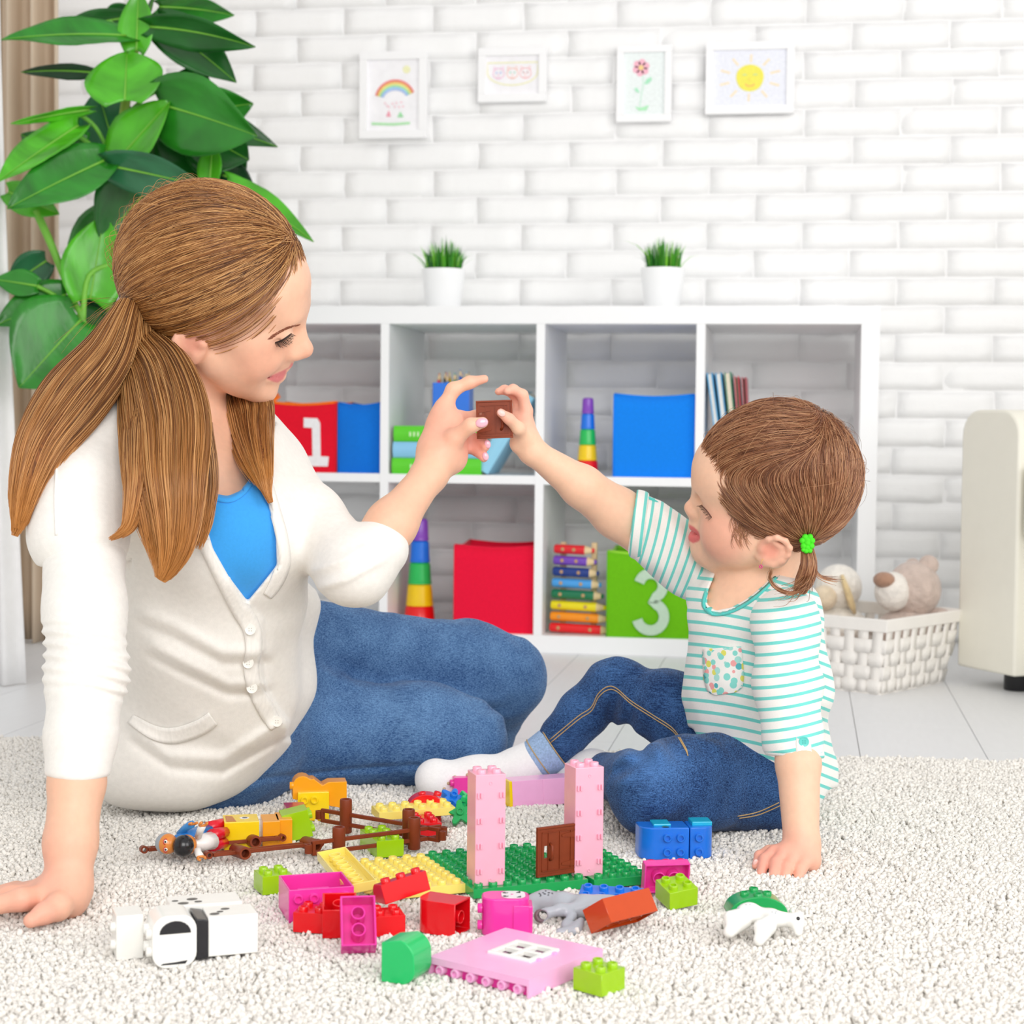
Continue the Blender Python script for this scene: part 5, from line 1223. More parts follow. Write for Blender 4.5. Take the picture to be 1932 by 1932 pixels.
body.op(lambda P: .0012*np.sin(.5*0+(pix(P)[0]*.25+pix(P)[1]*.2))*0, K(0, 0, 2), .001)
# near ear
def ear(sd, outline, rim_r, inner, inner_r, plate, lobe, tragus, s, H, d):
    for side in (0, 1):
        g = (lambda p: p) if side == 0 else H.mir
        pts = [g(H.P(x, y, s+ds)) for x, y, ds in outline]
        for i in range(len(pts)-1): sd.cone(pts[i], rpx(rim_r, d), pts[i+1], rpx(rim_r, d), .004 if i == 0 else .004)
        pts = [g(H.P(x, y, s+ds)) for x, y, ds in inner]
        for i in range(len(pts)-1): sd.cone(pts[i], rpx(inner_r, d), pts[i+1], rpx(inner_r, d), .004 if i == 0 else .003)
        c, ru, rv = plate; sd.ell(g(H.P(c[0], c[1], s-.004)), (rpx(ru, d), .0045, rpx(rv, d)), (H.f, H.n, H.u), .006)
        sd.ball(g(H.P(lobe[0], lobe[1], s)), rpx(lobe[2], d), .006); sd.ball(g(H.P(tragus[0], tragus[1], s-.001)), rpx(tragus[2], d), .005)
ear(body, [(333, 634, .003), (330, 644, .005), (337, 660, .004), (350, 673, .002), (365, 680, 0)], 6.2, [(343, 632, .002), (343, 648, .002), (352, 660, .002), (366, 664, .001), (380, 664, -.002)], 5.0, ((358, 644), 28, 32), (368, 671, 9.5), (382, 650, 7), .0775, HW, DH)
body.cone(HW.P(372, 640, .060), .016, HW.P(374, 660, .060), .014, .014)
def wcol(V):
    c = np.repeat(SKIN[None], len(V), 0)
    c = mixc(c, BLUSH, .30*blob(V, HW.P(490, 672, .04), .02, 2.0)); c = mixc(c, BLUSH, .30*blob(V, HW.P(585, 662, 0), .010, 2.0)); c = mixc(c, BLUSH, .07*blob(V, HW.P(550, 672, .014), .008, 2))
    px, py = pix(V); near = V[:, 2] < 2.12
    lip = (in_poly(px, py, [(551, 683), (545, 693), (536, 698), (520, 705), (503, 713), (506, 716), (514, 720), (524, 722), (534, 716), (540, 704), (541, 697), (556, 690)]) < 0) & (V[:, 2] > 1.9) & (np.abs((V-HW.C) @ HW.n) < .035)
    lipd = in_poly(px, py, [(551, 683), (545, 693), (536, 698), (520, 705), (503, 713), (506, 716), (514, 720), (524, 722), (534, 716), (540, 704), (541, 697), (556, 690)]); c = mixc(c, LIP, .85*np.clip(.5-lipd/2.5, 0, 1)*(lipd < 4)*(np.abs((V-HW.C) @ HW.n) < .035))
    c = mixc(c, EARIN, .55*blob(V, HW.P(366, 645, .076), .009, 1.8)); c = mixc(c, BLUSH, .3*blob(V, HW.P(352, 650, .08), .024, 1.3))
    for q, r in (((914, 715, 2.13), .012), ((914, 845, 2.13), .02), ((850, 815, 2.125), .03), ((60, 1735, 1.668), .018), ((30, 1705, 1.74), .05), ((880, 835, 2.14), .02)): c = mixc(c, np.array(lin('f0a090')), .38*blob(V, K(*q), r, 2.0))
    return c
m_skin_w = skin_mat('skin_woman')
bo = sd_object('body', body, .0021, m_skin_w, woman, wcol)
m_nail = M('nail_pink', 'f2b4c4', .18, .6, (60, .02), coat=.5)
def nail(par, p, ax_px, r, dz=-.004, m=m_nail):
    a = np.array([ax_px[0], -ax_px[1], 0.0]); a /= np.linalg.norm(a); b = np.array([-a[1], a[0], 0]); c = np.array([0, 0, -1.0]); v = []; f = []
    q0 = np.array(p)
    mb = MB().ball((0, 0, 0), (r*1.25, r*.92, r*.35), 14, 8); W = [q0+a*x+b*y+c*z for x, y, z in mb.v]; W = to_world(np.array(W))-np.array(parent_loc(par)); mb.v = [tuple(w) for w in W]; return mb.build('fingernail', m, par, True)
q = body.hit(909, 797.5, 2.03, 2.2); nail(bo, q, (1, -.25), .0062); q = body.hit(920, 838, 2.03, 2.2); 
if q is not None: nail(bo, q, (.3, 1), .0042)
q = body.hit(916, 861, 2.03, 2.2)
if q is not None: nail(bo, q, (.3, 1), .0042)
# teeth
tp = [HW.P(533, 699.5, .003)-HW.f*.0025, HW.P(521, 704, .012)-HW.f*.0018, HW.P(511, 708.5, .019)-HW.f*.0012]
wtube('teeth', curve(tp, 8), [.0026, .0030, .0030, .0030, .0028, .0026, .002, .0014], M('teeth', 'f6efe2', .25), bo, 8)
# lashes and brows
m_lash = M('lash_dark', '2a1a16', .6); m_brow = M('brow_brown', '8a5038', .7)
def on(px, py, sd=body, a=1.9, b=2.2): return sd.hit(px, py, a, b)
ls = []
for t in np.linspace(0, 1, 24):
    x, y = 519+31*t, 647-17.5*t+3.5*math.sin(math.pi*t); p = on(x, y)
    if p is None: continue
    dx, dy = (.55+.55*t+RNG.normal(0, .1)), (1.0-.35*t+RNG.normal(0, .08)); Ln = RNG.uniform(10, 15)*(.75+.5*math.sin(math.pi*min(1, t+.15)))
    n_ = 6; path = np.array([p+np.array([dx*Ln*u*DH/FPX, -dy*Ln*(u-.30*u*u)*DH/FPX, -.0035*u-.0006]) for u in np.linspace(0, 1, n_)]); ls.append(path)
strands('eyelashes', ls, .00032, m_lash, woman)
wtube('lash_line', [on(519+31*t, 646.5-17.5*t+3.0*math.sin(math.pi*t))-np.array([0, 0, .0003]) for t in np.linspace(0, 1, 10)], [.0006, .0009, .0010, .0010, .0010, .0010, .0010, .0009, .0008, .0004], m_lash, woman, 6)
bs = []
for k in range(150):
    t = RNG.random(); cx, cy = 511+59*t, 639-27*t-5.5*math.sin(math.pi*t); w = 4.2*(math.sin(math.pi*min(1, .25+t*.75)))**.6; p = on(cx, cy+RNG.uniform(-w, w))
    if p is None: continue
    L_ = RNG.uniform(5, 9); y0_ = cy+RNG.uniform(-w, w)*.6; qs = [on(cx-L_*u, y0_+L_*.36*u) for u in np.linspace(0, 1, 4)]
    if all(q_ is not None for q_ in qs): bs.append(np.array(qs)-np.array([0, 0, .0005]))
strands('eyebrow', bs, .00028, m_brow, woman)
# ------------- clothes
m_card = M('cardigan_knit', 'f1eee8', .92, .12, (160, .03), (700, .25, .0008), sheen=.3)
m_rib = M('cardigan_rib', 'f5f2ec', .92, .12, (300, .05, (1, 1, .15)), (500, .3, .0008, ), sheen=.3)
card = SD()
add_torso(card, .008)
card.cone(K(415, 1290, 2.19), .104, K(322, 1388, 2.22), .084, .05, n=(0, 0, 1), sc=.85); card.cone(K(262, 1418, 2.18), .056, K(400, 1390, 2.22), .066, .04); card.cone(K(232, 1452, 2.16), .036, K(352, 1452, 2.17), .036, .04)
card.cone(K(545, 1150, 2.26), .040, K(525, 1285, 2.27), .044, .05); card.cone(K(525, 1285, 2.27), .044, K(472, 1368, 2.25), .048, .04)
card.chain([K(165, 880, 1.975), K(152, 940, 1.94), K(148, 1010, 1.915)], [.052, .055, .0555], .05, .02)
card.cone(K(205, 830, 2.0), .035, K(385, 800, 2.10), .03, .04); card.cone(K(470, 808, 2.17), .028, K(500, 868, 2.2), .036, .03)
card.chain([K(503, 890, 2.2), K(583, 982, 2.1), K(664, 1072, 2.03)], [.041, .0415, .041], .025, .015); card.cone(K(672, 1075, 2.03), .042, K(716, 1034, 2.035), .0335, .02)
def folds(P):
    px, py = pix(P); w = np.zeros(px.shape)
    # swags across the front panel
    def ridge(line, wd, amp, x0, x1):
        xs, ys = zip(*line); yy = np.interp(px, xs, ys); g = np.exp(-((py-yy)/wd)**2)*np.clip((px-x0)/25, 0, 1)*np.clip((x1-px)/25, 0, 1); return amp*g
    w -= ridge([(250, 1150), (330, 1180), (420, 1230), (500, 1232)], 13, .0045, 250, 520); w += ridge([(250, 1172), (330, 1205), (420, 1252), (500, 1250)], 10, .004, 250, 520)
    w -= ridge([(250, 1200), (340, 1245), (430, 1290), (510, 1290)], 12, .0045, 270, 520); w += ridge([(250, 1222), (340, 1268), (430, 1310), (510, 1306)], 9, .004, 270, 520)
    w -= ridge([(230, 1360), (320, 1425), (420, 1432), (520, 1370)], 13, .005, 235, 560); w += ridge([(230, 1390), (320, 1450), (420, 1458), (520, 1400)], 9, .0045, 235, 540)
    w -= ridge([(560, 1085), (640, 1060), (700, 1030)], 9, .004, 575, 720); w -= ridge([(580, 1115), (650, 1095), (735, 1050)], 8, .004, 590, 740)
    w += .0025*vnoise(P, 16, 11)
    xe = np.interp(py, [1120, 1134, 1170, 1225, 1240, 1285, 1320, 1362, 1388, 1420], [458, 468, 496, 499, 491, 498, 513, 545, 541, 500]); w += .0060*np.clip((px-xe+2)/4, 0, 1)*np.clip((py-1134)/70, 0, 1)*np.clip((1400-py)/10, 0, 1)*np.clip((700-px)/30, 0, 1)
    return w
card.op(folds, K(400, 1150, 2.1), .55)
# front opening
vneck = [(350, 700), (545, 700), (520, 790), (497, 868), (491, 905), (507, 955), (520, 1015), (522, 1066), (500, 1094), (467, 1134), (432, 1088), (402, 1035), (384, 975), (360, 900)]
card.op(lambda P: np.maximum(in_poly(*pix(P), vneck)*2.05/FPX, P[..., 2]-2.145), K(440, 920, 2.05), .3, .004, 's')
# sleeve of the supporting arm, pushed up in rings
slv = SD()
slv.chain([K(158, 995, 1.925), K(160, 1150, 1.872), K(163, 1275, 1.832), K(153, 1385, 1.80), K(146, 1462, 1.782)], [.0445, .0425, .041, .0345, .0315], .01, .012)
def rings(P):
    px, py = pix(P); yy = py-.0016*(px-150)**2*.55-(px-160)*.10; w = np.clip((yy-1165)/20, 0, 1)*np.clip((1318-yy)/14, 0, 1); s = np.sin((yy-1170)/21.5*math.pi*2/1.05+.6*np.sin(px/47.0)+.4*np.sin(px/19.0+yy/30))
    lo = np.clip((py-1318)/12, 0, 1)
    return -w*.0026*s*(.7+.3*np.sin(px/31.0+yy/25))+.0009*np.clip((py-1371)/3, 0, 1)*-1+.0011*vnoise(P, 40, 4)*(1-lo*.7)
slv.op(rings, K(155, 1250, 1.83), .25)
slv.op(lambda P: (pix(P)[1]-(1466+.0028*(pix(P)[0]-146)**2*-1.0+8))*1.78/FPX, K(146, 1500, 1.78), .16, .003, 'i')
led = [(10, 1066), (78, 1070), (112, 1056), (160, 1050), (205, 1056), (236, 1066), (250, 1050), (250, 1250), (10, 1250)]
card.op(lambda P: np.maximum(in_poly(*pix(P), led)*1.9/FPX, P[..., 2]-2.03), K(140, 1120, 1.92), .2, .003, 's')
cd = sd_object('cardigan', card, .0030, m_card, woman)
sl = sd_object('sleeve', slv, .0022, m_card, woman)
# forearm cuff of the far sleeve
decal('button_band', card, [(388, 1020), (424, 1092), (454, 1148), (475, 1186), (479, 1225), (474, 1258), (482, 1300), (506, 1345), (522, 1372)], [16, 17, 18, 17, 15, 14, 14, 16, 12], (1.85, 2.4), .0022, m_rib, cd, 40, 4, .0016)
decal('button_band', card, [(498, 890), (512, 950), (528, 1010), (534, 1060), (522, 1098), (505, 1125)], [10, 13, 14, 14, 12, 8], (1.9, 2.5), .0018, m_rib, cd, 30, 4, .0016)
decal('pocket_band', card, [(246, 1356), (290, 1382), (330, 1388), (375, 1374), (402, 1356)], [9, 13, 15, 15, 14], (1.85, 2.4), .0030, m_rib, cd, 30, 4, .0018)
decal('shoulder_seam', card, [(108, 822), (106, 880), (104, 940), (106, 1010)], 2.2, (1.75, 2.2), .0006, m_rib, cd, 24, 2, .0012)
m_btn = M('button_white', 'f6f3ec', .3, .5)
for bx, by in ((474, 1187), (470, 1250), (477, 1297), (524, 1360)):
    p = card.hit(bx, by, 1.85, 2.4)
    if p is None: continue
    mb = MB().lathe([(.0062, 0), (.0066, .0008), (.0062, .0016), (.0046, .0012), (.0001, .0012)], 20); R3 = np.array([CR, CU, -CF]); W = [to_world((p-np.array([0, 0, .0062]))[None])[0]+R3[0]*x+R3[1]*y+R3[2]*z for x, y, z in mb.v]
    mb.v = [tuple(w-np.array(parent_loc(cd))) for w in W]; bt = mb.build('button', m_btn, cd, auto=40)
    for hx in (-.0014, .0014):
        for hy in (-.0014, .0014):
            c_ = to_world((p-np.array([0, 0, .0076]))[None])[0]+CR*hx+CU*hy-np.array(parent_loc(cd)); MB().ball(tuple(c_), .0006, 8, 6).build('thread_hole', M('thread_grey', 'c8c4bc', .7), cd, True)
# blue top
m_top = M('top_blue', '3fa2ee', .85, .15, (300, .03), (500, .15, .0006), sheen=.2)
top = SD(); add_torso(top, .001)
top.op(lambda P: .0022*vnoise(P, 22, 8), K(400, 1000, 2.1), .4)
neckl = [(300, 600), (600, 600), (520, 820), (478, 880), (470, 905), (455, 925), (430, 936), (400, 930), (378, 918), (340, 900)]
top.op(lambda P: np.maximum(in_poly(*pix(P), neckl)*2.05/FPX, P[..., 2]-2.2), K(430, 800, 2.05), .35, .002, 's')
tp_ = sd_object('tank_top', top, .0032, m_top, woman)
decal('neck_binding', top, [(384, 928), (405, 938), (432, 943), (456, 931), (472, 910), (480, 888)], 5.5, (1.9, 2.4), .0012, m_top, tp_, 26, 2, .0014)
# jeans
m_jean = denim('denim_mid', '27497c', '6f98c6')
jean = SD()
jean.cone(K(400, 1385, 2.37), rpx(112, 2.37), K(800, 1383, 2.41), rpx(92, 2.41), .03); jean.cone(K(800, 1383, 2.41), rpx(92, 2.41), K(882, 1392, 2.41), rpx(78, 2.41), .03)
jean.chain([K(882, 1398, 2.41), K(760, 1432, 2.44), K(430, 1450, 2.40)], [rpx(72, 2.41), rpx(58, 2.4), rpx(46, 2.4)], .012)
jean.cone(K(520, 1225, 2.44), rpx(100, 2.44), K(880, 1262, 2.52), rpx(84, 2.52), .012); jean.cone(K(880, 1262, 2.52), rpx(84, 2.52), K(948, 1275, 2.53), rpx(78, 2.53), .03)
jean.chain([K(948, 1282, 2.53), K(900, 1390, 2.60), K(700, 1420, 2.64)], [rpx(76, 2.53), rpx(62, 2.6), rpx(50, 2.6)], .02); jean.cone(K(400, 1380, 2.30), .12, K(460, 1300, 2.38), .11, .05)
def jf(P):
    px, py = pix(P); fz = .0035*np.sin((py-.25*px)/9.0)*np.exp(-((px-645)/45)**2-((py-1275)/40)**2)+.003*np.sin((py+.2*px)/8.0)*np.exp(-((px-930)/40)**2-((py-1345)/25)**2)+.003*np.sin((px*.9-py*.5)/8.5)*np.exp(-((px-900)/55)**2-((py-1440)/25)**2)
    return fz+jf0(P)
def jf0(P):
    px, py = pix(P); w = .0030*vnoise(P, 22, 2)+.0014*vnoise(P, 60, 3)
    yl = np.interp(px, [360, 520, 660, 780, 860], [1490, 1466, 1452, 1444, 1452]); w += .004*np.exp(-((py-yl)/5)**2)*(px < 850)
    r = np.hypot(px-985, py-1225); w += .002*np.sin((px*.8-py*.6)/7.0)*np.exp(-((px-985)/45)**2-((py-1215)/35)**2)
    return w
jean.op(jf, K(700, 1350, 2.45), .6)
def jwear(V):
    px, py = pix(V); a = np.exp(-((py-(1345+.00*px))/55)**2)*np.exp(-((px-780)/210)**2)*.30; b = np.exp(-((py-(1175+.14*(px-700)))/60)**2)*.22*np.exp(-((px-830)/220)**2); return a+b-.10
jn = sd_object('jeans', jean, .0032, m_jean, woman, None, {'wear': jwear})
# ------------- hair
m_hair = hair_mat('hair_ginger', '54301a', '96602f', 'dba86c', 'd28c42'); m_hbase = M('hair_ginger_base', '7c4a24', .6, .3, (420, .5, (1, 1, .06)))
CAPW = np.array(CRR)+np.array([.0115, .0130, .0115])
def capP(fd, nd, ud, off=0.0):
    v = np.stack([fd, nd, ud], -1); v = v/np.linalg.norm(v, axis=-1, keepdims=True); q = v*(CAPW+off); return CRW+q[..., :1]*HW.f+q[..., 1:2]*HW.n+q[..., 2:3]*HW.u
def capdir(P): 
    q = P-CRW; v = np.stack([q @ HW.f, q @ HW.n, q @ HW.u], -1)/CAPW; return v/np.linalg.norm(v, axis=-1, keepdims=True)
CLIP = HW.P(246, 574, .006); cdv = capdir(CLIP[None])[0]
cap = SD(); cap.ell(CRW, CAPW, AXW, .01)
HLc, HLk = -.010, .74
def hairline(fw, up, nr): return up-(HLk*fw+HLc)
def capcut(P):
    q = P-CRW; fw, up, nr = q @ HW.f, q @ HW.u, q @ HW.n
    return -(up-(HLk*fw-.027-.12*np.clip(np.abs(nr)-.03, 0, 1)))*.8
cap.op(lambda P: capcut(P.astype(np.float64)).astype(np.float32), CRW, .2, .01, 'i')
cap.cone(CLIP, .012, CLIP+np.array([.005, -.02, 0]), .014, .02)
hairo = sd_object('hair', cap, .0026, m_hbase, woman)
pts = RNG.normal(size=(26000, 3)); pts /= np.linalg.norm(pts, axis=1)[:, None]
q = pts*CAPW; ok = (q[:, 2] > HLk*q[:, 0]-.021-.12*np.clip(np.abs(q[:, 1])-.03, 0, 1)) & (q[:, 1] > -.060)
pts = pts[ok][:9500]; paths = []
for a in pts:
    w = math.acos(max(-1, min(1, float(a @ cdv))))
    if w < .15: continue
    n_ = 16; u = np.linspace(0, 1, n_); s_ = np.sin(w); tgt = cdv+RNG.normal(0, .05, 3); tgt /= np.linalg.norm(tgt)
    dirs = (np.sin((1-u)*w)[:, None]*a+np.sin(u*w)[:, None]*tgt)/s_
    # hair is combed over the ear: push the middle of the path upwards a little
    off = .0004+RNG.random()*.0032*np.sin(math.pi*np.minimum(1, u*.8+.2))+.0009*np.sin(u*7+RNG.random()*6)
    p = capP(dirs[:, 0], dirs[:, 1], dirs[:, 2], off[:, None]); paths.append(p)
strands('hair_strands', paths, .00034, m_hair, hairo)
lock('front_lock', [(264, 604, 2.055, 34, .026), (270, 660, 2.035, 48, .03), (294, 715, 1.985, 74, .030), (310, 800, 1.925, 90, .030), (312, 900, 1.885, 84, .028), (318, 980, 1.875, 68, .024), (318, 1035, 1.872, 50, .018), (310, 1078, 1.872, 24, .010), (300, 1098, 1.872, 8, .005)], 5200, 3, hairo, m_hair, m_hbase)
lock('flick_lock', [(280, 690, 2.0, 16, .008), (262, 800, 1.915, 26, .012), (260, 860, 1.885, 28, .014), (258, 920, 1.868, 24, .012), (246, 985, 1.862, 16, .010), (226, 1008, 1.862, 8, .007), (204, 1018, 1.865, 3, .004)], 900, 4, hairo, m_hair, m_hbase)
lock('back_lock', [(244, 585, 2.02, 26, .02), (205, 668, 1.98, 52, .024), (138, 752, 1.935, 66, .024), (84, 832, 1.905, 56, .022), (56, 905, 1.89, 40, .018), (42, 960, 1.885, 26, .012), (34, 992, 1.885, 13, .007), (26, 1016, 1.885, 4, .003)], 4200, 5, hairo, m_hair, m_hbase)
lock('nape_lock', [(258, 600, 2.04, 34, .02), (254, 660, 2.02, 50, .03), (262, 740, 1.98, 70, .02), (262, 800, 1.965, 60, .015)], 1800, 6, hairo, m_hair, m_hbase)
lock('far_lock', [(450, 715, 2.150, 40, .010), (466, 764, 2.118, 50, .012), (474, 810, 2.085, 47, .012), (484, 860, 2.028, 36, .010), (495, 900, 2.003, 22, .008), (504, 930, 1.996, 9, .005), (512, 952, 1.992, 3, .002)], 2200, 7, hairo, m_hair, m_hbase)
lock('chest_strands', [(380, 800, 1.95, 20, .01), (392, 900, 1.94, 20, .01), (388, 980, 1.935, 14, .01), (372, 1040, 1.93, 8, .005)], 350, 8, hairo, m_hair, m_hbase, base=False)
# loose hairs and the clip
fly = []
for k in range(210):
    a = RNG.normal(size=3); a /= np.linalg.norm(a); a = np.array([a[0]*.8, abs(a[1])*.5, abs(a[2])]); a /= np.linalg.norm(a); n_ = 10; u = np.linspace(0, 1, n_); w = math.acos(np.clip(a @ cdv, -1, 1)); e_ = min(.5, .35/w)
    if a[2]*CAPW[2] < HLk*a[0]*CAPW[0]+.012 or a[0] > .72: continue
    dirs = (np.sin((1-u*e_)*w)[:, None]*a+np.sin(u*e_*w)[:, None]*cdv)/np.sin(w); off = .002+RNG.uniform(.003, .012)*np.sin(math.pi*u)*(1+.4*np.sin(u*6)); fly.append(capP(dirs[:, 0], dirs[:, 1], dirs[:, 2], off[:, None]))
for k in range(60):
    p0 = CLIP+RNG.normal(0, .006, 3); d_ = np.array([-abs(RNG.normal(.02, .02)), RNG.normal(-.012, .02), RNG.normal(-.005, .01)]); fly.append(np.array([p0+d_*u*1.3+np.array([0, -.035*u*u, 0]) for u in np.linspace(0, 1, 9)]))
strands('flyaway_strands', fly, .00017, m_hair, hairo)
cl = [CLIP+np.array([-.004, .012, -.012]), CLIP+np.array([-.010, 0, -.016]), CLIP+np.array([-.008, -.014, -.012])]
m_clip = M('clip_clear', 'd8ccd4', .2, .6, (40, .05), alpha=.75)
wtube('hair_clip', curve(cl, 8), .0035, m_clip, woman, 8); 
for k in range(5):
    w = to_world((CLIP+np.array([-.014+.003*RNG.normal(), -.018-.006*k*.6, -.010+.004*RNG.normal()]))[None])[0]-np.array(parent_loc(woman)); MB().ball(tuple(w), .0022, 10, 7).build('clip_bead', M('clip_bead', 'e8e6c8', .15, .6), woman, True)
# ------------------------------------------------------------------ the little girl
girl = thing('person', 'toddler girl in striped shirt and dark jeans reaching out from the rug', 'person', gpos(*gl(1380, 1545), 0.0))
HG = HeadFrame(K(1462, 935, 2.12), (-.03, -.46, -.885), (-1, .06, 0)); DG = 2.12
gb_ = SD(); AXG = (HG.f, HG.n, HG.u)
CGW = HG.P(1470, 898); CGR = (.090, .074, .083)
gb_.ell(CGW, CGR, AXG, .02)
g1 = lambda *a, **k: hb(gb_, *a, H=HG, d=DG, **k); g2 = lambda a, b, **k: hc(gb_, a, b, H=HG, d=DG, **k)
g1(1375, 893, 58, 0, k=.03); g1(1380, 905, 50, .02, k=.03); g1(1347, 927, 29, 0, k=.02); g1(1350, 938, 25, .018, k=.02)
gb_.ell(HG.P(1396, 985), (.044, .052, .052), AXG, .03)
g1(1366, 1006, 44, .028, k=.014); g1(1392, 1020, 48, .032, k=.02); g1(1380, 985, 40, .034, k=.02)      # chubby cheek
g2((1326, 936, 11, 0), (1305, 957, 11, 0), k=.012); g1(1303.5, 959, 12, 0, k=.006); g1(1313, 969, 8.5, .0075, k=.006); g1(1308, 967, 9, .003, k=.005)
g2((1322, 984, 19, 0), (1322, 1006, 16, 0), k=.012); g2((1310, 991, 8, 0), (1318, 996, 7.5, .009), k=.007)
g2((1311, 1013, 10, 0), (1321, 1015, 7.5, .012), k=.006); g1(1327, 1036, 22, 0, k=.014); g1(1350, 1042, 24, .012, k=.02)
g2((1302, 1003, 3.6, 0), (1321, 1007, 4.2, .011), k=.003, mode='s')
g2((1425, 1020, 36, .036), (1350, 1044, 20, .008), k=.025)
g1(1321, 946, 11, .022, k=.012, mode='s'); g1(1342, 960, 18, .026, k=.006)
g2((1324, 955, 1.5, .026), (1343, 977, 1.5, .037), k=.004, mode='s')
ear(gb_, [(1438, 1026, -.004), (1450, 1017, .003), (1466, 1014, .006), (1482, 1021, .007), (1490, 1034, .007), (1487, 1047, .006), (1476, 1057, .004), (1458, 1064, .002), (1442, 1061, 0), (1432, 1050, -.003)], 5.2, [(1462, 1024, .003), (1475, 1032, .003), (1475, 1044, .003), (1462, 1051, .002), (1448, 1052, .001)], 3.8, ((1461, 1040), 26, 23), (1444, 1054, 10), (1438, 1036, 6), .0725, HG, DG)
gb_.cone(HG.P(1455, 1030, .055), .018, HG.P(1462, 1046, .055), .016, .014)
gb_.chain([HG.P(1462, 1015), K(1425, 1105, 2.15), K(1405, 1160, 2.16)], [.044, .038, .045], .014)
gtor = [(K(1402, 1175, 2.165), .060, K(1418, 1300, 2.185), .070), (K(1418, 1300, 2.185), .070, K(1440, 1435, 2.20), .074)]
def add_gt(sd, off, k=.035):
    for a, ra, b, rb in gtor: sd.cone(a, ra+off, b, rb+off, k)
    sd.cone(K(1468, 1160, 2.10), .030+off, K(1350, 1110, 2.21), .030+off, k)
add_gt(gb_, -.008)
# supporting arm
gb_.chain([K(1480, 1175, 2.075), K(1498, 1390, 2.0), K(1506, 1440, 1.985), K(1512, 1590, 1.957)], [.026, .021, .0245, .0195], .02, .008)
def gch(pts, rs, k=.005, k0=.008):
    Q = [K(*p) for p in pts]; gb_.cone(Q[0], rpx(rs[0], 1.94), Q[1], rpx(rs[1], 1.94), k0)
    for i in range(1, len(Q)-1): gb_.cone(Q[i], rpx(rs[i], 1.94), Q[i+1], rpx(rs[i+1], 1.94), k)
gch([(1513, 1590, 1.957), (1506, 1610, 1.95), (1490, 1616, 1.945)], [32, 27, 20]); gch([(1515, 1605, 1.955), (1530, 1625, 1.945)], [26, 19], k0=.012); gch([(1478, 1610, 1.95), (1520, 1622, 1.94)], [15, 17], k0=.012)
for pts, r in (([(1470, 1603, 1.965), (1450, 1604, 1.965), (1432, 1614, 1.955), (1425, 1634, 1.94)], (12, 9.5, 9, 7)), ([(1484, 1606, 1.95), (1460, 1607, 1.95), (1443, 1621, 1.94), (1436, 1648, 1.925)], (14, 12, 11, 9.5)), ([(1496, 1608, 1.945), (1478, 1611, 1.942), (1464, 1628, 1.93), (1459, 1654, 1.915)], (14, 12.5, 11.5, 10)), ([(1506, 1614, 1.94), (1498, 1618, 1.937), (1486, 1636, 1.925), (1481, 1658, 1.912)], (14, 12.5, 12, 10)), ([(1520, 1618, 1.938), (1520, 1625, 1.932), (1511, 1640, 1.922), (1507, 1656, 1.912)], (14, 12, 11.5, 9))): gch(pts, r, .003, .006)
# reaching arm and hand
gb_.chain([K(1318, 1078, 2.22), K(1165, 968, 2.205), K(1098, 918, 2.18), K(1004, 851, 2.15)], [.032, .031, .0255, .0150], .02, .010)
DC = 2.145
def gf(pts, rs, k=.004, k0=.007):
    Q = [K(*p) for p in pts]; gb_.cone(Q[0], rpx(rs[0], DC), Q[1], rpx(rs[1], DC), k0)
    for i in range(1, len(Q)-1): gb_.cone(Q[i], rpx(rs[i], DC), Q[i+1], rpx(rs[i+1], DC), k)
gf([(1004, 851, 2.15), (993, 830, 2.147), (987, 805, 2.147)], [23, 23, 21], k0=.012); gf([(992, 830, 2.147), (976, 838, 2.145)], [21, 14], k0=.01); gf([(985, 810, 2.15), (975, 790, 2.152)], [19, 16], k0=.01)
gf([(987, 822, 2.135), (978, 808, 2.118), (960, 790, 2.106), (945, 779, 2.103)], [14, 12, 10, 8.3], .004, .010)         # thumb
gf([(990, 800, 2.147), (993, 775, 2.146), (986, 745, 2.142), (968, 734, 2.136), (957, 738, 2.132)], [14, 12, 10, 9, 7.5])  # index
gf([(984, 795, 2.155), (980, 768, 2.158), (970, 744, 2.156), (952, 735, 2.150), (940, 739, 2.146)], [12, 10.5, 9.5, 8.5, 7])
gf([(978, 800, 2.158), (966, 780, 2.164), (950, 772, 2.162)], [11, 9.5, 8]); gf([(976, 815, 2.158), (960, 805, 2.162), (946, 800, 2.160)], [11, 9, 7.5])
LIPG = np.array(lin('dd5f66')); SKG = np.array(lin('f3c7aa')); PK = np.array(lin('ee9a88'))
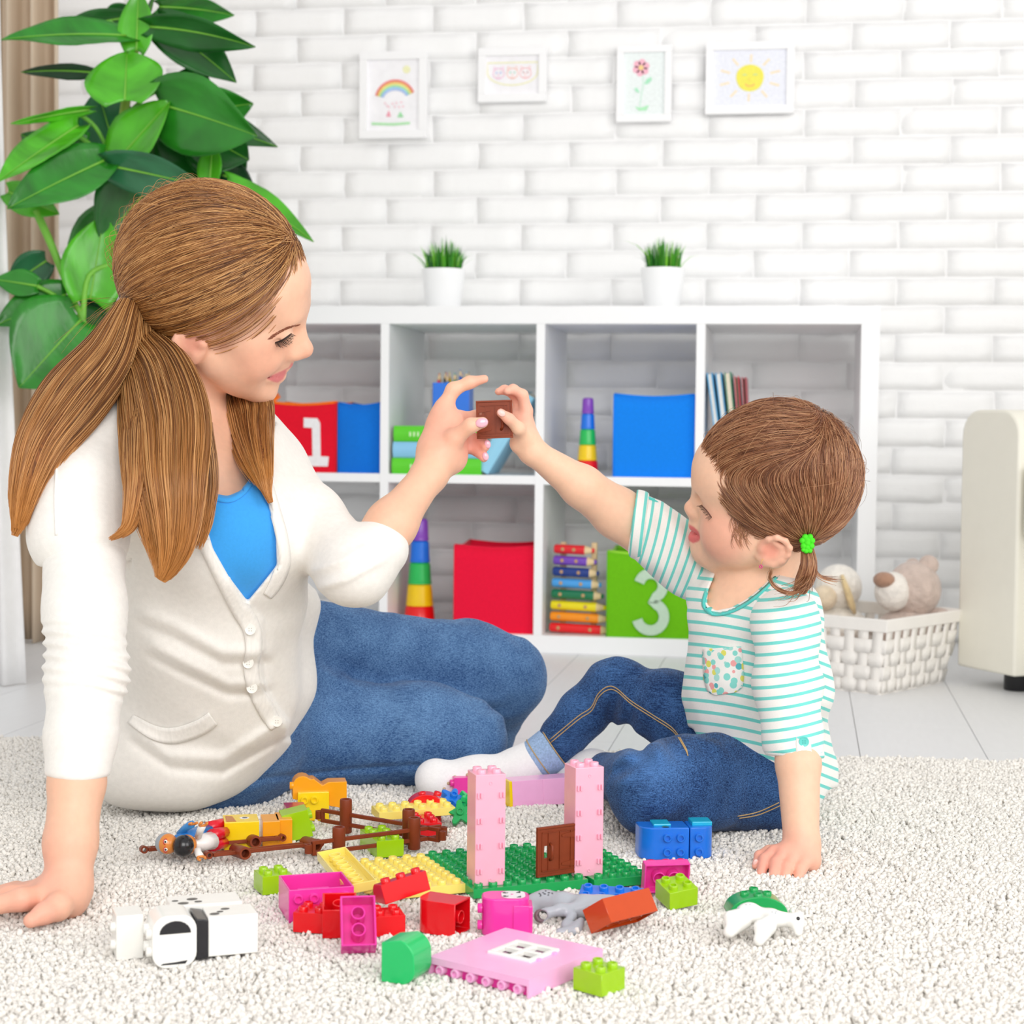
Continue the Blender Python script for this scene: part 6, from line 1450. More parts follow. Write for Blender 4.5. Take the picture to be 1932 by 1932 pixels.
def gcol(V):
    c = np.repeat(SKG[None], len(V), 0)
    c = mixc(c, PK, .42*blob(V, HG.P(1352, 1018, .06), .024, 1.9)); c = mixc(c, PK, .2*blob(V, HG.P(1300, 960, 0), .008, 2))
    px, py = pix(V); off = np.abs((V-HG.C) @ HG.n) < .03
    lip = ((in_poly(px, py, [(1300, 990), (1309, 995), (1318, 1003), (1322, 1012), (1319, 1021), (1308, 1025), (1299, 1020), (1296, 1010), (1303, 1002), (1300, 996)]) < 0)) & off
    ld = in_poly(px, py, [(1300, 989), (1309, 994), (1318, 1003), (1322, 1012), (1319, 1021), (1308, 1025), (1299, 1020), (1296, 1010), (1303, 1002), (1300, 996)]); c = mixc(c, LIPG, .88*np.clip(.5-ld/3.0, 0, 1)*off); c = mixc(c, EARIN*np.array([.95, .7, .65]), .6*blob(V, HG.P(1452, 1036, .071), .0085, 1.8)); c = mixc(c, PK, .32*blob(V, HG.P(1466, 1040, .078), .02, 1.3))
    for q, r in (((1480, 1640, 1.93), .03), ((1440, 1630, 1.94), .02), ((950, 737, 2.14), .014), ((945, 780, 2.105), .012), ((980, 775, 2.15), .02)): c = mixc(c, np.array(lin('f09a8c')), .42*blob(V, K(*q), r, 1.9))
    return c
gbo = sd_object('body', gb_, .0019, skin_mat('skin_child'), girl, gcol)
q = gb_.hit(946, 779.5, 2.02, 2.2); nail(gbo, q, (-1, -.6), .0042, m=M('nail_child', 'f8c8c0', .25))
q = gb_.hit(1426, 1628, 1.85, 2.0); nail(gbo, q, (-.2, 1), .0034, m=M('nail_child', 'f8c8c0', .25))
wtube('teeth', [HG.P(1307, 1001, .002)-HG.f*.004, HG.P(1314, 1003.5, .007)-HG.f*.003], .0022, M('teeth', 'f6efe2', .25), gbo, 8)
ls = []
for t in np.linspace(0, 1, 20):
    x, y = 1323.5+19*t, 953+23*t-2*math.sin(math.pi*t); p = gb_.hit(x, y, 1.95, 2.2)
    if p is None: continue
    L_ = RNG.uniform(8, 12)*DG/FPX; dx, dy = -(1.0-.25*t), .35+.45*t+RNG.normal(0, .08); ls.append(np.array([p+np.array([dx*L_*u, -dy*L_*u+.25*L_*u*u, -.003*u-.0005]) for u in np.linspace(0, 1, 6)]))
strands('eyelashes', ls, .00027, m_lash, girl)
wtube('lash_line', [gb_.hit(1323.5+19*t, 953+23*t-2*math.sin(math.pi*t), 1.95, 2.2)-np.array([0, 0, .0002]) for t in np.linspace(0, 1, 8)], .0006, M('lash_brown', '6a3a34', .6), girl, 6)
bs = []
for k in range(60):
    t = RNG.random(); p = gb_.hit(1317+9*t+RNG.uniform(-1, 2), 918+17*t, 1.95, 2.25)
    if p is not None: bs.append(np.array([p+np.array([.003*u, -.0022*u, -.0005]) for u in np.linspace(0, 1, 4)]))
bs = [b_ for b_ in bs if False]
if bs: strands('eyebrow', bs, .00018, M('brow_child', 'a87858', .7), girl)
# earring
e0 = HG.P(1439, 1054, .080); wtube('earring_hoop', [e0+np.array([.0000, 0, -.004]), e0+np.array([-.0022, -.004, -.004]), e0+np.array([-.0025, -.0075, -.003])], .0004, M('gold', 'e0b060', .25, .6), girl, 6)
for k in range(5):
    a = 2*math.pi*k/5; w = to_world((e0+np.array([-.0028+.0017*math.cos(a), -.0092+.0017*math.sin(a), -.004]))[None])[0]-np.array(parent_loc(girl)); MB().ball(tuple(w), .0010, 8, 6).build('earring_petal', M('earring_pink', 'd84a88', .2, .6), girl, True)
# ------------- shirt
def stripe_mat(name):
    m = bpy.data.materials.new(name); m.use_nodes = True; nt = m.node_tree; N = nt.nodes; L = nt.links; b = N['Principled BSDF']; b.inputs['Roughness'].default_value = .9; b.inputs['Specular IOR Level'].default_value = .12; b.inputs['Sheen Weight'].default_value = .2
    a = N.new('ShaderNodeAttribute'); a.attribute_name = 'stripe'; fr = N.new('ShaderNodeMath'); fr.operation = 'FRACT'; L.new(a.outputs['Fac'], fr.inputs[0])
    cr = N.new('ShaderNodeValToRGB'); cr.color_ramp.interpolation = 'LINEAR'; e = cr.color_ramp.elements; e[0].position = .0; e[0].color = (*lin('f3f2ee'), 1); e[1].position = 1; e[1].color = (*lin('f3f2ee'), 1)
    for p_, c_ in ((.34, 'f3f2ee'), (.365, '78d8d0'), (.645, '78d8d0'), (.67, 'f3f2ee')): x = e.new(p_); x.color = (*lin(c_), 1)
    L.new(fr.outputs[0], cr.inputs[0]); tc = N.new('ShaderNodeTexCoord'); n = N.new('ShaderNodeTexNoise'); n.inputs['Scale'].default_value = 500; L.new(tc.outputs['Object'], n.inputs['Vector']); mr = N.new('ShaderNodeMapRange'); mr.inputs[3].default_value = .94; mr.inputs[4].default_value = 1.04; L.new(n.outputs['Fac'], mr.inputs[0])
    vm = N.new('ShaderNodeVectorMath'); vm.operation = 'SCALE'; L.new(cr.outputs[0], vm.inputs[0]); L.new(mr.outputs[0], vm.inputs['Scale']); L.new(vm.outputs[0], b.inputs['Base Color']); return m
m_str = stripe_mat('shirt_striped'); m_teal = M('shirt_teal', '5fd2ca', .9, .12, (400, .05), (600, .2, .0005), sheen=.2)
shirt = SD(); add_gt(shirt, .006)
shirt.cone(K(1438, 1425, 2.2), .084, K(1475, 1480, 2.2), .066, .03); shirt.cone(K(1490, 1150, 2.1), .032, K(1525, 1300, 2.14), .03, .04)
shirt.op(lambda P: .0030*vnoise(P, 20, 21)+.0016*vnoise(P, 48, 22)+.0022*np.sin((pix(P)[0]+.25*pix(P)[1])/17.0)*np.clip((pix(P)[1]-1300)/120, 0, 1)*np.clip((1380-pix(P)[0])/60, 0, 1), K(1420, 1300, 2.15), .35)
hem = [(1100, 850), (1750, 850), (1750, 1470), (1566, 1488), (1540, 1530), (1484, 1538), (1420, 1496), (1370, 1460), (1335, 1425), (1308, 1375), (1100, 1300)]
shirt.op(lambda P: in_poly(*pix(P), hem)*2.1/FPX, K(1430, 1400, 2.15), .3, .003, 'i')
nk = [(1345, 1000), (1530, 990), (1498, 1048), (1462, 1082), (1438, 1106), (1412, 1128), (1380, 1146), (1350, 1152), (1334, 1140), (1336, 1115), (1350, 1082)]
shirt.op(lambda P: np.maximum(in_poly(*pix(P), nk)*2.1/FPX, P[..., 2]-2.27), K(1410, 1080, 2.15), .16, .003, 's')
def st_t(V): px, py = pix(V); return (py-.20*(px-1400)-.0006*(px-1400)**2)/21.0
so = sd_object('shirt', shirt, .0022, m_str, girl, None, {'stripe': st_t})
ns = SD(); ns.chain([K(1482, 1172, 2.08), K(1485, 1290, 2.035), K(1496, 1400, 2.005), K(1501, 1450, 1.99)], [.0375, .0375, .0315, .031], .01, .015); ns.cone(K(1482, 1172, 2.08), .0365, K(1472, 1168, 2.12), .034, .02)
ns.op(lambda P: .0020*vnoise(P, 30, 31)-.0012*np.sin((pix(P)[1]+.5*pix(P)[0])/13.0)*np.exp(-((pix(P)[0]-1530)/22)**2), K(1485, 1280, 2.04), .25)
ns.op(lambda P: (pix(P)[1]-(1424+.06*(pix(P)[0]-1496)))*2/FPX, K(1496, 1450, 2.0), .2, .003, 'i')
def ns_t(V): px, py = pix(V); return (py+.17*(px-1480)+.0012*(px-1490)**2)/20.7
n_o = sd_object('sleeve', ns, .0020, m_str, girl, None, {'stripe': ns_t})
cuffn = SD(); cuffn.cone(K(1494, 1380, 2.008), .0335, K(1501, 1440, 1.995), .0332, .01); cuffn.op(lambda P: np.maximum((pix(P)[1]-(1428+.06*(pix(P)[0]-1496))), (1388+.06*(pix(P)[0]-1496)-pix(P)[1]))*2/FPX, K(1496, 1410, 2.0), .1, .003, 'i')
sd_object('sleeve_cuff', cuffn, .0018, m_str, girl, None, {'stripe': lambda V: (pix(V)[1]+.03*pix(V)[0])/24.0})
fs = SD(); fs.chain([K(1330, 1085, 2.22), K(1262, 1030, 2.215), K(1208, 992, 2.205)], [.040, .0385, .0375], .01, .015)
fs.op(lambda P: .0026*vnoise(P, 32, 41)+.0026*np.sin((pix(P)[0]-.5*pix(P)[1])/11.5)*np.clip((pix(P)[0]-1230)/20, 0, 1), K(1260, 1030, 2.21), .2)
fcut = [(1205, 800), (1700, 800), (1700, 1300), (1160, 1300), (1183, 1050), (1190, 1000), (1198, 938)]
fs.op(lambda P: in_poly(*pix(P), fcut)*2.2/FPX, K(1200, 1000, 2.2), .2, .003, 'i')
sd_object('sleeve', fs, .0022, m_str, girl, None, {'stripe': lambda V: (pix(V)[0]+.22*pix(V)[1]+.02*(pix(V)[1]-1000)**2*.05)/17.5})
cuf = SD(); cuf.cone(K(1221, 999, 2.205), .0405, K(1196, 984, 2.205), .0405, .01); cuf.op(lambda P: np.maximum(1186+.0*P[..., 0]-pix(P)[0]-.12*(pix(P)[1]-1045), pix(P)[0]+.12*(pix(P)[1]-1045)-1212)*2.2/FPX, K(1200, 1000, 2.2), .15, .003, 'i'); cuf.cone(K(1260, 1030, 2.205), .034, K(1150, 955, 2.205), .034, .002, 's')
sd_object('sleeve_cuff', cuf, .0020, m_str, girl, None, {'stripe': lambda V: (pix(V)[0]+.12*pix(V)[1]+8)/19.0})
# collar, pocket, tab and buttons
col_l = [(1337, 1112), (1332, 1128), (1332, 1142), (1348, 1154), (1380, 1148), (1412, 1130), (1438, 1108), (1462, 1084), (1496, 1052)]
decal('collar', shirt, [(x, y+2) for x, y in col_l], 6.5, (1.95, 2.4), .0012, m_teal, so, 40, 2, .0018)
mf = bpy.data.materials.new('floral_print'); mf.use_nodes = True; nt = mf.node_tree; N = nt.nodes; L = nt.links; b = N['Principled BSDF']; b.inputs['Roughness'].default_value = .9; tc = N.new('ShaderNodeTexCoord'); vo = N.new('ShaderNodeTexVoronoi'); vo.inputs['Scale'].default_value = 120; L.new(tc.outputs['Object'], vo.inputs['Vector'])
sp_ = N.new('ShaderNodeSeparateColor'); L.new(vo.outputs['Color'], sp_.inputs[0]); cr = N.new('ShaderNodeValToRGB'); cr.color_ramp.interpolation = 'CONSTANT'; e_ = cr.color_ramp.elements; e_[0].color = (*lin('f2a8a8'), 1); e_[1].position = .2; e_[1].color = (*lin('8adcd2'), 1)
for p_, c_ in ((.45, 'f6f4ee'), (.6, 'e2e06a'), (.75, 'a8e0d8'), (.9, '58b8c0')): x = e_.new(p_); x.color = (*lin(c_), 1)
L.new(sp_.outputs[0], cr.inputs[0]); ds = N.new('ShaderNodeMath'); ds.operation = 'LESS_THAN'; ds.inputs[1].default_value = .52; L.new(vo.outputs['Distance'], ds.inputs[0]); mx = N.new('ShaderNodeMix'); mx.data_type = 'RGBA'; L.new(ds.outputs[0], mx.inputs['Factor']); mx.inputs['A'].default_value = (*lin('f4f4f0'), 1); L.new(cr.outputs[0], mx.inputs['B']); L.new(mx.outputs['Result'], b.inputs['Base Color'])
decal('pocket', shirt, [(1362, 1222), (1364, 1250), (1366, 1280), (1367, 1300), (1368, 1309)], [36, 38, 38, 33, 18], (1.95, 2.4), .0014, mf, so, 24, 10, .0016)
decal('sleeve_tab', cuffn, [(1514, 1382), (1515, 1400), (1517, 1424)], [9, 14, 15], (1.85, 2.2), .0010, m_str, n_o, 12, 4, .0014)
m_tb = M('button_teal', '62d0c8', .3, .5)
for (bx, by, sdx, rr) in ((1516, 1399, cuffn, .0055),):
    p = sdx.hit(bx, by, 1.85, 2.2); mb = MB().lathe([(rr, 0), (rr*1.05, .0007), (rr, .0014), (rr*.72, .001), (.0001, .001)], 18); W = [to_world((p-np.array([0, 0, .0024]))[None])[0]+CR*x+CU*y-CF*z for x, y, z in mb.v]; mb.v = [tuple(w-np.array(parent_loc(n_o))) for w in W]; bt = mb.build('button', m_tb, n_o, auto=40)
    for hx in (-.0012, .0012):
        for hy in (-.0012, .0012): c_ = to_world((p-np.array([0, 0, .0036]))[None])[0]+CR*hx+CU*hy-np.array(parent_loc(n_o)); MB().ball(tuple(c_), .0005, 8, 6).build('thread_hole', M('thread_teal', '2a8a88', .7), n_o, True)
wtube('far_sleeve_tab', [K(1206, 934, 2.19), K(1226, 940, 2.19), K(1248, 953, 2.195)], [.003, .004, .0035], m_teal, so, 8, .5)
# ------------- jeans
m_dark = denim('denim_dark', '152c56', '4f7ab4')
gj = SD()
gj.chain([K(1430, 1462, 2.19), K(1300, 1478, 2.10), K(1222, 1486, 2.06)], [.066, .052, .0455], .02, .02); gj.chain([K(1222, 1490, 2.06), K(1200, 1478, 2.16), K(1150, 1462, 2.28)], [.045, .036, .028], .012)
gj.cone(K(1420, 1500, 2.14), .036, K(1240, 1518, 2.07), .030, .03); gj.ball(K(1452, 1480, 2.17), .058, .03)
gj.chain([K(1390, 1395, 2.23), K(1265, 1335, 2.27), K(1158, 1292, 2.31)], [.055, .0455, .0300], .02, .02); gj.chain([K(1150, 1292, 2.31), K(1100, 1345, 2.32), K(1048, 1408, 2.325)], [.0325, .0315, .0265], .012, .01); gj.ball(K(1168, 1290, 2.305), .030, .02)
def gjf(P):
    px, py = pix(P); w = .0038*vnoise(P, 22, 51)+.0020*vnoise(P, 50, 52)
    g = np.exp(-((px-1165)/26)**2-((py-1345)/45)**2); w += .006*np.sin((px+.35*py)/8.0)*g
    g = np.exp(-((px-1240)/70)**2-((py-1420)/22)**2); w -= .006*np.sin((px-.2*py)/10.0)*g; g = np.exp(-((px-1175)/25)**2-((py-1450)/35)**2); w += .006*np.sin((py+.4*px)/8.0)*g
    return w
gj.op(gjf, K(1250, 1430, 2.2), .4)
def gwear(V):
    px, py = pix(V); return .55*np.exp(-((px-1225)/75)**2-((py-1440)/42)**2)+.32*np.exp(-((px-1150)/40)**2-((py-1268)/26)**2)+.22*np.exp(-((px-1080)/30)**2-((py-1340)/50)**2)-.12
gjo = sd_object('jeans', gj, .0024, m_dark, girl, None, {'wear': gwear})
m_thr = M('stitch_tan', 'c8a878', .8, .1)
def stitch(sd, pts, rng, n, name='stitching', r=.0007):
    Lc = curve(pts, n); P_ = [sd.hit(x, y, *rng) for x, y in Lc]; P_ = [p*(1-.0006/p[2]) for p in P_ if p is not None]; wtube(name, P_, r, m_thr, gjo, 5)
sl_ = [(1037, 1396), (1090, 1352), (1115, 1335), (1128, 1310), (1145, 1296), (1162, 1298), (1190, 1322), (1230, 1348), (1270, 1375), (1292, 1408), (1297, 1420)]
stitch(gj, sl_, (2.0, 2.5), 60); stitch(gj, [(x+1, y+6) for x, y in sl_], (2.0, 2.5), 60); stitch(gj, [(1392, 1540), (1430, 1532), (1470, 1514)], (1.95, 2.4), 16); stitch(gj, [(1395, 1544), (1432, 1537), (1474, 1519)], (1.95, 2.4), 16)
# rolled cuff and socks
m_cuff = M('denim_inside', '9db8dc', .9, .1, (400, .18), (700, .2, .0005)); ck = SD(); ck.cone(K(1040, 1415, 2.325), .0300, K(1010, 1436, 2.325), .0285, .01); ax_ = (K(1010, 1436, 2.325)-K(1040, 1415, 2.325)); ax_ /= np.linalg.norm(ax_); c0 = K(1027, 1424, 2.325)
ck.op(lambda P: (np.abs((P-c0) @ ax_.astype(np.float32))-.0165).astype(np.float32), c0, .08, .003, 'i'); ck.cone(K(1060, 1400, 2.325), .0245, K(990, 1450, 2.325), .0245, .002, 's')
cko = sd_object('trouser_cuff', ck, .0018, m_cuff, girl)
p0_ = c0-ax_*.0165; pr1 = np.cross(ax_, [0, 0, 1.0]); pr1 /= np.linalg.norm(pr1); pr2 = np.cross(ax_, pr1)
for o_, r_ in ((-.0165, .0300), (.008, .0293)): wtube('cuff_stitching', [c0+ax_*o_+pr1*r_*math.cos(t)+pr2*r_*math.sin(t) for t in np.linspace(0, 2*math.pi, 40)[:-1]], .0008, m_thr, cko, 5, closed=True)
m_sock = M('sock_white', 'f6f5f6', .95, .1, (300, .03), (600, .3, .0006), sheen=.3)
s1 = SD(); s1.chain([K(1020, 1428, 2.325), K(985, 1452, 2.325), K(900, 1466, 2.31), K(828, 1472, 2.30)], [.024, .0265, .0245, .0245], .01, .02); s1.ball(K(815, 1470, 2.30), .0205, .02); s1.ball(K(978, 1470, 2.33), .022, .02); s1.op(lambda P: .0015*vnoise(P, 40, 61), K(900, 1465, 2.3), .2)
so1 = sd_object('sock', s1, .0022, m_sock, girl)
for dx, dy in ((838, 1488), (846, 1478), (858, 1466), (866, 1480), (872, 1468), (882, 1462), (878, 1488), (852, 1496)):
    p = s1.hit(dx, dy, 2.1, 2.4)
    if p is not None: w = to_world(p[None])[0]-np.array(parent_loc(so1)); MB().ball(tuple(w), (.0022, .0022, .0022), 10, 7).build('grip_dot', M('grip_tan', 'c8b090', .6), so1, True)
s2 = SD(); s2.chain([K(1160, 1462, 2.27), K(1120, 1456, 2.31), K(1075, 1462, 2.33)], [.024, .0255, .022], .01, .02); s2.op(lambda P: .0015*vnoise(P, 40, 62), K(1110, 1460, 2.3), .15); sd_object('sock', s2, .0024, m_sock, girl)
# ------------- hair
mgh = hair_mat('hair_brown', '5e3520', '96603e', 'c09068'); mgb = M('hair_brown_base', '7e4c30', .6, .3, (50, .25))
CAPG = np.array(CGR)+np.array([.0070, .0070, .0085])
def gP(D_, off): D_ = D_/np.linalg.norm(D_, axis=-1, keepdims=True); q = D_*(CAPG+off); return CGW+q[..., :1]*HG.f+q[..., 1:2]*HG.n+q[..., 2:3]*HG.u
def gdir(P): q = P-CGW; v = np.stack([q @ HG.f, q @ HG.n, q @ HG.u], -1)/CAPG; return v/np.linalg.norm(v, axis=-1, keepdims=True)
GK, GC = .83, -.058
def ghl(f_, n_, u_): return u_-(GK*f_+GC-.60*np.clip(np.abs(n_)-.036, 0, .05)-.55*np.clip(-.005-f_, 0, .05))
gc = SD(); gc.ell(CGW, CAPG, AXG, .01)
gc.op(lambda P: (-.75*ghl((P-CGW) @ HG.f, (P-CGW) @ HG.n, (P-CGW) @ HG.u)).astype(np.float32), CGW, .2, .008, 'i')
gh = sd_object('hair', gc, .0024, mgb, girl)
TIE = HG.P(1520, 1016, .060); td = gdir(TIE[None])[0]; td2 = td*np.array([1, -1, 1]); CROWN = gdir(HG.P(1600, 862, .012)[None])[0]
pts = RNG.normal(size=(30000, 3)); pts /= np.linalg.norm(pts, axis=1)[:, None]; qv = pts*CAPG
ok = (ghl(qv[:, 0], qv[:, 1], qv[:, 2]) > -.002) & (qv[:, 1] > -.060); pts = pts[ok][:10500]
def slerp(a, b, u):
    w = math.acos(max(-1, min(1, float(a @ b))))
    return (np.sin((1-u)*w)[:, None]*a+np.sin(u*w)[:, None]*b)/max(math.sin(w), 1e-4), w
# strands follow a smooth flow: forwards and down from the crown, then back towards the hair tie
cur = pts.copy(); trail = [cur]; alive = np.full(len(pts), 14); jit = RNG.normal(0, .10, (len(pts), 3))
for st in range(13):
    q_ = cur*CAPG; tgt = np.where(q_[:, 1:2] > -.004, td, td2); f1 = tgt-cur; f1 -= cur*(f1*cur).sum(1)[:, None]; dist = np.linalg.norm(f1, axis=1); f1 /= dist[:, None]+1e-6
    f2 = cur-CROWN; f2 -= cur*(f2*cur).sum(1)[:, None]; f2 /= np.linalg.norm(f2, axis=1)[:, None]+1e-6
    s_ = np.clip((q_[:, 2]-.018+.30*(q_[:, 0]-.02))/.042, 0, 1); s_ = (s_*s_*(3-2*s_)*np.clip((q_[:, 0]+.055)/.05, 0, 1))[:, None]
    d_ = f1*(1-s_)+f2*s_+jit*.35; d_ -= cur*(d_*cur).sum(1)[:, None]; d_ /= np.linalg.norm(d_, axis=1)[:, None]+1e-6
    step = np.minimum(.062, np.maximum(dist*.5, .004))[:, None]*np.where(s_ > .5, 1, 1); nxt = cur+d_*step; nxt /= np.linalg.norm(nxt, axis=1)[:, None]
    qn = nxt*CAPG; stop = (ghl(qn[:, 0], qn[:, 1], qn[:, 2]) < -.007) & (alive > st+1); alive[stop] = st+1; cur = nxt; trail.append(cur)
trail = np.stack(trail, 1); paths = []
for k_ in range(len(pts)):
    n_ = alive[k_]
    if n_ < 4: continue
    u = np.linspace(0, 1, n_); off = .0002+RNG.random()*.0032*np.sin(math.pi*np.minimum(1, .25+u*.75))+.0010*np.sin(u*(5+4*RNG.random())+RNG.random()*6); paths.append(gP(trail[k_][:n_], off[:, None]))
strands('hair_strands', paths, .00030, mgh, gh)
fly = []
for k in range(170):
    a = RNG.normal(size=3); a = np.array([a[0], abs(a[1])*.4, abs(a[2])+.1]); a /= np.linalg.norm(a); qq = a*CAPG
    if ghl(*qq) < .02: continue
    b = a+RNG.normal(0, .35, 3); b /= np.linalg.norm(b)
    if ghl(*(b*CAPG)) < .004: continue
    u = np.linspace(0, 1, 9); D_, w = slerp(a, b, u); fly.append(gP(D_, (.001+RNG.uniform(.002, .010)*np.sin(math.pi*u*.8))[:, None]))
# wisps at the temple and neck
for k in range(120):
    x, y = 1398+RNG.normal(0, 7), 985+RNG.uniform(-25, 25); p = gb_.hit(x, y, 1.95, 2.2)
    if p is None: continue
    dx, dy = RNG.normal(3, 4), RNG.uniform(14, 34); qs = []
    for u in np.linspace(0, 1, 7):
        h_ = gb_.hit(x+dx*u-5*math.sin(3*u), y+dy*u, 1.95, 2.25)
        if h_ is not None: qs.append(h_-np.array([0, 0, .0008]))
    if len(qs) > 3: fly.append(np.array(qs))
strands('flyaway_strands', fly, .00017, mgh, gh)
dT = TIE[2]-.006
lock('pigtail', [(1522, 1030, dT, 10, .006), (1526, 1060, dT-.006, 15, .009), (1522, 1085, dT-.006, 17, .010), (1512, 1108, dT-.006, 14, .008), (1500, 1126, dT-.004, 6, .004)], 900, 12, gh, mgh, mgb, wave=.006)
cv = []
for k in range(46): j = RNG.normal(0, 1.6, 2); cv.append(curve([K(1520+j[0], 1050+j[1], dT-.006), K(1530+j[0], 1092, dT-.006), K(1500+j[0], 1119+j[1], 2.015), K(1468+j[0], 1112+j[1], 2.015), K(1453+j[0], 1092+j[1], 2.02), K(1455+j[0], 1078+2*j[1], 2.03)], 18))
for k in range(30): j = RNG.normal(0, 2.0, 2); cv.append(curve([K(1528+j[0], 1050, dT-.006), K(1536+j[0], 1075+j[1], dT-.006), K(1552+j[0], 1090+j[1], dT-.006), K(1578+3*j[0], 1094+2*j[1], dT-.006)], 14))
for k in range(46): j = RNG.normal(0, 9, 2); cv.append(curve([K(1522, 1045, dT-.006), K(1522+j[0]*.5, 1080, dT-.006), K(1508+j[0]*1.6, 1110+j[1], 2.02), K(1490+j[0]*2.6, 1118+j[1], 2.015)], 12))
strands('pigtail_curl', cv, .00028, mgh, gh)
m_tie = M('hair_tie_green', '4fe02c', .75, .25, (200, .05), (300, .3, .0006)); ti = bpy.data.objects.new('hair_tie', None); COL.objects.link(ti); ti.parent = girl
for dx, dy, r_ in ((0, 0, 7), (-9, -4, 6), (9, -4, 6), (-4, -11, 6), (5, -11, 6), (-7, 6, 6), (8, 6, 6), (0, 9, 6), (0, -5, 7), (-2, 15, 5.5), (5, 15, 5), (-7, 13, 4.5)):
    w = to_world(K(1523+dx, 1024+dy, dT-.012)[None])[0]-np.array(parent_loc(girl)); MB().ball(tuple(w), rpx(r_, dT), 12, 8).build('bead', m_tie, ti, True)
# ------------------------------------------------------------------ shutter held between the two hands
xa_ = CR*.999-CU*.045; ua_ = CU*.992-CR*.11; xa_ /= np.linalg.norm(xa_); ua_ -= 0; ua_ /= np.linalg.norm(ua_); ya_ = CF+CR*.10; ya_ /= np.linalg.norm(ya_)
bp_ = to_world(K(934, 827, 2.119)[None])[0]
M4 = Matrix(((xa_[0], ya_[0], ua_[0], bp_[0]), (xa_[1], ya_[1], ua_[1], bp_[1]), (xa_[2], ya_[2], ua_[2], bp_[2]), (0, 0, 0, 1)))
shutter('shutter_door', 'brown toy shutter held up between the hands of woman and girl', 'toy door', M4, .0435, .0455, False, -1)
# ------------------------------------------------------------------ grey horse and white foal figures
def zk(px, py, z): return K(px, py, z)
horse = thing('toy_horse', 'grey toy horse lying on its side behind the pink cat block', 'toy animal', gpos(*gl(1070, 1745), RUG))
hs = SD(); dz = 1.745; r = lambda q: rpx(q, dz)
hs.chain([K(1022, 1702, 1.765), K(1062, 1706, 1.755), K(1104, 1712, 1.745)], [r(17), r(19), r(20)], .01, .012); hs.chain([K(1104, 1708, 1.745), K(1136, 1706, 1.745), K(1156, 1706, 1.74)], [r(17), r(14), r(13)], .01); hs.cone(K(1156, 1706, 1.74), r(13), K(1176, 1716, 1.735), r(9), .008); hs.ball(K(1029, 1694, 1.765), r(14), .01); hs.cone(K(1166, 1698, 1.74), r(4), K(1174, 1694, 1.74), r(3.5), .004)
hs.chain([K(1092, 1716, 1.735), K(1058, 1716, 1.725), K(1034, 1722, 1.72)], [r(15), r(9), r(9)], .008); hs.cone(K(1034, 1722, 1.72), r(9), K(1020, 1728, 1.718), r(13), .004); hs.chain([K(1004, 1700, 1.765), K(996, 1722, 1.76), K(1000, 1734, 1.755)], [r(12), r(9), r(9)], .008)
hs.chain([K(1080, 1728, 1.72), K(1068, 1745, 1.71), K(1090, 1748, 1.705)], [r(9), r(7), r(7)], .006); hs.chain([K(1096, 1738, 1.705), K(1086, 1756, 1.70), K(1056, 1760, 1.70)], [r(7), r(8), r(9)], .006)
hs.cone(K(1018, 1729, 1.700), r(9.5), K(1026, 1726, 1.722), r(8), .002, 's')
def hcol(V):
    c = np.repeat(np.array(lin('b4bac2'))[None], len(V), 0); px, py = pix(V); c = mixc(c, lin('7a6068'), 1.0*((np.hypot((px-1017)/12, (py-1728.5)/14) < 1.0) & (V[:, 2] < 1.722)))
    for x, y in ((1018, 1686), (1024, 1684), (1030, 1681), (1036, 1684), (1028, 1687), (1020, 1690), (1042, 1685), (1034, 1688)): c = mixc(c, lin('3a3a40'), 1.0*(np.hypot(px-x, (py-y)*1.4) < 2.0))
    return c
ho = sd_object('body', hs, .0013, M('plastic_horse', 'a6acb4', .3, .5, (60, .02), vcol=True), horse, hcol)
for k in range(12):
    w = to_world(K(1106+4.0*k, 1694.5+.35*k, 1.742)[None])[0]-np.array(parent_loc(horse)); MB().ball(tuple(w), (.0022, .0016, .0014), 8, 6).build('mane_tuft', pm_('black'), horse, True)
p = hs.hit(1160, 1703, 1.6, 1.8); w = to_world(p[None])[0]-np.array(parent_loc(horse)); MB().ball(tuple(w), .0018, 10, 8).build('eye', pm_('black'), horse, True); MB().ball(tuple(w-CF*.0013+CU*.0004), .0007, 8, 6).build('eye_glint', M('print_white2', 'ffffff'), horse, True)
foal = thing('toy_foal', 'white toy foal lying on its side in front of the green half round brick', 'toy animal', gpos(*gl(1440, 1772), RUG))
fo = SD(); dz = 1.675; r = lambda q: rpx(q, dz)
fo.chain([K(1408, 1724, 1.685), K(1455, 1733, 1.68)], [r(17), r(16)], .01); fo.ball(K(1416, 1718, 1.69), r(13), .01); fo.chain([K(1455, 1733, 1.68), K(1480, 1735, 1.68), K(1500, 1736, 1.675)], [r(15), r(11), r(13)], .008, .006); fo.chain([K(1504, 1738, 1.675), K(1506, 1758, 1.668)], [r(13), r(8.5)], .006); fo.cone(K(1508, 1728, 1.675), r(5), K(1513, 1722, 1.675), r(2.5), .004)
fo.chain([K(1402, 1724, 1.68), K(1378, 1731, 1.66)], [r(12), r(13)], .008); fo.chain([K(1405, 1742, 1.672), K(1376, 1758, 1.652)], [r(11), r(11.5)], .008); fo.chain([K(1455, 1736, 1.672), K(1435, 1748, 1.648)], [r(13), r(13)], .008); fo.chain([K(1452, 1752, 1.662), K(1432, 1774, 1.640)], [r(11), r(11)], .008)
for x, y, d_ in ((1375, 1730, 1.645), (1373, 1758, 1.638), (1433, 1748, 1.632), (1429, 1776, 1.626)): fo.ball(K(x, y, d_), r(9.5), .002, 's')
foo = sd_object('body', fo, .0013, pm_('white'), foal)
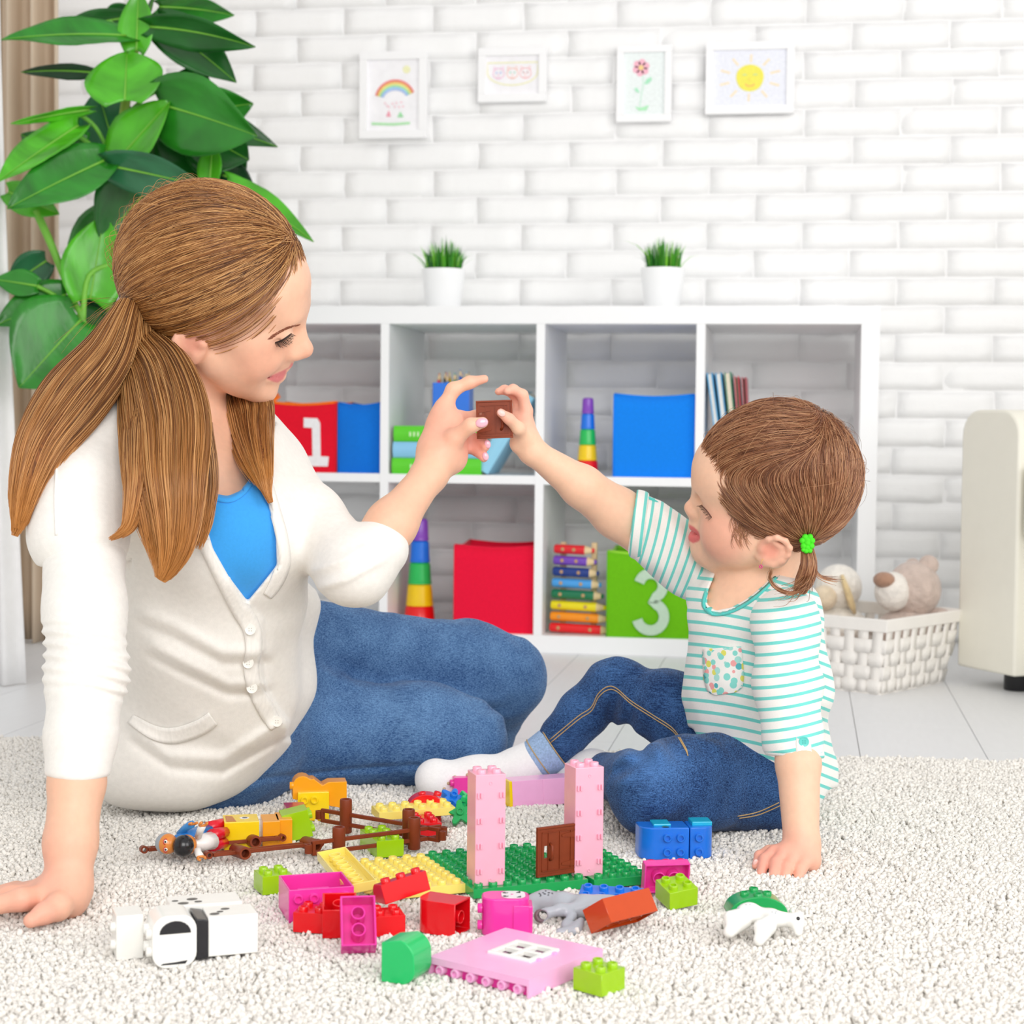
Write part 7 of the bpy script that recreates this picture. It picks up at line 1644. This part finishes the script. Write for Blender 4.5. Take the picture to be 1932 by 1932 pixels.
for x, y in ((1408, 1707.5), (1415, 1707), (1457, 1721), (1463, 1723), (1464, 1720)):
    p = fo.hit(x, y, 1.55, 1.8)
    if p is not None: w = to_world(p[None])[0]-np.array(parent_loc(foal)); MB().ball(tuple(w), .0008, 8, 6).build('spot', pm_('grey'), foal, True)
p = fo.hit(1506, 1733, 1.55, 1.8); w = to_world(p[None])[0]-np.array(parent_loc(foal)); MB().ball(tuple(w), .0019, 10, 8).build('eye', pm_('black'), foal, True)
# ------------------------------------------------------------------ shag rug
c = [G(-420, 1404, 0), G(2350, 1468, 0)]
e = c[1]-c[0]; e /= np.linalg.norm(e); nn_ = np.array([e[1], -e[0], 0])
RO = c[0]; RL = float(np.linalg.norm(c[1]-c[0])); RD = 1.75
m_rug = M('rug_pile', 'fdf9f2', .95, .1, (30, .05), (600, .6, .002), sheen=.4)
corn = [RO, RO+e*RL, RO+e*RL+nn_*RD, RO+nn_*RD]
rug = tag(MB().prism([(p[0], p[1]) for p in corn][::-1], .0005, .0125).build('shag_rug', M('rug_backing', 'f4f0e8', .95, .1)), 'white shaggy rug with curly pile under the people and toys', 'rug', None, 'thing')
sp = .0047; pts = []
nx, ny = int(RL/sp), int(1.36/sp)
gx, gy = np.meshgrid(np.arange(nx), np.arange(ny), indexing='ij'); gx = gx.ravel()*sp; gy = gy.ravel()*sp
gx = gx+RNG.uniform(-.5, .5, gx.size)*sp*.9; gy = gy+RNG.uniform(-.5, .5, gy.size)*sp*.9
P = RO+gx[:, None]*e+gy[:, None]*nn_
D = (P-CAM) @ CF; sxp = 966+FPX*((P-CAM) @ CR)/D
keep = (sxp > -220) & (sxp < 2150) & (gy > 0)
P = P[keep]; lump = vnoise(P*np.array([1, 1, 0]), 42, 3)*.0014+vnoise(P*np.array([1, 1, 0]), 14, 5)*.0018
P[:, 2] = .0165+lump+RNG.uniform(-.0012, .0016, len(P))
me = bpy.data.meshes.new('pile'); me.vertices.add(len(P)); me.vertices.foreach_set('co', P.astype(np.float32).ravel()); me.update()
po = bpy.data.objects.new('pile', me); COL.objects.link(po); po.parent = rug; po['kind'] = 'stuff'
ng = bpy.data.node_groups.new('pile_tufts', 'GeometryNodeTree'); ng.interface.new_socket('Geometry', in_out='INPUT', socket_type='NodeSocketGeometry'); ng.interface.new_socket('Geometry', in_out='OUTPUT', socket_type='NodeSocketGeometry')
N = ng.nodes; L = ng.links; gi = N.new('NodeGroupInput'); go = N.new('NodeGroupOutput')
def tuft(sub, scl, nsc, amp, seed):
    ic = N.new('GeometryNodeMeshIcoSphere'); ic.inputs['Radius'].default_value = .0031; ic.inputs['Subdivisions'].default_value = sub
    nz = N.new('ShaderNodeTexNoise'); nz.noise_dimensions = '4D'; nz.inputs['W'].default_value = seed; nz.inputs['Scale'].default_value = nsc; nz.inputs['Detail'].default_value = 1
    sb = N.new('ShaderNodeVectorMath'); sb.operation = 'SUBTRACT'; sb.inputs[1].default_value = (.5, .5, .5); L.new(nz.outputs['Color'], sb.inputs[0])
    sc = N.new('ShaderNodeVectorMath'); sc.operation = 'SCALE'; sc.inputs['Scale'].default_value = amp; L.new(sb.outputs[0], sc.inputs[0])
    st = N.new('GeometryNodeSetPosition'); L.new(ic.outputs['Mesh'], st.inputs['Geometry']); L.new(sc.outputs[0], st.inputs['Offset'])
    tr = N.new('GeometryNodeTransform'); tr.inputs['Scale'].default_value = scl; L.new(st.outputs[0], tr.inputs['Geometry'])
    ss = N.new('GeometryNodeSetShadeSmooth'); L.new(tr.outputs[0], ss.inputs[0]); return ss.outputs[0]
gi_ = N.new('GeometryNodeGeometryToInstance')
for q in (tuft(2, (.75, .75, 1.35), 300, .006, 1), tuft(2, (.62, .9, 1.2), 420, .007, 5), tuft(2, (1.0, .6, 1.1), 260, .007, 9)): L.new(q, gi_.inputs[0])
ip = N.new('GeometryNodeInstanceOnPoints'); L.new(gi.outputs[0], ip.inputs['Points']); L.new(gi_.outputs[0], ip.inputs['Instance']); ip.inputs['Pick Instance'].default_value = True
rv = N.new('FunctionNodeRandomValue'); rv.data_type = 'FLOAT_VECTOR'; rv.inputs['Min'].default_value = (-.7, -.7, 0); rv.inputs['Max'].default_value = (.7, .7, 6.283); L.new(rv.outputs['Value'], ip.inputs['Rotation'])
rs = N.new('FunctionNodeRandomValue'); rs.data_type = 'FLOAT'; rs.inputs[2].default_value = .75; rs.inputs[3].default_value = 1.2; L.new(rs.outputs[1], ip.inputs['Scale'])
sm = N.new('GeometryNodeSetMaterial'); sm.inputs['Material'].default_value = m_rug; L.new(ip.outputs[0], sm.inputs[0]); L.new(sm.outputs[0], go.inputs[0])
mod = po.modifiers.new('tufts', 'NODES'); mod.node_group = ng
